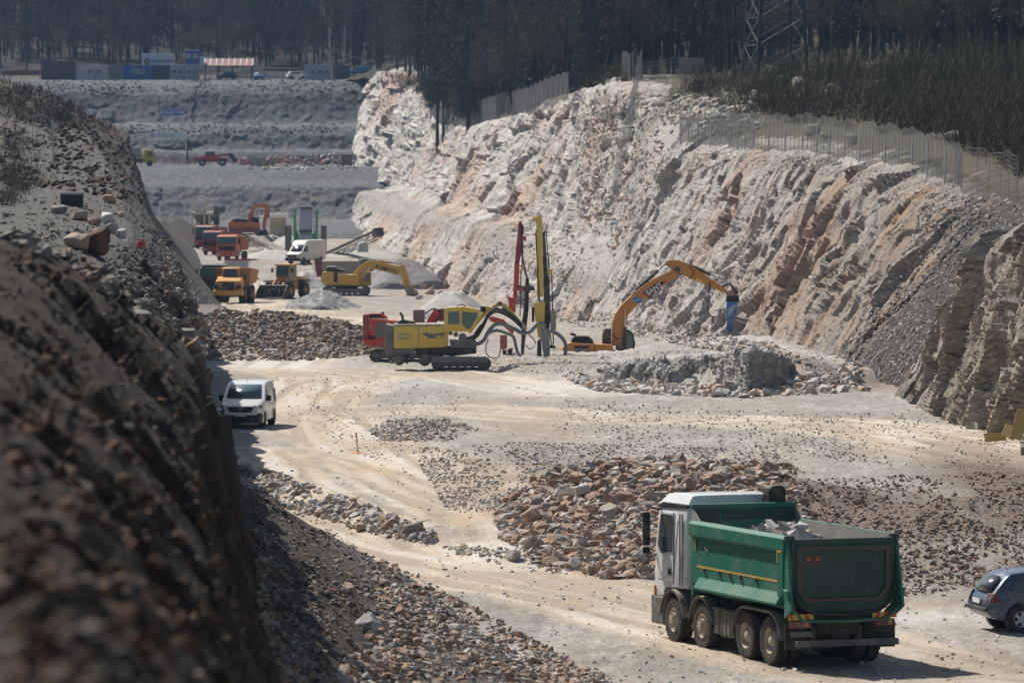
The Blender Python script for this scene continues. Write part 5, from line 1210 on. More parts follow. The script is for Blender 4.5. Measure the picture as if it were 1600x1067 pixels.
# --- small white delivery van
vw = lambda y, z: (.925-(max(0, z-1.12)*.16)-(max(0, y-1.75)**2*.9)-(max(0, -y-2.0)*.25))
vo = [(-2.18, .45), (-1.86, .30)]+arc(-1.45, .33, .39, 180, 0, 10)+[(-1.0, .26), (.88, .26)]+arc(1.32, .33, .39, 180, 0, 10)+[(1.80, .20), (2.12, .24), (2.24, .42), (2.24, .72), (2.18, .92), (2.02, 1.02), (1.32, 1.20), (.62, 1.76), (.30, 1.86), (-.6, 1.90), (-2.0, 1.88), (-2.16, 1.74), (-2.22, 1.0)]
c = gp(388, 665); VAN_W = paint('van_white', (.80, .80, .80), .28, 0, .10, 1.0, coat=.5, lowdust=(.7, .35))
VN, vb = car('delivery_van', 'small white delivery van parked facing the camera on the dusty pit floor', 'van', (c[0], c[1], fz(*c)), math.radians(174.5), vo, vw, VAN_W, (-1.45, 1.32), .33, .21, .05,
    None, [[(.30, 1.14), (1.16, 1.14), (.58, 1.70), (.36, 1.74)]], ((1.30, 1.24, .74), (.62, 1.77, .66)), ((-2.235, 1.2, .7), (-2.20, 1.7, .64)))
m = MB(); m.prism([(1.78, .21), (2.16, .24), (2.28, .38), (2.285, .55), (2.20, .56), (1.75, .5)], -.74, .74, 'x'); q = m.build('bumper', K_black, VN, bevel=.03)
for s in (-1, 1): MB().hexa([(s*.74, 2.27, .24), (s*.84, 2.05, .24), (s*.90, 1.80, .24), (s*.74, 1.8, .24), (s*.74, 2.285, .62), (s*.83, 2.12, .66), (s*.90, 1.80, .55), (s*.74, 1.8, .5)]).build('bumper_corner', K_black, VN, bevel=.01)
g = MB().prism([(-.50, .90), (-.55, .80), (-.42, .66), (.42, .66), (.55, .80), (.50, .90)], 2.22, 2.27, 'y').build('grille', K_black, VN, bevel=.02)
MB().bb((-.47, 2.271, .80), (.47, 2.278, .815)).lathe([(.075, 0), (.095, .004), (.095, .012), (.075, .015)], (0, 2.272, .80), 'y', 20).build('grille_bar', K_chrome, g)
for s in (-1, 1):
    MB().hexa([(s*.53, 2.24, .80), (s*.88, 1.93, .84), (s*.88, 1.85, .84), (s*.53, 2.1, .80), (s*.56, 2.20, .95), (s*.88, 1.90, 1.02), (s*.88, 1.82, 1.02), (s*.56, 2.0, .95)]).build('headlight', G_dark, VN, bevel=.015)
    MB().box((s*1.02, .95, 1.22), (.20, .10, .24)).build('mirror', K_black, VN, bevel=.03)
    MB().bb((s*(vw(.2, 1)+.002), -1.1, .92), (s*(vw(.2, 1)+.012), 0.0, .94)).build('door_rail', K_black, VN)
    MB().bb((s*(vw(.2, .9)-.001), .18, .42), (s*(vw(.2, .9)+.004), .195, 1.75)).build('door_seam', K_black, VN)
    MB().bb((s*(vw(.2, .9)-.001), -.98, .42), (s*(vw(.2, .9)+.004), -.965, 1.72)).build('door_seam', K_black, VN)
    MB().box((s*.91, .35, 1.0), (.04, .18, .045)).build('handle', K_black, VN, bevel=.01)
    MB().hexa([(s*.89, -2.2, .95), (s*.80, -2.24, .95), (s*.80, -2.2, .95), (s*.89, -2.1, .95), (s*.84, -2.2, 1.5), (s*.76, -2.24, 1.5), (s*.76, -2.2, 1.5), (s*.84, -2.1, 1.5)]).build('tail_light', K_red, VN)
q = MB().bb((-.27, 2.286, .50), (.27, 2.296, .61)).build('number_plate', K_white, VN)
MB().bb((-.27, 2.297, .50), (-.235, 2.299, .61)).build('plate_band', paint('plate_blue', (.02, .06, .35), .5, 0, .1), q)
text('plate_letters', 'GO HK-617', .085, K_black, q, (0, 2.299, .555), mnose(), .001)
MB().cyl((0, .35, 1.86), (0, .22, 2.05), .008, n=6).build('aerial', K_black, VN)
MB().bb((-.06, 1.26, 1.26), (.06, 1.30, 1.27)).tube([(-.6, 1.36, 1.235), (-.15, 1.33, 1.27)], .012).tube([(-.1, 1.36, 1.235), (.35, 1.33, 1.27)], .012).build('wiper', K_black, VN)
# --- silver-blue hatchback at the picture edge
hw = lambda y, z: .865-(max(0, z-.88)*.30)-(max(0, abs(y)-1.5)**2*.30)
ho = [(-1.98, .38), (-1.66, .26)]+arc(-1.25, .31, .375, 180, 0, 10)+[(-.85, .22), (.86, .22)]+arc(1.26, .31, .375, 180, 0, 10)+[(1.7, .2), (2.02, .26), (2.10, .5), (2.04, .68), (1.8, .78), (.95, .93), (.28, 1.33), (-.1, 1.43), (-.8, 1.45), (-1.45, 1.38), (-1.62, 1.28), (-1.92, .92), (-2.0, .82), (-2.07, .62), (-2.07, .48)]
c = gp(1582, 988); th = math.atan2(-.97, .22)
HB_ = paint('silver_blue_paint', (.035, .062, .105), .3, .3, .08, 1.0, coat=.6, lowdust=(.6, .3))
hy = Vector((.97, .22, 0)).normalized()
HC, hb = car('hatchback_car', 'silver-blue hatchback seen from its rear corner at the road edge behind the tipper', 'car', (c[0]+hy.x*1.25, c[1]+hy.y*1.25+.6, fz(c[0], c[1])), th, ho, hw, HB_, (-1.25, 1.26), .315, .19, .05,
    G_dark, [[(-1.50, .98), (-.72, .95), (-.72, 1.33), (-1.22, 1.30), (-1.42, 1.20)], [(-.66, .95), (.70, .95), (.22, 1.24), (-.05, 1.34), (-.66, 1.35)]], ((.98, .97, .68), (.30, 1.37, .60)), ((-1.955, .95, .60), (-1.66, 1.31, .56)), K_lamp)
for s in (-1, 1):
    MB().hexa([(s*.62, -2.09, .70), (s*.84, -1.96, .70), (s*.86, -1.78, .72), (s*.7, -1.8, .7), (s*.60, -1.99, .93), (s*.80, -1.90, .93), (s*.84, -1.80, .90), (s*.7, -1.8, .9)]).build('tail_light', K_red, HC, bevel=.01)
    MB().box((s*.86, -.3, .80), (.03, .17, .04)).build('handle', HB_, HC, bevel=.01)
    MB().box((s*.95, .62, 1.0), (.16, .08, .13)).build('mirror', HB_, HC, bevel=.03)
    MB().bb((s*.858, -.9, .50), (s*.872, .88, .56)).build('rub_strip', K_black, HC)
    MB().bb((s*.60, 1.98, .55), (s*.80, 2.06, .70)).build('headlight', K_lamp, HC, bevel=.02)
MB().bb((-.78, -2.12, .50), (.78, -2.08, .58)).build('bumper_strip', K_black, HC, bevel=.01)
MB().bb((-.26, -2.10, .66), (.26, -2.075, .77)).build('number_plate', K_white, HC)
MB().cyl((0, -1.3, 1.42), (0, -1.5, 1.58), .008, n=6).build('aerial', K_black, HC)
# --- tall white panel van behind the loader
lw = lambda y, z: .99-(max(0, z-1.4)*.06)-(max(0, y-2.3)**2*.35)
lo = [(-2.9, .5), (-2.3, .42)]+arc(-1.75, .36, .44, 180, 0, 8)+[(-1.2, .40), (1.45, .40)]+arc(1.95, .36, .44, 180, 0, 8)+[(2.5, .3), (2.95, .4), (3.0, .8), (2.85, 1.1), (2.25, 1.35), (1.55, 2.15), (1.25, 2.55), (.8, 2.72), (-2.8, 2.74), (-2.93, 2.6)]
c = gp(478, 431); hd = Vector((-.50, -.86, 0))
SV, b = car('panel_van', 'tall white panel van standing between the wheel loader and the green screen', 'van', (c[0], c[1], fz(*c)), math.atan2(.50, -.86), lo, lw, paint('panel_van_white', (.72, .71, .68), .35, 0, .15, .8), (-1.75, 1.95), .36, .24, .07,
    G_dark, [[(1.0, 1.45), (2.0, 1.45), (1.50, 2.05), (1.05, 2.10)]], ((2.20, 1.40, .80), (1.52, 2.17, .74)), None)
MB().bb((-.6, 2.92, .75), (.6, 3.02, 1.02)).build('grille', K_black, SV, bevel=.03)
for s in (-1, 1):
    MB().box((s*.80, 2.86, 1.0), (.3, .16, .2)).build('headlight', K_lamp, SV, bevel=.03)
    MB().box((s*1.15, 1.95, 1.6), (.2, .12, .4)).build('mirror', K_black, SV, bevel=.03)
MB().prism([(2.5, .3), (3.03, .35), (3.05, .7), (2.5, .6)], -.95, .95, 'x').build('bumper', K_black, SV, bevel=.04)
# --- trucks facing the camera
def front_truck(label, px, py, th, col, tone, bodycol, scale=1.0, group='trucks waiting by the crushing plant'):
    c = gp(px, py); T = empty('dump_truck', (c[0], c[1], fz(*c)), th, label, 'truck', group)
    cab = MB(); shell(cab, [(1.7, .75), (3.8, .7), (3.95, 1.0), (3.92, 1.9), (3.70, 2.8), (3.4, 3.0), (1.75, 3.02)], lambda y, z: 1.22-max(0, z-2)*.06, .06); cb = cab.build('cab', col, T, smooth=True)
    MB().grid([[(-1.08, 3.99, 1.95), (1.08, 3.99, 1.95)], [(-1.02, 3.79, 2.78), (1.02, 3.79, 2.78)]]).build('windscreen', G_green, T, solid=.03)
    MB().bb((-.95, 3.93, 1.15), (.95, 4.0, 1.7)).build('grille', K_black, T, bevel=.03)
    MB().prism([(3.3, .45), (4.02, .45), (4.05, .9), (3.3, .9)], -1.25, 1.25, 'x').build('bumper', tone, T, bevel=.04)
    for s in (-1, 1):
        MB().bb((s*.75, 4.04, .62), (s*1.15, 4.07, .82)).build('headlight', K_lamp, T, bevel=.01)
        MB().box((s*1.48, 3.75, 2.3), (.18, .10, .75)).cyl((s*1.2, 3.7, 2.7), (s*1.5, 3.75, 2.65), .03, n=6).build('mirror', K_black, T, bevel=.02)
        wheel(T, s*1.05, 3.0, .52, .32, s, K_steel, .55, 0, 'out'); wheel(T, s*1.05, -1.2, .52, .32, s, K_steel, .55, 0, 'in'); wheel(T, s*1.05, -2.5, .52, .32, s, K_steel, .55, 0, 'in')
        a = MB(); a.prism([(1.9, 1.9), (2.8, 1.9), (2.8, 2.6), (1.9, 2.65)], s*1.20-.01, s*1.22+.01, 'x'); a.build('side_window', G_dark, T)
        a = MB(); a.prism(arc(3.0, .55, .68, 0, 180, 8)+arc(3.0, .55, .6, 180, 0, 8), s*.9, s*1.24, 'x'); a.build('mudguard', K_black, T)
    d = MB(); d.prism([(-3.2, 1.2), (1.5, 1.2), (1.55, 2.9), (-3.3, 2.7)], -1.25, -1.18, 'x'); d.prism([(-3.2, 1.2), (1.5, 1.2), (1.55, 2.9), (-3.3, 2.7)], 1.18, 1.25, 'x'); d.bb((-1.25, 1.42, 1.2), (1.25, 1.5, 3.15)); d.bb((-1.25, -3.25, 1.2), (1.25, -3.18, 2.6)); d.bb((-1.2, -3.2, 1.15), (1.2, 1.5, 1.25))
    for y in np.linspace(-3, 1.2, 6): d.bb((-1.31, y-.06, 1.2), (-1.25, y+.06, 2.75)); d.bb((1.25, y-.06, 1.2), (1.31, y+.06, 2.75))
    d.build('tipping_body', bodycol, T)
    f = MB(); 
    for s in (-1, 1): f.bb((s*.4-.06, -3, .8), (s*.4+.06, 3.6, 1.1))
    f.build('chassis', K_dsteel, T); T.scale = (scale,)*3
    return T
OR = paint('orange_truck', (.62, .13, .04), .4, 0, .2); RD = paint('red_truck', (.34, .02, .03), .4, 0, .2); BL = paint('dark_blue_truck', (.02, .05, .07), .4, 0, .2)
GB = paint('grey_tipper_body', (.32, .30, .28), .6, 0, .3)
front_truck('orange truck facing the camera behind the yellow dumper', 364, 406, math.radians(172), OR, OR, paint('orange_body', (.5, .12, .04), .5, 0, .35))
front_truck('dark red truck partly hidden behind the orange truck', 343, 398, math.radians(170), RD, RD, paint('red_body', (.35, .07, .05), .5, 0, .35))
front_truck('faded red truck last in the line beside the brown heap', 331, 388, math.radians(168), paint('faded_red', (.42, .08, .07), .5, 0, .4), RD, paint('red_body', (.4, .1, .08), .5, 0, .35))
front_truck('dark blue truck with a pale roof next to the yellow dumper', 342, 462, math.radians(173), BL, BL, paint('beige_body', (.42, .30, .18), .6, 0, .3))
MB().bb((-1.2, 1.8, 3.05), (1.2, 3.5, 3.12)).build('cab_roof', K_white, [o for o in bpy.data.objects if o.get('label', '').startswith('dark blue truck')][0], bevel=.02)
# --- articulated dumper facing the camera
AY = paint('dumper_yellow', (.72, .33, .03), .4, 0, .18, 1.2); AO = paint('dumper_body_rust', (.45, .17, .05), .55, 0, .3, 1.2)
c = gp(362, 474); AD = empty('articulated_dumper', (c[0], c[1], fz(*c)), math.radians(176), 'yellow articulated dumper with orange body heading towards the camera', 'dump truck')
m = MB(); m.hexa([(-1.35, 2.9, 1.1), (1.35, 2.9, 1.1), (1.25, .6, 1.1), (-1.25, .6, 1.1), (-1.15, 2.6, 2.15), (1.15, 2.6, 2.15), (1.2, .6, 2.55), (-1.2, .6, 2.55)]); m.build('hood', AY, AD, bevel=.12)
m = MB(); m.hexa([(-.62, 2.98, 1.35), (.62, 2.98, 1.35), (.6, 2.6, 1.3), (-.6, 2.6, 1.3), (-.52, 2.72, 2.05), (.52, 2.72, 2.05), (.5, 2.5, 2.05), (-.5, 2.5, 2.05)]); g = m.build('grille', K_black, AD, bevel=.03)
MB().box((0, 2.9, 1.62), (.5, .04, .05), ('Y', .6)).build('grille_bar', K_steel, g)
for s in (-1, 1):
    MB().hexa([(s*.72, 2.96, 1.35), (s*1.28, 2.86, 1.45), (s*1.28, 2.6, 1.45), (s*.72, 2.7, 1.35), (s*.78, 2.84, 1.75), (s*1.2, 2.74, 1.85), (s*1.2, 2.5, 1.85), (s*.78, 2.6, 1.75)]).build('headlight', K_black, AD, bevel=.03)
MB().prism([(2.2, .75), (3.0, .8), (3.08, 1.25), (2.2, 1.3)], -1.42, 1.42, 'x').build('bumper', AY, AD, bevel=.08)
m = MB(); shell(m, [(-.9, 1.6), (.85, 1.6), (.95, 2.5), (.70, 3.25), (.5, 3.36), (-.85, 3.36)], lambda y, z: .84-max(0, z-2.6)*.10, .05); m.build('cab', AY, AD, smooth=True)
MB().grid([[(-.70, .98, 2.42), (.70, .98, 2.42)], [(-.62, .74, 3.2), (.62, .74, 3.2)]]).build('windscreen', G_dark, AD, solid=.03)
for s in (-1, 1):
    MB().prism([(-.7, 2.3), (.75, 2.4), (.6, 3.1), (-.7, 3.15)], s*.82-.02, s*.84+.02, 'x').build('side_window', G_dark, AD)
    MB().box((s*1.45, 1.5, 2.5), (.22, .12, .5)).cyl((s*1.1, 1.5, 2.3), (s*1.45, 1.5, 2.4), .03).build('mirror', K_black, AD)
    wheel(AD, s*1.20, 1.35, .80, .62, s, AY, .5, 20, 'in'); wheel(AD, s*1.20, -3.2, .80, .62, s, AY, .5, 20, 'in'); wheel(AD, s*1.20, -5.0, .80, .62, s, AY, .5, 20, 'in')
m = MB(); Y0, Y1 = -6.6, -1.2
m.add([(-1.5, Y1, 1.6), (1.5, Y1, 1.6), (1.5, Y0, 1.9), (-1.5, Y0, 1.9), (-1.62, Y1+.2, 3.3), (1.62, Y1+.2, 3.3), (1.7, Y0-.3, 3.0), (-1.7, Y0-.3, 3.0)], [(0, 1, 2, 3), (0, 1, 5, 4), (1, 2, 6, 5), (0, 3, 7, 4)])
m.build('dump_body', AO, AD, solid=.1)
MB().bb((-.5, -6, .9), (.5, .6, 1.3)).build('chassis', K_dsteel, AD)
# --- wheel loader
c = gp(440, 466); h = Vector((-.42, -.91, 0)).normalized()
LY = paint('loader_yellow', (.66, .34, .05), .45, 0, .22); WL = empty('wheel_loader', (c[0]+.3, c[1], fz(*c)), math.atan2(-h.x, h.y), 'yellow wheel loader with a wide black bucket lowered in front', 'wheel loader')
m = MB(); R_ = arc(2.75, .75, .72, 250, 110, 8); m.grid([[(x, y, z) for y, z in R_+[(3.5, .05)][::-1]] for x in (-1.5, 1.5)]) if False else None
bp = [(2.15, 1.35), (2.05, .7), (2.3, .15), (2.9, .02), (3.45, .06), (3.42, .12), (2.9, .10), (2.4, .24), (2.17, .72), (2.25, 1.3)]
m.prism(bp, -1.5, 1.5, 'x')
for s in (-1, 1): m.prism([(2.15, 1.35), (2.05, .7), (2.3, .15), (2.9, .02), (3.45, .06), (2.9, .8), (2.3, 1.35)], s*1.5-.03, s*1.5+.03, 'x')
m.build('bucket', paint('worn_bucket', (.035, .037, .042), .5, .3, .15), WL)
for s in (-1, 1):
    MB().prism([(2.3, .9), (1.9, 1.15), (.7, 1.9), (.5, 2.0), (.5, 1.7), (1.7, .85), (2.2, .6)], s*.55-.07, s*.55+.07, 'x').build('lift_arm', LY, WL, bevel=.02)
    wheel(WL, s*1.08, 1.15, .78, .58, s, LY, .48, 20, 'in'); wheel(WL, s*1.08, -1.95, .78, .58, s, LY, .48, 20, 'in')
    MB().prism([(1.95, 1.6), (.3, 1.6), (.35, 1.75), (1.9, 1.72)], s*.85, s*1.35, 'x').build('mudguard', K_black, WL)
    MB().prism([(-1.1, 1.6), (-2.8, 1.6), (-2.75, 1.75), (-1.1, 1.78)], s*.85, s*1.35, 'x').build('mudguard', K_black, WL)
cylinder_rod(WL, (0, .8, 1.7), (0, 2.2, 1.15), .09)
MB().prism([(-3.3, .9), (.9, .8), (.9, 1.6), (-.9, 1.7), (-1.1, 2.15), (-3.2, 2.0), (-3.4, 1.3)], -.75, .75, 'x').build('body', LY, WL, bevel=.06)
MB().prism([(-1.2, 1.5), (.35, 1.5), (.5, 2.3), (.35, 3.15), (-1.15, 3.15)], -.72, .72, 'x').build('cab', LY, WL, bevel=.03)
MB().bb((-.8, -1.3, 3.16), (.8, .55, 3.3)).build('cab_roof', LY, WL, bevel=.05)
MB().prism([(.37, 1.7), (.51, 2.3), (.39, 3.08), (.36, 3.08), (.48, 2.3), (.33, 1.7)], -.66, .66, 'x').build('windscreen', G_green, WL)
for s in (-1, 1): MB().prism([(-1.05, 1.95), (.3, 1.75), (.42, 2.3), (.28, 3.05), (-1.05, 3.05)], s*.725-.01, s*.735+.01, 'x').build('side_window', G_green, WL)
for s in (-1, 1): MB().box((s*1.1, .5, 2.7), (.2, .08, .4)).cyl((s*.7, .4, 2.9), (s*1.1, .5, 2.85), .02).build('mirror', K_black, WL)
MB().cyl((.3, -2.2, 2.0), (.3, -2.2, 2.7), .07).build('exhaust_pipe', K_dsteel, WL)
# ================================================================= excavators and drill rigs
class Tr:
    """photo outline -> side plane of a machine standing side-on; metres from its ground point"""
    def __init__(s, zx, zy, sc, px0, py0, k): s.a = (zx, zy, sc, px0, py0, k)
    def __call__(s, x, y):
        zx, zy, sc, px0, py0, k = s.a
        return ((zx+x/sc-px0)/k, (py0-(zy+y/sc))/k)
    def L(s, pts): return [s(*p) for p in pts]
    def at(s, x, pts): return [(x,)+s(*p) for p in pts]
def plate(T, pts, x0, x1, name, mat, parent, bevel=.02, **k): return MB().prism(T.L(pts), x0, x1, 'x').build(name, mat, parent, bevel=bevel, **k)
def hose(T, pts, xs, r, parent, mat=None, name='hose', n=8):
    q = T.L(pts); xs = xs if isinstance(xs, (list, tuple)) else [xs]*len(q); Q = [Vector((x, *p)) for x, p in zip(xs, q)]; out = []
    for i in range(len(Q)-1):
        p0, p1, p2, p3 = Q[max(i-1, 0)], Q[i], Q[i+1], Q[min(i+2, len(Q)-1)]
        for t in np.linspace(0, 1, 6, endpoint=False): t = float(t); out.append(.5*((2*p1)+(p2-p0)*t+(2*p0-5*p1+4*p2-p3)*t*t+(3*p1-p0-3*p2+p3)*t**3))
    out.append(Q[-1]); return MB().tube(out, r, n).build(name, mat or K_black, parent, smooth=True)
# ---- ochre excavator with a blue breaker
SY = paint('ochre_paint', (.58, .24, .035), .42, 0, .16, 1.2); SB = paint('breaker_blue', (.03, .15, .42), .4, 0, .28, 2)
DEC = paint('decal_white', (.75, .75, .75), .5, 0, .05); DB = paint('decal_blue', (.03, .22, .55), .5, 0, .05); DK = paint('decal_black', (.01, .01, .012), .5, 0, .05)
EY = 303.; k = 8000/EY; gz = fz(5.0, EY)
EX = empty('breaker_excavator', ((925-800)/k, EY, gz), -math.pi/2, 'ochre excavator with raised arm and blue hydraulic breaker against the pit wall', 'excavator')
T = Tr(740, 320, 3.478, 925, 265+(H-gz)*k, k)
for s in (-1, 1): track(EX, s*1.15, -2.0, 2.3, .95, .6)
MB().bb((-.8, -1.2, .45), (.8, 1.5, 1.05)).cyl((0, 0, 1.0), (0, 0, 1.25), .7, n=20).build('undercarriage', K_dsteel, EX)
b0 = T(475, 815)[1]
plate(T, [(505, 818), (755, 818), (755, 757), (650, 752), (520, 745), (490, 760), (475, 790), (478, 812)], -1.25, 1.25, 'body', SY, EX, .06)
plate(T, [(530, 746), (650, 752), (650, 735), (622, 712), (548, 712), (532, 728)], -.9, .9, 'engine_hood', K_black, EX, .05)
plate(T, [(545, 778), (628, 778), (628, 762), (545, 762)], 1.251, 1.262, 'vent', K_black, EX, 0)
MB().prism(T.L([(653, 818), (657, 818), (657, 755), (653, 755)]), 1.252, 1.258, 'x').build('panel_seam', K_black, EX)
hose(T, [(552, 722), (548, 708), (526, 700)], -.3, .09, EX, K_dsteel, 'exhaust_pipe')
plate(T, [(698, 770), (748, 770), (748, 672), (715, 672), (700, 700)], -.55, .3, 'tank_guard', K_dsteel, EX)
cabp = [(775, 795), (872, 795), (880, 755), (868, 700), (845, 680), (790, 680), (775, 700)]
plate(T, cabp, -1.3, -.30, 'cab', K_black, EX, .05)
plate(T, [(822, 780), (864, 780), (870, 752), (858, 703), (840, 690), (826, 690)], -1.31, -.29, 'cab_window', G_green, EX, 0)
plate(T, [(785, 780), (815, 780), (818, 690), (795, 690), (785, 704)], -1.31, -.29, 'cab_window', G_green, EX, 0)
boomp = [(750, 765), (752, 640), (768, 595), (800, 545), (868, 482), (930, 432), (1000, 392), (1090, 348), (1116, 358), (1105, 388), (1010, 452), (930, 515), (878, 556), (840, 600), (822, 655), (812, 705), (790, 765)]
bo = plate(T, boomp, -.25, .25, 'boom', SY, EX, .04)
ar = plate(T, [(1040, 308), (1070, 298), (1112, 300), (1175, 322), (1255, 378), (1335, 432), (1385, 470), (1378, 486), (1330, 464), (1180, 402), (1125, 376), (1085, 350), (1045, 326)], -.19, .19, 'arm', SY, EX, .03)
MB().cyl((-.32, *T(1108, 352)), (.32, *T(1108, 352)), .16, n=16).build('pivot_pin', K_dsteel, ar, smooth=True)
for s in (-1, 1):
    cylinder_rod(EX, (s*.38, *T(822, 765)), (s*.38, *T(822, 562)), .10, .5)
cylinder_rod(EX, (0, *T(880, 466)), (0, *T(1050, 314)), .12, .72)
cylinder_rod(EX, (0, *T(1172, 326)), (0, *T(1392, 428)), .10, .52)
plate(T, [(1335, 455), (1345, 440), (1392, 420), (1400, 432), (1350, 452)], -.24, -.12, 'link', K_dsteel, EX); plate(T, [(1385, 425), (1400, 425), (1440, 480), (1425, 488)], .1, .24, 'link', K_dsteel, EX)
plate(T, [(1370, 470), (1400, 462), (1432, 470), (1440, 498), (1375, 498)], -.2, .2, 'breaker_bracket', paint('dusty_rose', (.38, .22, .2), .6, 0, .4), EX)
br = plate(T, [(1376, 526), (1436, 522), (1430, 580), (1420, 625), (1412, 650), (1376, 650), (1372, 590)], -.30, .30, 'breaker', SB, EX, .04)
plate(T, [(1372, 496), (1442, 496), (1442, 527), (1374, 527)], -.32, .32, 'breaker_head', K_black, br, .03)
plate(T, [(1374, 650), (1412, 650), (1408, 692), (1378, 690)], -.2, .2, 'breaker_nose', paint('breaker_low', (.03, .11, .30), .5, 0, .3), br, .03)
MB().cyl((0, *T(1392, 690)), (0, *T(1388, 735)), .075, .05, n=12).build('chisel', K_steel, br, smooth=True)
plate(T, [(1386, 560), (1426, 536), (1416, 566), (1380, 610)], .301, .306, 'breaker_mark', paint('pale_blue_mark', (.35, .5, .62), .5, 0, .3), br, 0)
hose(T, [(1285, 420), (1278, 500), (1272, 560), (1285, 598), (1310, 608), (1340, 598), (1372, 575)], .25, .035, EX); hose(T, [(1296, 606), (1298, 640)], .25, .05, EX, K_black, 'hose_coupling')
hose(T, [(1092, 350), (1120, 375), (1160, 405), (1190, 385), (1196, 360), (1170, 335)], .24, .022, EX); hose(T, [(805, 535), (820, 500), (860, 485), (885, 465)], .28, .025, EX)
hose(T, [(756, 700), (770, 720), (790, 730)], .3, .03, EX); hose(T, [(1010, 352), (1040, 325), (1075, 348), (1110, 362)], .28, .02, EX)
a_ = math.atan2(T(1020, 430)[1]-T(945, 482)[1], T(1020, 430)[0]-T(945, 482)[0])
plate(T, [(912, 482), (995, 422), (1044, 414), (955, 505)], .251, .256, 'name_panel', DK, bo, 0)
plate(T, [(918, 484), (926, 478), (962, 494), (952, 500)], .257, .26, 'name_panel_edge', paint('decal_red', (.5, .02, .04), .5, 0, .05), bo, 0)
text('boom_lettering', 'SANY', .40, DEC, bo, (.262, *T(981, 456)), mside(a_), .003, 1.05, .012)
plate(T, [(1208, 395), (1240, 408), (1240, 422), (1210, 412)], .191, .196, 'warning_sticker', paint('sticker_yellow', (.8, .55, .03), .5, 0, .05), ar, 0)
for (x, y), r in (((888, 517), .24), ((580, 797), .26), ((694, 794), .16)):
    e = MB(); cy, cz = T(x, y); e.prism([(cy+r*math.cos(t)*1.15, cz+r*math.sin(t)*.7) for t in np.linspace(0, 6.283, 20, endpoint=False)], .252 if y < 600 else 1.263, .258 if y < 600 else 1.268, 'x')
    q = e.build('round_decal', DB, EX); 
    if r > .2: text('decal_text', 'KOLEKTOR', .09, DEC, q, ((.262 if y < 600 else 1.272), cy, cz), mside(.25 if y < 600 else 0), .002)
# ---- long yellow excavator by the heaps
KY = paint('yellow_paint', (.70, .40, .05), .45, 0, .2, 1.2)
EY = 505.; k = 8000/EY; gz = fz((540-800)/k, EY)
KX = empty('excavator', ((540-800)/k, EY, gz), -math.pi/2, 'long yellow excavator reaching down to the ground beside the grey gravel heap', 'excavator')
T = Tr(440, 330, 5.333, 540, 265+(H-gz)*k, k)
for s in (-1, 1): track(KX, s*1.2, -2.2, 2.4, 1.0, .6)
MB().cyl((0, 0, .6), (0, 0, 1.35), .8, n=20).bb((-.8, -1, .4), (.8, 1.2, .9)).build('undercarriage', K_dsteel, KX)
plate(T, [(345, 512), (352, 505), (440, 505), (445, 520), (640, 530), (645, 618), (352, 612), (343, 600)], -1.35, 1.35, 'body', KY, KX, .05)
plate(T, [(438, 508), (470, 510), (470, 590), (438, 588)], 1.351, 1.36, 'vent', K_black, KX, 0)
plate(T, [(372, 505), (372, 475), (390, 460), (455, 462), (480, 480), (530, 485), (530, 505)], -.9, .9, 'engine_hood', K_dsteel, KX, .04)
plate(T, [(375, 468), (455, 464), (455, 459), (378, 459)], -.8, .85, 'hood_lid', K_white, KX, .02)
plate(T, [(640, 618), (745, 618), (745, 505), (640, 500)], -1.4, -.4, 'cab', KY, KX, .04)
plate(T, [(690, 585), (738, 585), (738, 512), (690, 512)], -1.41, -.39, 'cab_window', G_blue, KX, 0)
bo = plate(T, [(585, 530), (640, 470), (700, 422), (750, 407), (800, 415), (870, 438), (975, 458), (1005, 440), (1025, 455), (1000, 520), (965, 530), (830, 498), (762, 478), (720, 500), (690, 540), (650, 580), (600, 575)], -.3, .3, 'boom', KY, KX, .05)
plate(T, [(985, 442), (1030, 452), (1045, 520), (1068, 580), (1092, 650), (1095, 690), (1060, 650), (1020, 640), (1005, 560), (985, 510)], -.22, .22, 'arm', KY, KX, .04)
plate(T, [(1020, 630), (1085, 640), (1108, 690), (1100, 715), (1085, 722), (1045, 722), (1040, 690)], -.65, .65, 'bucket', paint('bucket_steel', (.35, .32, .27), .5, .4, .4), KX, .03)
for s in (-1, 1): cylinder_rod(KX, (s*.42, *T(625, 575)), (s*.42, *T(735, 470)), .12, .6, KY)
cylinder_rod(KX, (0, *T(800, 415)), (0, *T(1000, 442)), .12, .6, KY); cylinder_rod(KX, (0, *T(1028, 480)), (0, *T(1085, 640)), .1, .5, KY)
a_ = math.atan2(T(930, 505)[1]-T(820, 475)[1], T(930, 505)[0]-T(820, 475)[0]); text('boom_lettering', 'KOMATSU', .50, DK, bo, (.302, *T(878, 484)), mside(a_), .003, 1.0, .014)
# ---- orange excavator above the trucks
EY = 680.; k = 8000/EY; gz = fz((380-800)/k, EY)
HY = paint('orange_paint', (.60, .16, .06), .45, 0, .25, 1)
HX = empty('excavator', ((382-800)/k, EY, 10.87-(368-265)/k), -math.pi/2, 'orange excavator with folded arm standing above the waiting trucks', 'excavator')
T = Tr(280, 290, 9.41, 382, 368, k)
hp = MB(); n = 24
rows = [[(5.0*r*math.cos(a)*1.5, 5.0*r*math.sin(a)*1.2, -.02-(0 if r < .6 else (r-.6)*5)+.12*math.sin(a*5+r*9)) for a in np.linspace(0, 2*math.pi, n+1)] for r in np.linspace(.02, 1.5, 12)]
hp.grid(rows); o = hp.build('earth_platform', M_floor, None, smooth=True); o.location = HX.location; tag(o, 'dusty earth mound under the orange excavator', 'earth mound')
for s in (-1, 1): track(HX, s*1.2, -2.0, 2.2, .9, .6)
MB().cyl((0, 0, .5), (0, 0, 1.0), .8, n=20).build('undercarriage', K_dsteel, HX)
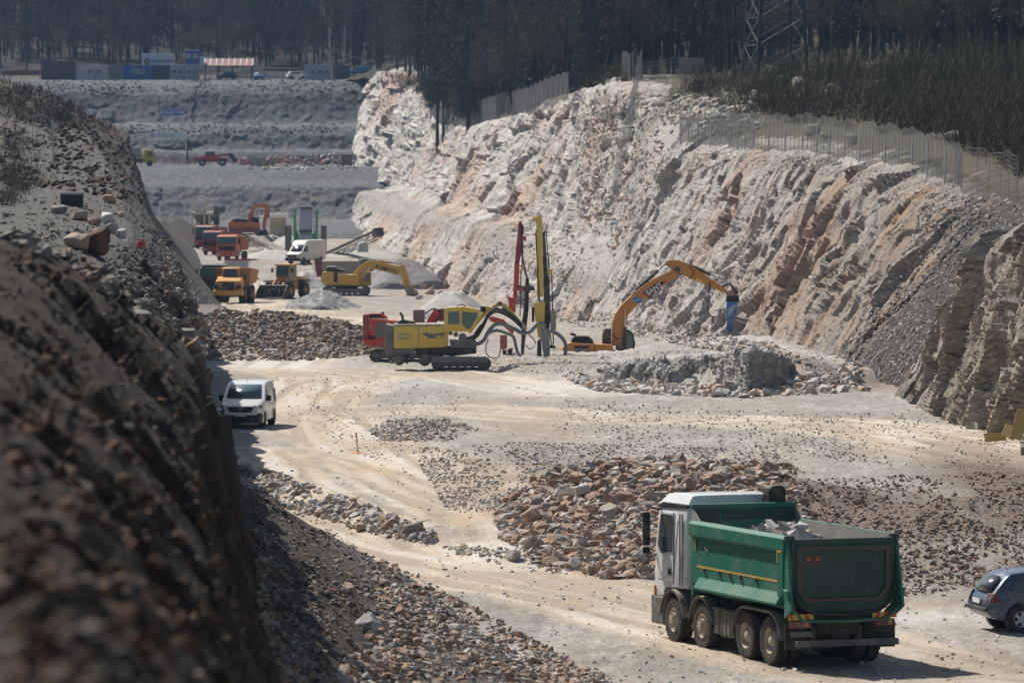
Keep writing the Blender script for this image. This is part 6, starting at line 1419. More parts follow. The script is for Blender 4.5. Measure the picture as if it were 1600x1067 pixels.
plate(T, [(728, 560), (740, 535), (1060, 540), (1180, 548), (1190, 660), (1080, 690), (860, 692), (735, 650)], -1.3, 1.3, 'body', HY, HX, .05)
plate(T, [(740, 540), (840, 545), (1060, 552), (1060, 538), (1000, 490), (850, 480), (790, 500)], -1.0, 1.0, 'engine_hood', K_dsteel, HX, .04)
plate(T, [(1040, 540), (1170, 545), (1165, 470), (1060, 465)], -1.3, -.4, 'cab', K_black, HX, .04)
plate(T, [(1010, 520), (1020, 430), (1090, 300), (1130, 275), (1300, 262), (1325, 280), (1318, 320), (1140, 325), (1090, 400), (1060, 520)], -.3, .3, 'boom', HY, HX, .04)
plate(T, [(1270, 280), (1325, 272), (1330, 340), (1280, 560), (1270, 650), (1225, 640), (1225, 560), (1250, 420)], -.22, .22, 'arm', HY, HX, .04)
plate(T, [(1190, 660), (1280, 640), (1318, 710), (1300, 780), (1215, 790), (1185, 720)], -.6, .6, 'bucket', K_dsteel, HX, .04)
cylinder_rod(HX, (.4, *T(1060, 540)), (.4, *T(1120, 350)), .1); cylinder_rod(HX, (.0, *T(1330, 300)), (.0, *T(1300, 620)), .1)
# ---- yellow surface drill rig
DY = paint('drill_yellow', (.78, .56, .08), .42, 0, .28, 1.0, (.60, .53, .38)); DG = paint('drill_grey', (.13, .14, .155), .55, 0, .35, 1.2)
EY = 279.; k = 8000/EY; px0 = 690; gz = fz((px0-800)/k, EY)
DR = empty('drill_rig', ((px0-800)/k, EY, gz), -math.pi/2, 'yellow crawler drill rig with green-glazed cab and upright mast on the pit floor', 'drill rig')
T = Tr(560, 440, 4.848, px0, 265+(H-gz)*k, k)
hs_ = plate(T, [(270, 336), (680, 328), (680, 485), (660, 488), (655, 492), (440, 498), (270, 500)], -1.1, 1.1, 'engine_housing', DY, DR, .03)
for x in (458, 655): MB().prism(T.L([(x, 335), (x+3, 335), (x+3, 490), (x, 490)]), 1.1, 1.104, 'x').build('panel_seam', K_black, hs_)
plate(T, [(268, 334), (270, 318), (680, 314), (682, 328)], -1.1, 1.12, 'housing_roof', paint('pale_dusty_roof', (.45, .42, .36), .6, 0, .3), DR, .02)
plate(T, [(205, 345), (212, 318), (268, 330), (272, 545), (232, 552), (206, 540)], -1.12, 1.12, 'tail_frame', DG, DR, .04)
plate(T, [(272, 502), (438, 500), (420, 540), (272, 545)], -1.05, 1.08, 'skirt', DG, DR, .02)
plate(T, [(430, 500), (890, 480), (895, 540), (720, 560), (440, 545)], -.8, .75, 'chassis_frame', K_dsteel, DR, .03)
for y0_ in (388, 424): plate(T, [(308, y0_), (398, y0_), (398, y0_+7), (308, y0_+7)], 1.101, 1.106, 'logo_bar', DG, hs_, 0)
text('maker_lettering', 'Atlas Copco', .155, DG, hs_, (1.106, *T(353, 410)), mside(), .003)
text('model_lettering', 'ROC F7', .26, DG, hs_, (1.106, *T(590, 412)), mside(), .003, 1, .008)
plate(T, [(480, 386), (520, 380), (560, 392), (650, 380), (650, 396), (560, 404), (600, 424), (530, 424), (505, 402)], 1.101, 1.105, 'drill_emblem', DG, hs_, 0)
plate(T, [(298, 330), (300, 300), (330, 285), (425, 300), (445, 330)], -.7, .6, 'muffler', K_dsteel, DR, .03)
hose(T, [(330, 300), (335, 265), (315, 232)], .3, .07, DR, K_dsteel, 'exhaust_pipe')
cb = plate(T, [(652, 372), (652, 200), (668, 193), (800, 190), (915, 212), (920, 250), (850, 372)], .25, 1.3, 'cab', DY, DR, .03)
plate(T, [(682, 318), (682, 224), (764, 220), (772, 316)], .24, 1.312, 'cab_window', G_blue, cb, 0)
plate(T, [(786, 312), (786, 222), (898, 232), (905, 250), (850, 352), (820, 352), (790, 322)], .24, 1.312, 'cab_window', G_green, cb, 0)
plate(T, [(672, 192), (800, 184), (918, 208), (916, 216), (800, 193), (672, 200)], .2, 1.34, 'cab_roof', DY, cb, .01)
hose(T, [(748, 188), (760, 172), (800, 176), (808, 190)], .8, .03, cb, K_black, 'roof_lamp_bar')
MB().bb((.9, *T(925, 225)), (1.35, *[v+.3 for v in T(925, 225)])).build('mirror', K_black, DR, bevel=.03)
# crawler: beam with drive wheels
track(DR, 1.05, *(T(560, 600)[0], T(1000, 600)[0]), .62, .42); track(DR, -1.05, *(T(560, 600)[0], T(1000, 600)[0]), .62, .42)
plate(T, [(552, 560), (700, 556), (985, 572), (985, 602), (700, 608), (555, 605)], 1.28, 1.34, 'track_guard', paint('dusty_guard', (.22, .215, .22), .6, .1, .45), DR, .02)
for cx_, r_ in ((505, .33), (312, .30)):
    y_, z_ = T(cx_, 588)
    w_ = MB(); w_.lathe([(.08, 1.3), (.14, 1.30), (.17, 1.22), (r_*.75, 1.20), (r_, 1.15), (r_, .85), (.1, .85)], (0, y_, max(z_, r_)), 'x', 20); w_.build('drive_wheel', K_steel, DR, smooth=True)
    w_ = MB(); w_.lathe([(.08, -1.3), (r_, -1.15), (r_, -.85), (.1, -.85)], (0, y_, max(z_, r_)), 'x', 20); w_.build('drive_wheel', K_steel, DR, smooth=True)
plate(T, [(345, 545), (385, 545), (378, 610), (368, 628), (360, 610)], .2, .5, 'jack_leg', K_dsteel, DR); plate(T, [(440, 545), (640, 545), (640, 575), (560, 590), (470, 570)], -.7, .95, 'swing_frame', K_dsteel, DR)
plate(T, [(228, 612), (275, 592), (360, 590), (360, 600), (280, 600)], -.9, -.2, 'dozer_plate', K_dsteel, DR)
for x, y, r_ in ((790, 415, .22), (700, 385, .12), (740, 395, .14)):
    c_ = T(x, y); MB().cyl((.9, *c_), (1.2, *c_), r_, n=14).cyl((1.15, *c_), (1.22, *c_), r_*.6, n=12).build('hose_reel', K_steel, DR, smooth=True)
plate(T, [(690, 440), (890, 440), (895, 500), (700, 495)], -.6, .9, 'boom_base', DG, DR)
plate(T, [(832, 388), (845, 350), (960, 200), (975, 182), (1000, 195), (1060, 150), (1085, 152), (1140, 190), (1190, 250), (1282, 352), (1268, 372), (1160, 262), (1075, 180), (1010, 228), (985, 225), (880, 352), (850, 392)], -.16, .16, 'boom', DY, DR, .02)
MB().cyl((-.24, *T(1072, 166)), (.24, *T(1072, 166)), .12, n=14).build('pivot_pin', K_dsteel, DR, smooth=True)
cylinder_rod(DR, (.22, *T(870, 420)), (.22, *T(985, 250)), .09); cylinder_rod(DR, (.24, *T(1090, 200)), (.24, *T(1270, 350)), .08, .6)
for j, off in enumerate((0, 14, -12)):
    hose(T, [(760, 445+off), (840, 430+off), (900, 400+off), (950, 320+off), (985, 250+off), (1040, 215+off), (1110, 235+off), (1180, 280+off), (1240, 340+off)], .3+.06*j, .05, DR, K_black if j else K_hose)
hose(T, [(820, 462), (900, 470), (950, 440), (990, 370), (1040, 322), (1100, 322), (1180, 355), (1240, 385), (1300, 375), (1350, 325), (1385, 312), (1420, 335)], [.5]*7+[.6, .7, .8, .8, .8], .105, DR, K_hose, 'dust_hose')
hose(T, [(960, 430), (985, 390), (1040, 368), (1085, 375), (1150, 400), (1180, 430), (1195, 500), (1215, 550), (1235, 555)], [.5]*4+[.2]*5, .085, DR, K_hose, 'dust_hose')
hose(T, [(1452, 365), (1510, 395), (1555, 440), (1572, 500), (1562, 555)], .85, .10, DR, K_hose, 'dust_hose')
hose(T, [(985, 430), (968, 480), (970, 540), (1010, 575), (1060, 570), (1078, 500), (1075, 440)], .35, .03, DR); hose(T, [(1290, 395), (1330, 440), (1345, 470)], .3, .03, DR); hose(T, [(1270, 480), (1300, 510), (1340, 480)], .3, .025, DR)
# mast
T2 = Tr(740, 320, 3.478, px0, 265+(H-gz)*k, k)
plate(T2, [(340, 92), (372, 92), (378, 500), (345, 500)], -.02, .22, 'feed_beam', DY, DR, .01)
plate(T2, [(320, 88), (322, 64), (348, 66), (350, 58), (370, 58), (374, 92), (345, 92)], -.08, .28, 'mast_head', DY, DR, .01)
rail = plate(T2, [(374, 145), (388, 145), (398, 300), (414, 500), (414, 822), (388, 822), (380, 500)], -.12, .1, 'feed_rail', K_dsteel, DR, .01)
plate(T2, [(338, 145), (345, 145), (362, 520), (352, 520)], .1, .2, 'hose_guide', K_black, DR)
plate(T2, [(322, 530), (388, 530), (384, 640), (368, 720), (350, 720), (335, 620)], .1, .35, 'drill_carriage', DY, DR, .02)
plate(T2, [(316, 555), (330, 555), (330, 635), (316, 635)], .2, .4, 'rod_drum', K_black, DR)
plate(T2, [(400, 345), (428, 350), (430, 372), (402, 374)], -.1, .3, 'rod_clamp', DY, DR)
MB().cyl((.1, *T2(424, 350)), (.1, *T2(434, 780)), .035, n=8).build('drill_rod', K_dsteel, DR, smooth=True)
MB().cyl((.1, *T2(410, 320)), (.1, *T2(414, 640)), .03, n=8).build('drill_rod', K_dsteel, DR, smooth=True)
plate(T2, [(416, 575), (448, 575), (448, 680), (418, 680)], 0, .35, 'rod_magazine', paint('beige_box', (.38, .33, .22), .6, 0, .35), DR, .02)
plate(T2, [(362, 668), (414, 668), (414, 780), (372, 784)], .2, .6, 'dust_hood', paint('light_grey_box', (.30, .30, .32), .6, 0, .3), DR, .03)
plate(T2, [(374, 784), (410, 784), (406, 824), (382, 824)], .25, .55, 'dust_skirt', K_hose, DR, .02)
plate(T2, [(346, 740), (366, 720), (370, 820), (344, 822)], -.1, .15, 'mast_foot', K_dsteel, DR); plate(T2, [(414, 760), (448, 770), (446, 780), (414, 778)], -.1, .2, 'foot_bracket', K_dsteel, DR)
hose(T2, [(345, 140), (338, 160), (345, 300), (352, 450), (360, 560)], .28, .03, DR); hose(T2, [(384, 150), (392, 142), (398, 200), (408, 330), (410, 420)], .2, .03, DR); hose(T2, [(416, 690), (420, 730), (426, 775)], .2, .03, DR)
# ---- red drill rig behind it
RY = paint('drill_red', (.60, .06, .035), .42, 0, .22, 1.0); RDk = paint('drill_dark_red', (.30, .03, .03), .45, 0, .25, 1.0)
EY = 291.; k = 8000/EY; px0 = 640; gz = fz((px0-800)/k, EY)
RR = empty('drill_rig', ((px0-800)/k, EY, gz), -math.pi/2, 'red drill rig mostly hidden behind the yellow one, with a slim red mast', 'drill rig')
T = Tr(560, 440, 4.848, px0, 265+(H-gz)*k, k)
plate(T, [(36, 250), (50, 242), (74, 245), (76, 430), (40, 430)], -.9, 1.15, 'tail_housing', RDk, RR, .05)
plate(T, [(74, 282), (440, 300), (440, 430), (76, 430)], -1.0, 1.0, 'engine_housing', RY, RR, .03)
plate(T, [(130, 305), (205, 308), (205, 415), (130, 415)], 1.001, 1.01, 'radiator_grille', paint('grille_grey', (.25, .25, .24), .6, .2, .3), RR, 0)
for x in np.linspace(136, 200, 6): MB().prism(T.L([(x, 306), (x+2.5, 306), (x+2.5, 414), (x, 414)]), 1.01, 1.025, 'x').build('grille_slat', K_dsteel, RR)
plate(T, [(80, 275), (80, 240), (180, 238), (215, 268), (222, 280)], -.8, .7, 'engine_cover', RY, RR, .04)
plate(T, [(86, 270), (90, 246), (168, 244), (180, 270)], .701, .72, 'cover_vent', K_black, RR, 0)
plate(T, [(40, 432), (200, 432), (200, 488), (60, 480), (36, 450)], -.9, 1.0, 'rear_bumper', RY, RR, .03); plate(T, [(80, 406), (130, 408), (130, 428), (80, 428)], 1.0, 1.03, 'rear_lamp_panel', K_black, RR, 0)
MB().cyl((.2, *T(184, 245)), (.2, *T(184, 228)), .09, n=10).build('exhaust_pipe', K_black, RR)
for s in (-1, 1): track(RR, s*1.05, T(90, 500)[0], T(640, 500)[0], .62, .4)
plate(T, [(416, 212), (502, 210), (502, 318), (416, 320)], -.6, .8, 'rod_cabinet', paint('faded_maroon', (.22, .12, .13), .6, 0, .4), RR, .02)
plate(T, [(505, 320), (560, 225), (610, 222), (612, 290), (570, 330)], -.3, .5, 'boom_root', RY, RR, .03); plate(T, [(560, 215), (650, 200), (650, 300), (610, 300)], -.3, .3, 'cab_side', RDk, RR, .02)
hose(T, [(505, 240), (560, 205), (600, 215), (640, 260)], .6, .04, RR); hose(T, [(560, 320), (600, 280), (640, 250)], .6, .04, RR)
plate(T, [(980, 270), (1010, 262), (1100, 285), (1180, 370), (1170, 400), (1090, 330), (1000, 300)], -.15, .15, 'boom', RY, RR, .02)
plate(T, [(1072, 405), (1125, 400), (1128, 500), (1092, 520), (1080, 500)], .1, .5, 'dust_hood', paint('faded_red_box', (.52, .10, .09), .5, 0, .3), RR, .03)
plate(T, [(1090, 520), (1124, 515), (1122, 575), (1098, 585)], .15, .45, 'dust_skirt', K_dsteel, RR)
plate(T, [(1130, 510), (1172, 500), (1160, 580), (1128, 585)], -.2, .15, 'mast_foot', paint('rusty_foot', (.14, .05, .035), .7, 0, .3), RR, .01)
T2 = Tr(740, 320, 3.478, px0, 265+(H-gz)*k, k)
plate(T2, [(245, 92), (258, 86), (270, 120), (262, 250), (246, 330), (236, 480), (214, 500), (222, 330), (236, 180)], -.05, .2, 'feed_beam', RDk, RR, .01)
plate(T2, [(258, 100), (272, 118), (272, 160), (262, 170)], .2, .3, 'mast_head', K_black, RR); plate(T2, [(262, 172), (284, 170), (288, 192), (264, 196)], .1, .35, 'rod_clamp', RY, RR)
plate(T2, [(222, 320), (250, 315), (246, 420), (232, 520), (215, 520)], .2, .28, 'red_guard', RY, RR)
hose(T2, [(262, 170), (268, 300), (290, 400), (296, 480), (286, 640)], .2, .05, RR, K_black, 'feed_hose')
MB().cyl((0, *T2(268, 190)), (0, *T2(262, 350)), .03, n=8).build('drill_rod', K_dsteel, RR)
MB().cyl((0, *T2(258, 350)), (0, *T2(252, 610)), .03, n=8).build('drill_rod', K_dsteel, RR)
plate(T2, [(282, 400), (302, 400), (300, 560), (290, 650), (272, 822), (256, 822), (262, 640), (276, 540)], -.15, .1, 'feed_rail', K_dsteel, RR, .01)
plate(T2, [(238, 432), (262, 440), (326, 440), (335, 462), (300, 470), (240, 466)], -.1, .3, 'rod_changer', K_dsteel, RR); plate(T2, [(246, 448), (268, 448), (268, 472), (246, 472)], .3, .36, 'changer_cap', RY, RR)
plate(T2, [(192, 500), (230, 505), (228, 585), (205, 590), (190, 560)], .0, .35, 'drill_carriage', RY, RR, .02); hose(T2, [(300, 430), (320, 440), (330, 470), (318, 480)], .3, .025, RR)
# ================================================================= crushing plant
CW = paint('cream_white_steel', (.88, .87, .80), .5, 0, .03, 1); CG = paint('green_steel', (.03, .32, .12), .5, 0, .25); CS = paint('silver_belt', (.66, .67, .68), .45, .3, .25); CB = paint('belt_black', (.03, .03, .032), .7, 0, .3); CC = paint('cream_tank', (.48, .42, .26), .55, 0, .35)
def stand(px, py, Y, zoff=0.0):
    x = (px-800)/8000*Y; return (x, Y, fz(x, Y)+zoff)
def conveyor(label, a, b, w, mat, legs, ends=0):
    a, b = Vector(a), Vector(b); C = empty('conveyor', a, 0, label, 'conveyor'); d = (b-a); L = d.length; u = d.normalized(); sd_ = Vector((0, 0, 1)).cross(u).normalized(); n = u.cross(sd_)
    for s in (-1, 1):
        m = MB()
        for hgt in (0, -.75):
            p = sd_*(s*w/2)+n*hgt*1.0; m.tube([p, p+d], .055, 6)
        k = int(L/1.5)
        for i in range(k):
            p = sd_*(s*w/2)+u*(L*i/k); q = sd_*(s*w/2)+u*(L*(i+1)/k)
            m.tube([p, q-n*.75] if i % 2 == 0 else [p-n*.75, q], .035, 4)
        m.build('side_truss', mat, C)
    m = MB(); m.grid([[sd_*(t*w*.45)+n*(.12+.10*abs(t))+u*l for t in (-1, -.5, 0, .5, 1)] for l in np.linspace(0, L, 12).tolist()]); m.build('belt', CB, C, solid=.03)
    MB().cyl(d+sd_*w*.55, d-sd_*w*.55, .28, n=14).build('head_drum', K_dsteel, C, smooth=True)
    m = MB(); m.hexa([d-u*.9+sd_*w*.55-n*.6, d-u*.9-sd_*w*.55-n*.6, d+u*.3-sd_*w*.55-n*.6, d+u*.3+sd_*w*.55-n*.6, d-u*.9+sd_*w*.55+n*.35, d-u*.9-sd_*w*.55+n*.35, d+u*.3-sd_*w*.55+n*.35, d+u*.3+sd_*w*.55+n*.35]); m.build('head_guard', K_dsteel, C)
    for f, g in legs:
        p = u*L*f; q = u*L*g; q = Vector((q.x, q.y, q.z))
        m = MB()
        for s in (-1, 1): m.tube([p+sd_*s*w*.5-n*.6, Vector((q.x, q.y, 0))+sd_*s*w*.7+Vector((0, 0, .1))], .05, 6)
        m.build('support_leg', mat, C)
    return C
# green screen with central chute
x, y, z = stand(478, 0, 630); S = empty('mobile_screener', (x, y, z-.1), math.pi, 'green-framed mobile screener with a steep silver belt chute behind the white van', 'screening machine')
k = 8000/630
for s in (-1, 1):
    MB().bb((s*1.35-.12, -.6, .6), (s*1.35+.12, -.3, 5.8)).bb((s*1.35-.12, .9, .6), (s*1.35+.12, 1.2, 5.2)).bb((s*1.35-.1, -.5, 4.9), (s*1.35+.1, 1.1, 5.1)).bb((s*1.35-.1, -.5, 3.0), (s*1.35+.1, 1.1, 3.2)).build('side_frame', CG, S, bevel=.01)
    m = MB(); m.bb((s*2.5-.05, 0, .2), (s*2.5+.05, .1, 3.8)); m.bb((s*1.8-.05, 0, .2), (s*2.5+.05, .1, 3.8))
    for h in np.arange(.5, 3.8, .5): m.bb((s*2.15-.35, 0, h), (s*2.15+.35, .12, h+.06))
    m.build('ladder', K_steel, S)
    cylinder_rod(S, (s*1.1, 1.3, 1.2), (s*1.05, .6, 4.6), .1)
for (z0, z1, y0_, y1_) in ((.9, 3.1, 2.4, 1.1), (3.3, 5.9, 1.2, -.2)):
    m = MB(); w0 = .85; m.grid([[(-w0, y0_+.1, z0), (-w0*.8, y0_-.15, z0), (w0*.8, y0_-.15, z0), (w0, y0_+.1, z0)], [(-w0*.9, y1_+.1, z1), (-w0*.72, y1_-.15, z1), (w0*.72, y1_-.15, z1), (w0*.9, y1_+.1, z1)]]); m.build('chute', CS, S, solid=.06)
MB().bb((-.8, 1.0, 3.0), (.8, 1.3, 3.3)).bb((-.7, -.3, 5.85), (.7, 0, 6.1)).build('drum_cover', CB, S, bevel=.03)
MB().prism([(3.3, .9), (2.4, 1.9), (1.2, 1.9), (1.2, .9)], -1.2, 1.2, 'x').build('feed_box', CS, S, bevel=.03)
MB().bb((-1.1, -5, 1.0), (1.1, 1.2, 2.9)).build('screen_box', CG, S, bevel=.05)
for s in (-1, 1): track(S, s*1.6, -4.5, .8, 1.0, .5, shoes=False)
a = P(503, 402, 628); b = P(592, 361, 612); conveyor('dark lattice conveyor rising to the right of the green screener', a, b, .9, K_dsteel, [(.55, .15)])
a = P(462, 402, 626); b = P(388, 368, 655); conveyor('dark lattice conveyor rising towards the orange excavator', a, b, 1.3, K_dsteel, [(.5, .8)])
# white crusher
x, y, z = stand(318, 0, 705); W_ = empty('crusher', (x, y, z+.9), math.pi, 'cream-white mobile crusher with a tall framed hopper beside the brown heap', 'crusher')
k = 11.35
def X(px): return -(px-318)/k
def Zz(py): return (368-py)/k
m = MB(); fr_ = [(X(307), Zz(331)), (X(323), Zz(331)), (X(323), Zz(309)), (X(321.5), Zz(307.5)), (X(308.5), Zz(307.5)), (X(307), Zz(309))]
m.prism([(X(306.5), Zz(332)), (X(310), Zz(332)), (X(310), Zz(308)), (X(307), Zz(309))], .6, 1.4, 'y'); m.prism([(X(319.5), Zz(332)), (X(323.5), Zz(332)), (X(322.5), Zz(309)), (X(319.5), Zz(308))], .6, 1.4, 'y')
m.prism([(X(307), Zz(311)), (X(322.5), Zz(311)), (X(321), Zz(307)), (X(308.5), Zz(307))], .6, 1.4, 'y'); m.prism([(X(306.5), Zz(332)), (X(323.5), Zz(332)), (X(323), Zz(326.5)), (X(307), Zz(326.5))], .6, 1.4, 'y'); m.build('hopper_frame', K_white, W_, bevel=.08)
MB().grid([[(X(310), .9, Zz(326.5)), (X(319.5), .9, Zz(326.5))], [(X(310), .2, Zz(311)), (X(319.5), .2, Zz(311))]]).build('belt', CS, W_, solid=.05)
MB().bb((X(300), -3, Zz(336)), (X(334), 1.0, Zz(331.5))).build('platform', CW, W_, bevel=.03)
m = MB()
for px_ in (298, 301, 305, 328, 333): m.bb((X(px_)-.05, .8, Zz(336)), (X(px_)+.05, .9, Zz(318)))
for py_ in (318, 324): m.bb((X(298), .82, Zz(py_)), (X(306), .88, Zz(py_)+.08)); m.bb((X(326), .82, Zz(py_)), (X(334), .88, Zz(py_)+.08))
m.build('railing', CW, W_)
m = MB(); m.bb((X(294), .5, Zz(362)), (X(296), 1.3, Zz(333))); m.bb((X(300), .5, Zz(366)), (X(303), 1.3, Zz(333))); m.bb((X(294), .5, Zz(336)), (X(303), 1.3, Zz(333))); m.bb((X(294), .5, Zz(356)), (X(303), 1.3, Zz(354))); m.bb((X(305), .3, Zz(366)), (X(312), 1.2, Zz(348))); m.build('leg_frame', CW, W_, bevel=.03)
MB().hexa([(X(325), .2, Zz(352)), (X(309), .2, Zz(352)), (X(309), -2, Zz(352)), (X(325), -2, Zz(352)), (X(340), 1.1, Zz(336)), (X(303), 1.1, Zz(336)), (X(303), -3, Zz(336)), (X(340), -3, Zz(336))]).build('hopper', paint('olive_hopper', (.22, .21, .15), .6, 0, .3), W_)
m = MB()
for px_ in (320, 328): m.bb((X(px_)-.1, .9, Zz(350)), (X(px_)+.1, 1.15, Zz(337)))
m.build('hopper_rib', CW, W_)
MB().bb((X(342), -2.5, Zz(352)), (X(334), .4, Zz(323))).build('engine_box', paint('navy_box', (.03, .05, .09), .5, 0, .2), W_, bevel=.05)
MB().bb((X(336), -4, Zz(366)), (X(305), .3, Zz(352))).build('chassis', K_dsteel, W_, bevel=.05)
for s in (-1, 1): track(W_, s*1.3, -4, 1.0, 1.0, .5, shoes=False)
# cream hopper with railing
x, y, z = stand(434, 0, 722); C_ = empty('storage_hopper', (x, y, z+.2), math.pi, 'cream storage hopper on legs with a railing round its top', 'hopper'); k = 11.08
def X(px): return -(px-434)/k
def Zz(py): return (362-py)/k
MB().hexa([(X(440), 1, Zz(346)), (X(428), 1, Zz(346)), (X(428), -1, Zz(346)), (X(440), -1, Zz(346)), (X(446), 1.6, Zz(328)), (X(421), 1.6, Zz(328)), (X(421), -1.6, Zz(328)), (X(446), -1.6, Zz(328))]).build('hopper', CC, C_, bevel=.03)
MB().bb((X(449), -1.8, Zz(329)), (X(419), 1.8, Zz(323))).build('top_deck', CW, C_, bevel=.03)
m = MB()
for px_ in np.linspace(406, 449, 7): m.bb((X(px_)-.04, 1.7, Zz(329)), (X(px_)+.04, 1.78, Zz(315)))
m.bb((X(449), 1.7, Zz(316)), (X(406), 1.78, Zz(315))); m.bb((X(449), 1.7, Zz(322)), (X(406), 1.78, Zz(321.4))); m.bb((X(419), -1, Zz(329)), (X(406), 1.78, Zz(327))); m.build('railing', CW, C_)
m = MB()
for px_ in (424, 445): m.bb((X(px_)-.15, 1.1, 0), (X(px_)+.15, 1.4, Zz(328))); m.bb((X(px_)-.15, -1.4, 0), (X(px_)+.15, -1.1, Zz(328)))
m.build('support_leg', CC, C_)
MB().bb((X(443), -.9, 0), (X(427), .9, Zz(338))).build('control_box', paint('silver_box', (.45, .45, .46), .5, .2, .2), C_, bevel=.03)
# small jaw crusher on the heap, light rock-like shape in photo kept as machinery cover
x, y, z = stand(374, 0, 560); J = empty('rock_feeder', (x, y, z), math.pi, 'small grey feeder with a light steel panel between the orange truck and the dumper', 'feeder')
MB().hexa([(-.9, 1, .9), (1.2, 1, .9), (1.2, -2, .9), (-.9, -2, .9), (-1.1, .8, 2.0), (1.5, .8, 2.0), (1.5, -2.2, 2.0), (-1.1, -2.2, 2.0)]).build('hopper', CS, J, bevel=.04)
MB().grid([[(-.8, 1.06, .95), (.8, 1.06, .95)], [(-1.0, .88, 1.9), (1.0, .88, 1.9)]]).build('front_panel', paint('light_panel', (.55, .56, .6), .4, .2, .15), J, solid=.04)
MB().bb((-1.3, .85, 1.95), (1.6, 1.0, 2.15)).build('top_rim', RD, J); MB().bb((-1.2, -2, .3), (1.4, .8, .9)).build('chassis', K_dsteel, J)
m = MB(); m.tube([(1.3, .9, 2.0), (2.0, .6, 1.2), (2.3, .4, .4)], .12); m.tube([(1.5, .6, 1.4), (1.9, .2, .3)], .12); m.build('side_chute', CS, J)
for s in (-1, 1): wheel(J, s*1.1, -1.2, .45, .3, s, K_steel, .55, 0, 'in'); wheel(J, s*1.1, .4, .45, .3, s, K_steel, .55, 0, 'in')
# half-buried mint tank and dark truck body behind the yellow excavator
x, y, z = stand(567, 0, 600); q = MB().lathe([(.0, 3.4), (.6, 3.35), (1.0, 3.0), (1.15, 2.6), (1.25, 0)], (0, 0, 0), 'z', 20).build('water_tank', paint('mint_tank', (.42, .50, .44), .5, 0, .3), None, smooth=True); q.scale = (.55, .55, .36); q.location = (x, y, z+1.2)
tag(q, 'pale mint water tank behind the far yellow excavator', 'tank'); MB().lathe([(.35, 3.3), (.35, 3.5), (.0, 3.52)], (0, 0, 0), 'z', 14).build('lid', CW, q)
x, y, z = stand(528, 0, 540); B = empty('dump_truck', (x, y, z), math.radians(-80), 'beige tipper body of a truck parked behind the far yellow excavator', 'truck', 'trucks waiting by the crushing plant')
m = MB(); m.bb((-1.2, -2.6, 1.3), (1.2, 2.2, 2.75)); 
for yy in np.linspace(-2.4, 2, 7): m.bb((1.2, yy-.05, 1.3), (1.27, yy+.05, 2.75))
m.build('tipping_body', paint('beige_tipper', (.36, .31, .27), .6, 0, .35), B, bevel=.03)
MB().prism([(2.3, .8), (4.2, .8), (4.2, 2.0), (3.9, 2.9), (2.4, 2.95)], -1.2, 1.2, 'x').build('cab', BL, B, bevel=.06); MB().prism([(2.9, 1.9), (4.0, 1.9), (3.8, 2.7), (2.9, 2.7)], 1.2, 1.22, 'x').build('side_window', G_blue, B)
for yy in (-2, -.7, 3.1):
    for s in (-1, 1): wheel(B, s*1.05, yy, .5, .32, s, K_steel, .55, 0, 'in')
MB().bb((-.5, -2.6, .8), (.5, 3.9, 1.25)).build('chassis', K_dsteel, B)
x, y, z = stand(498, 0, 530); q = MB().hexa([(-.2, 0, .5), (.35, 0, .5), (.35, .1, .5), (-.2, .1, .5), (-.5, 0, 2.4), (.35, 0, 2.4), (.35, .1, 2.4), (-.5, .1, 2.4)]).bb((.25, 0, 0), (.35, .1, .5)).build('warning_board', K_red, None, bevel=.01); q.location = (x, y, z+.8); tag(q, 'red warning board at the tail of the far yellow excavator', 'board')
# ================================================================= third bench: truck, telehandler, containers, barrier fence
def bench_z(px, Y): 
    x = (px-800)/8000*Y; return (x, Y, drop(x, Y, BW) or 11.2)
c = bench_z(212, 868); YT = empty('dump_truck', c, math.radians(-84), 'yellow-cabbed tipper driving right along the third bench at the far end', 'truck')
MB().hexa([(-1.2, -3.4, 1.2), (1.2, -3.4, 1.2), (1.2, .9, 1.2), (-1.2, .9, 1.2), (-1.2, -3.6, 3.0), (1.2, -3.6, 3.0), (1.2, .9, 3.1), (-1.2, .9, 3.1)]).build('tipping_body', paint('grey_box', (.36, .35, .34), .6, 0, .3), YT, bevel=.03)
MB().prism([(1.3, .7), (3.4, .7), (3.4, 1.6), (2.9, 2.7), (1.4, 2.8)], -1.2, 1.2, 'x').build('cab', paint('cab_yellow', (.72, .50, .04), .4, 0, .1), YT, bevel=.06)
MB().prism([(2.0, 1.7), (3.0, 1.7), (2.7, 2.5), (2.0, 2.5)], 1.2, 1.23, 'x').build('side_window', G_dark, YT)
for yy in (-2.6, -1.3, 2.4):
    for s in (-1, 1): wheel(YT, s*1.05, yy, .5, .32, s, K_steel, .55, 0, 'in')
MB().bb((-.5, -3.3, .7), (.5, 3.2, 1.2)).build('chassis', K_dsteel, YT)
c = bench_z(334, 866); TH = empty('telehandler', c, math.radians(-88), 'red telehandler with its boom lying forward on the third bench', 'telehandler')
TRd = paint('telehandler_red', (.42, .03, .06), .4, 0, .1)
MB().prism([(-3.2, .8), (2.4, .8), (2.5, 1.3), (1, 1.5), (-3.2, 1.4)], -.9, .9, 'x').build('body', TRd, TH, bevel=.05)
MB().prism([(-3.2, 1.5), (2.7, 2.2), (3.0, 1.9), (-3.0, 1.1)], -.2, .25, 'x').build('boom', TRd, TH, bevel=.03); MB().prism([(2.5, 2.2), (3.1, 2.2), (3.9, 1.1), (3.9, .6), (3.5, .6), (2.6, 1.7)], -.3, .3, 'x').build('boom_head', K_dsteel, TH)
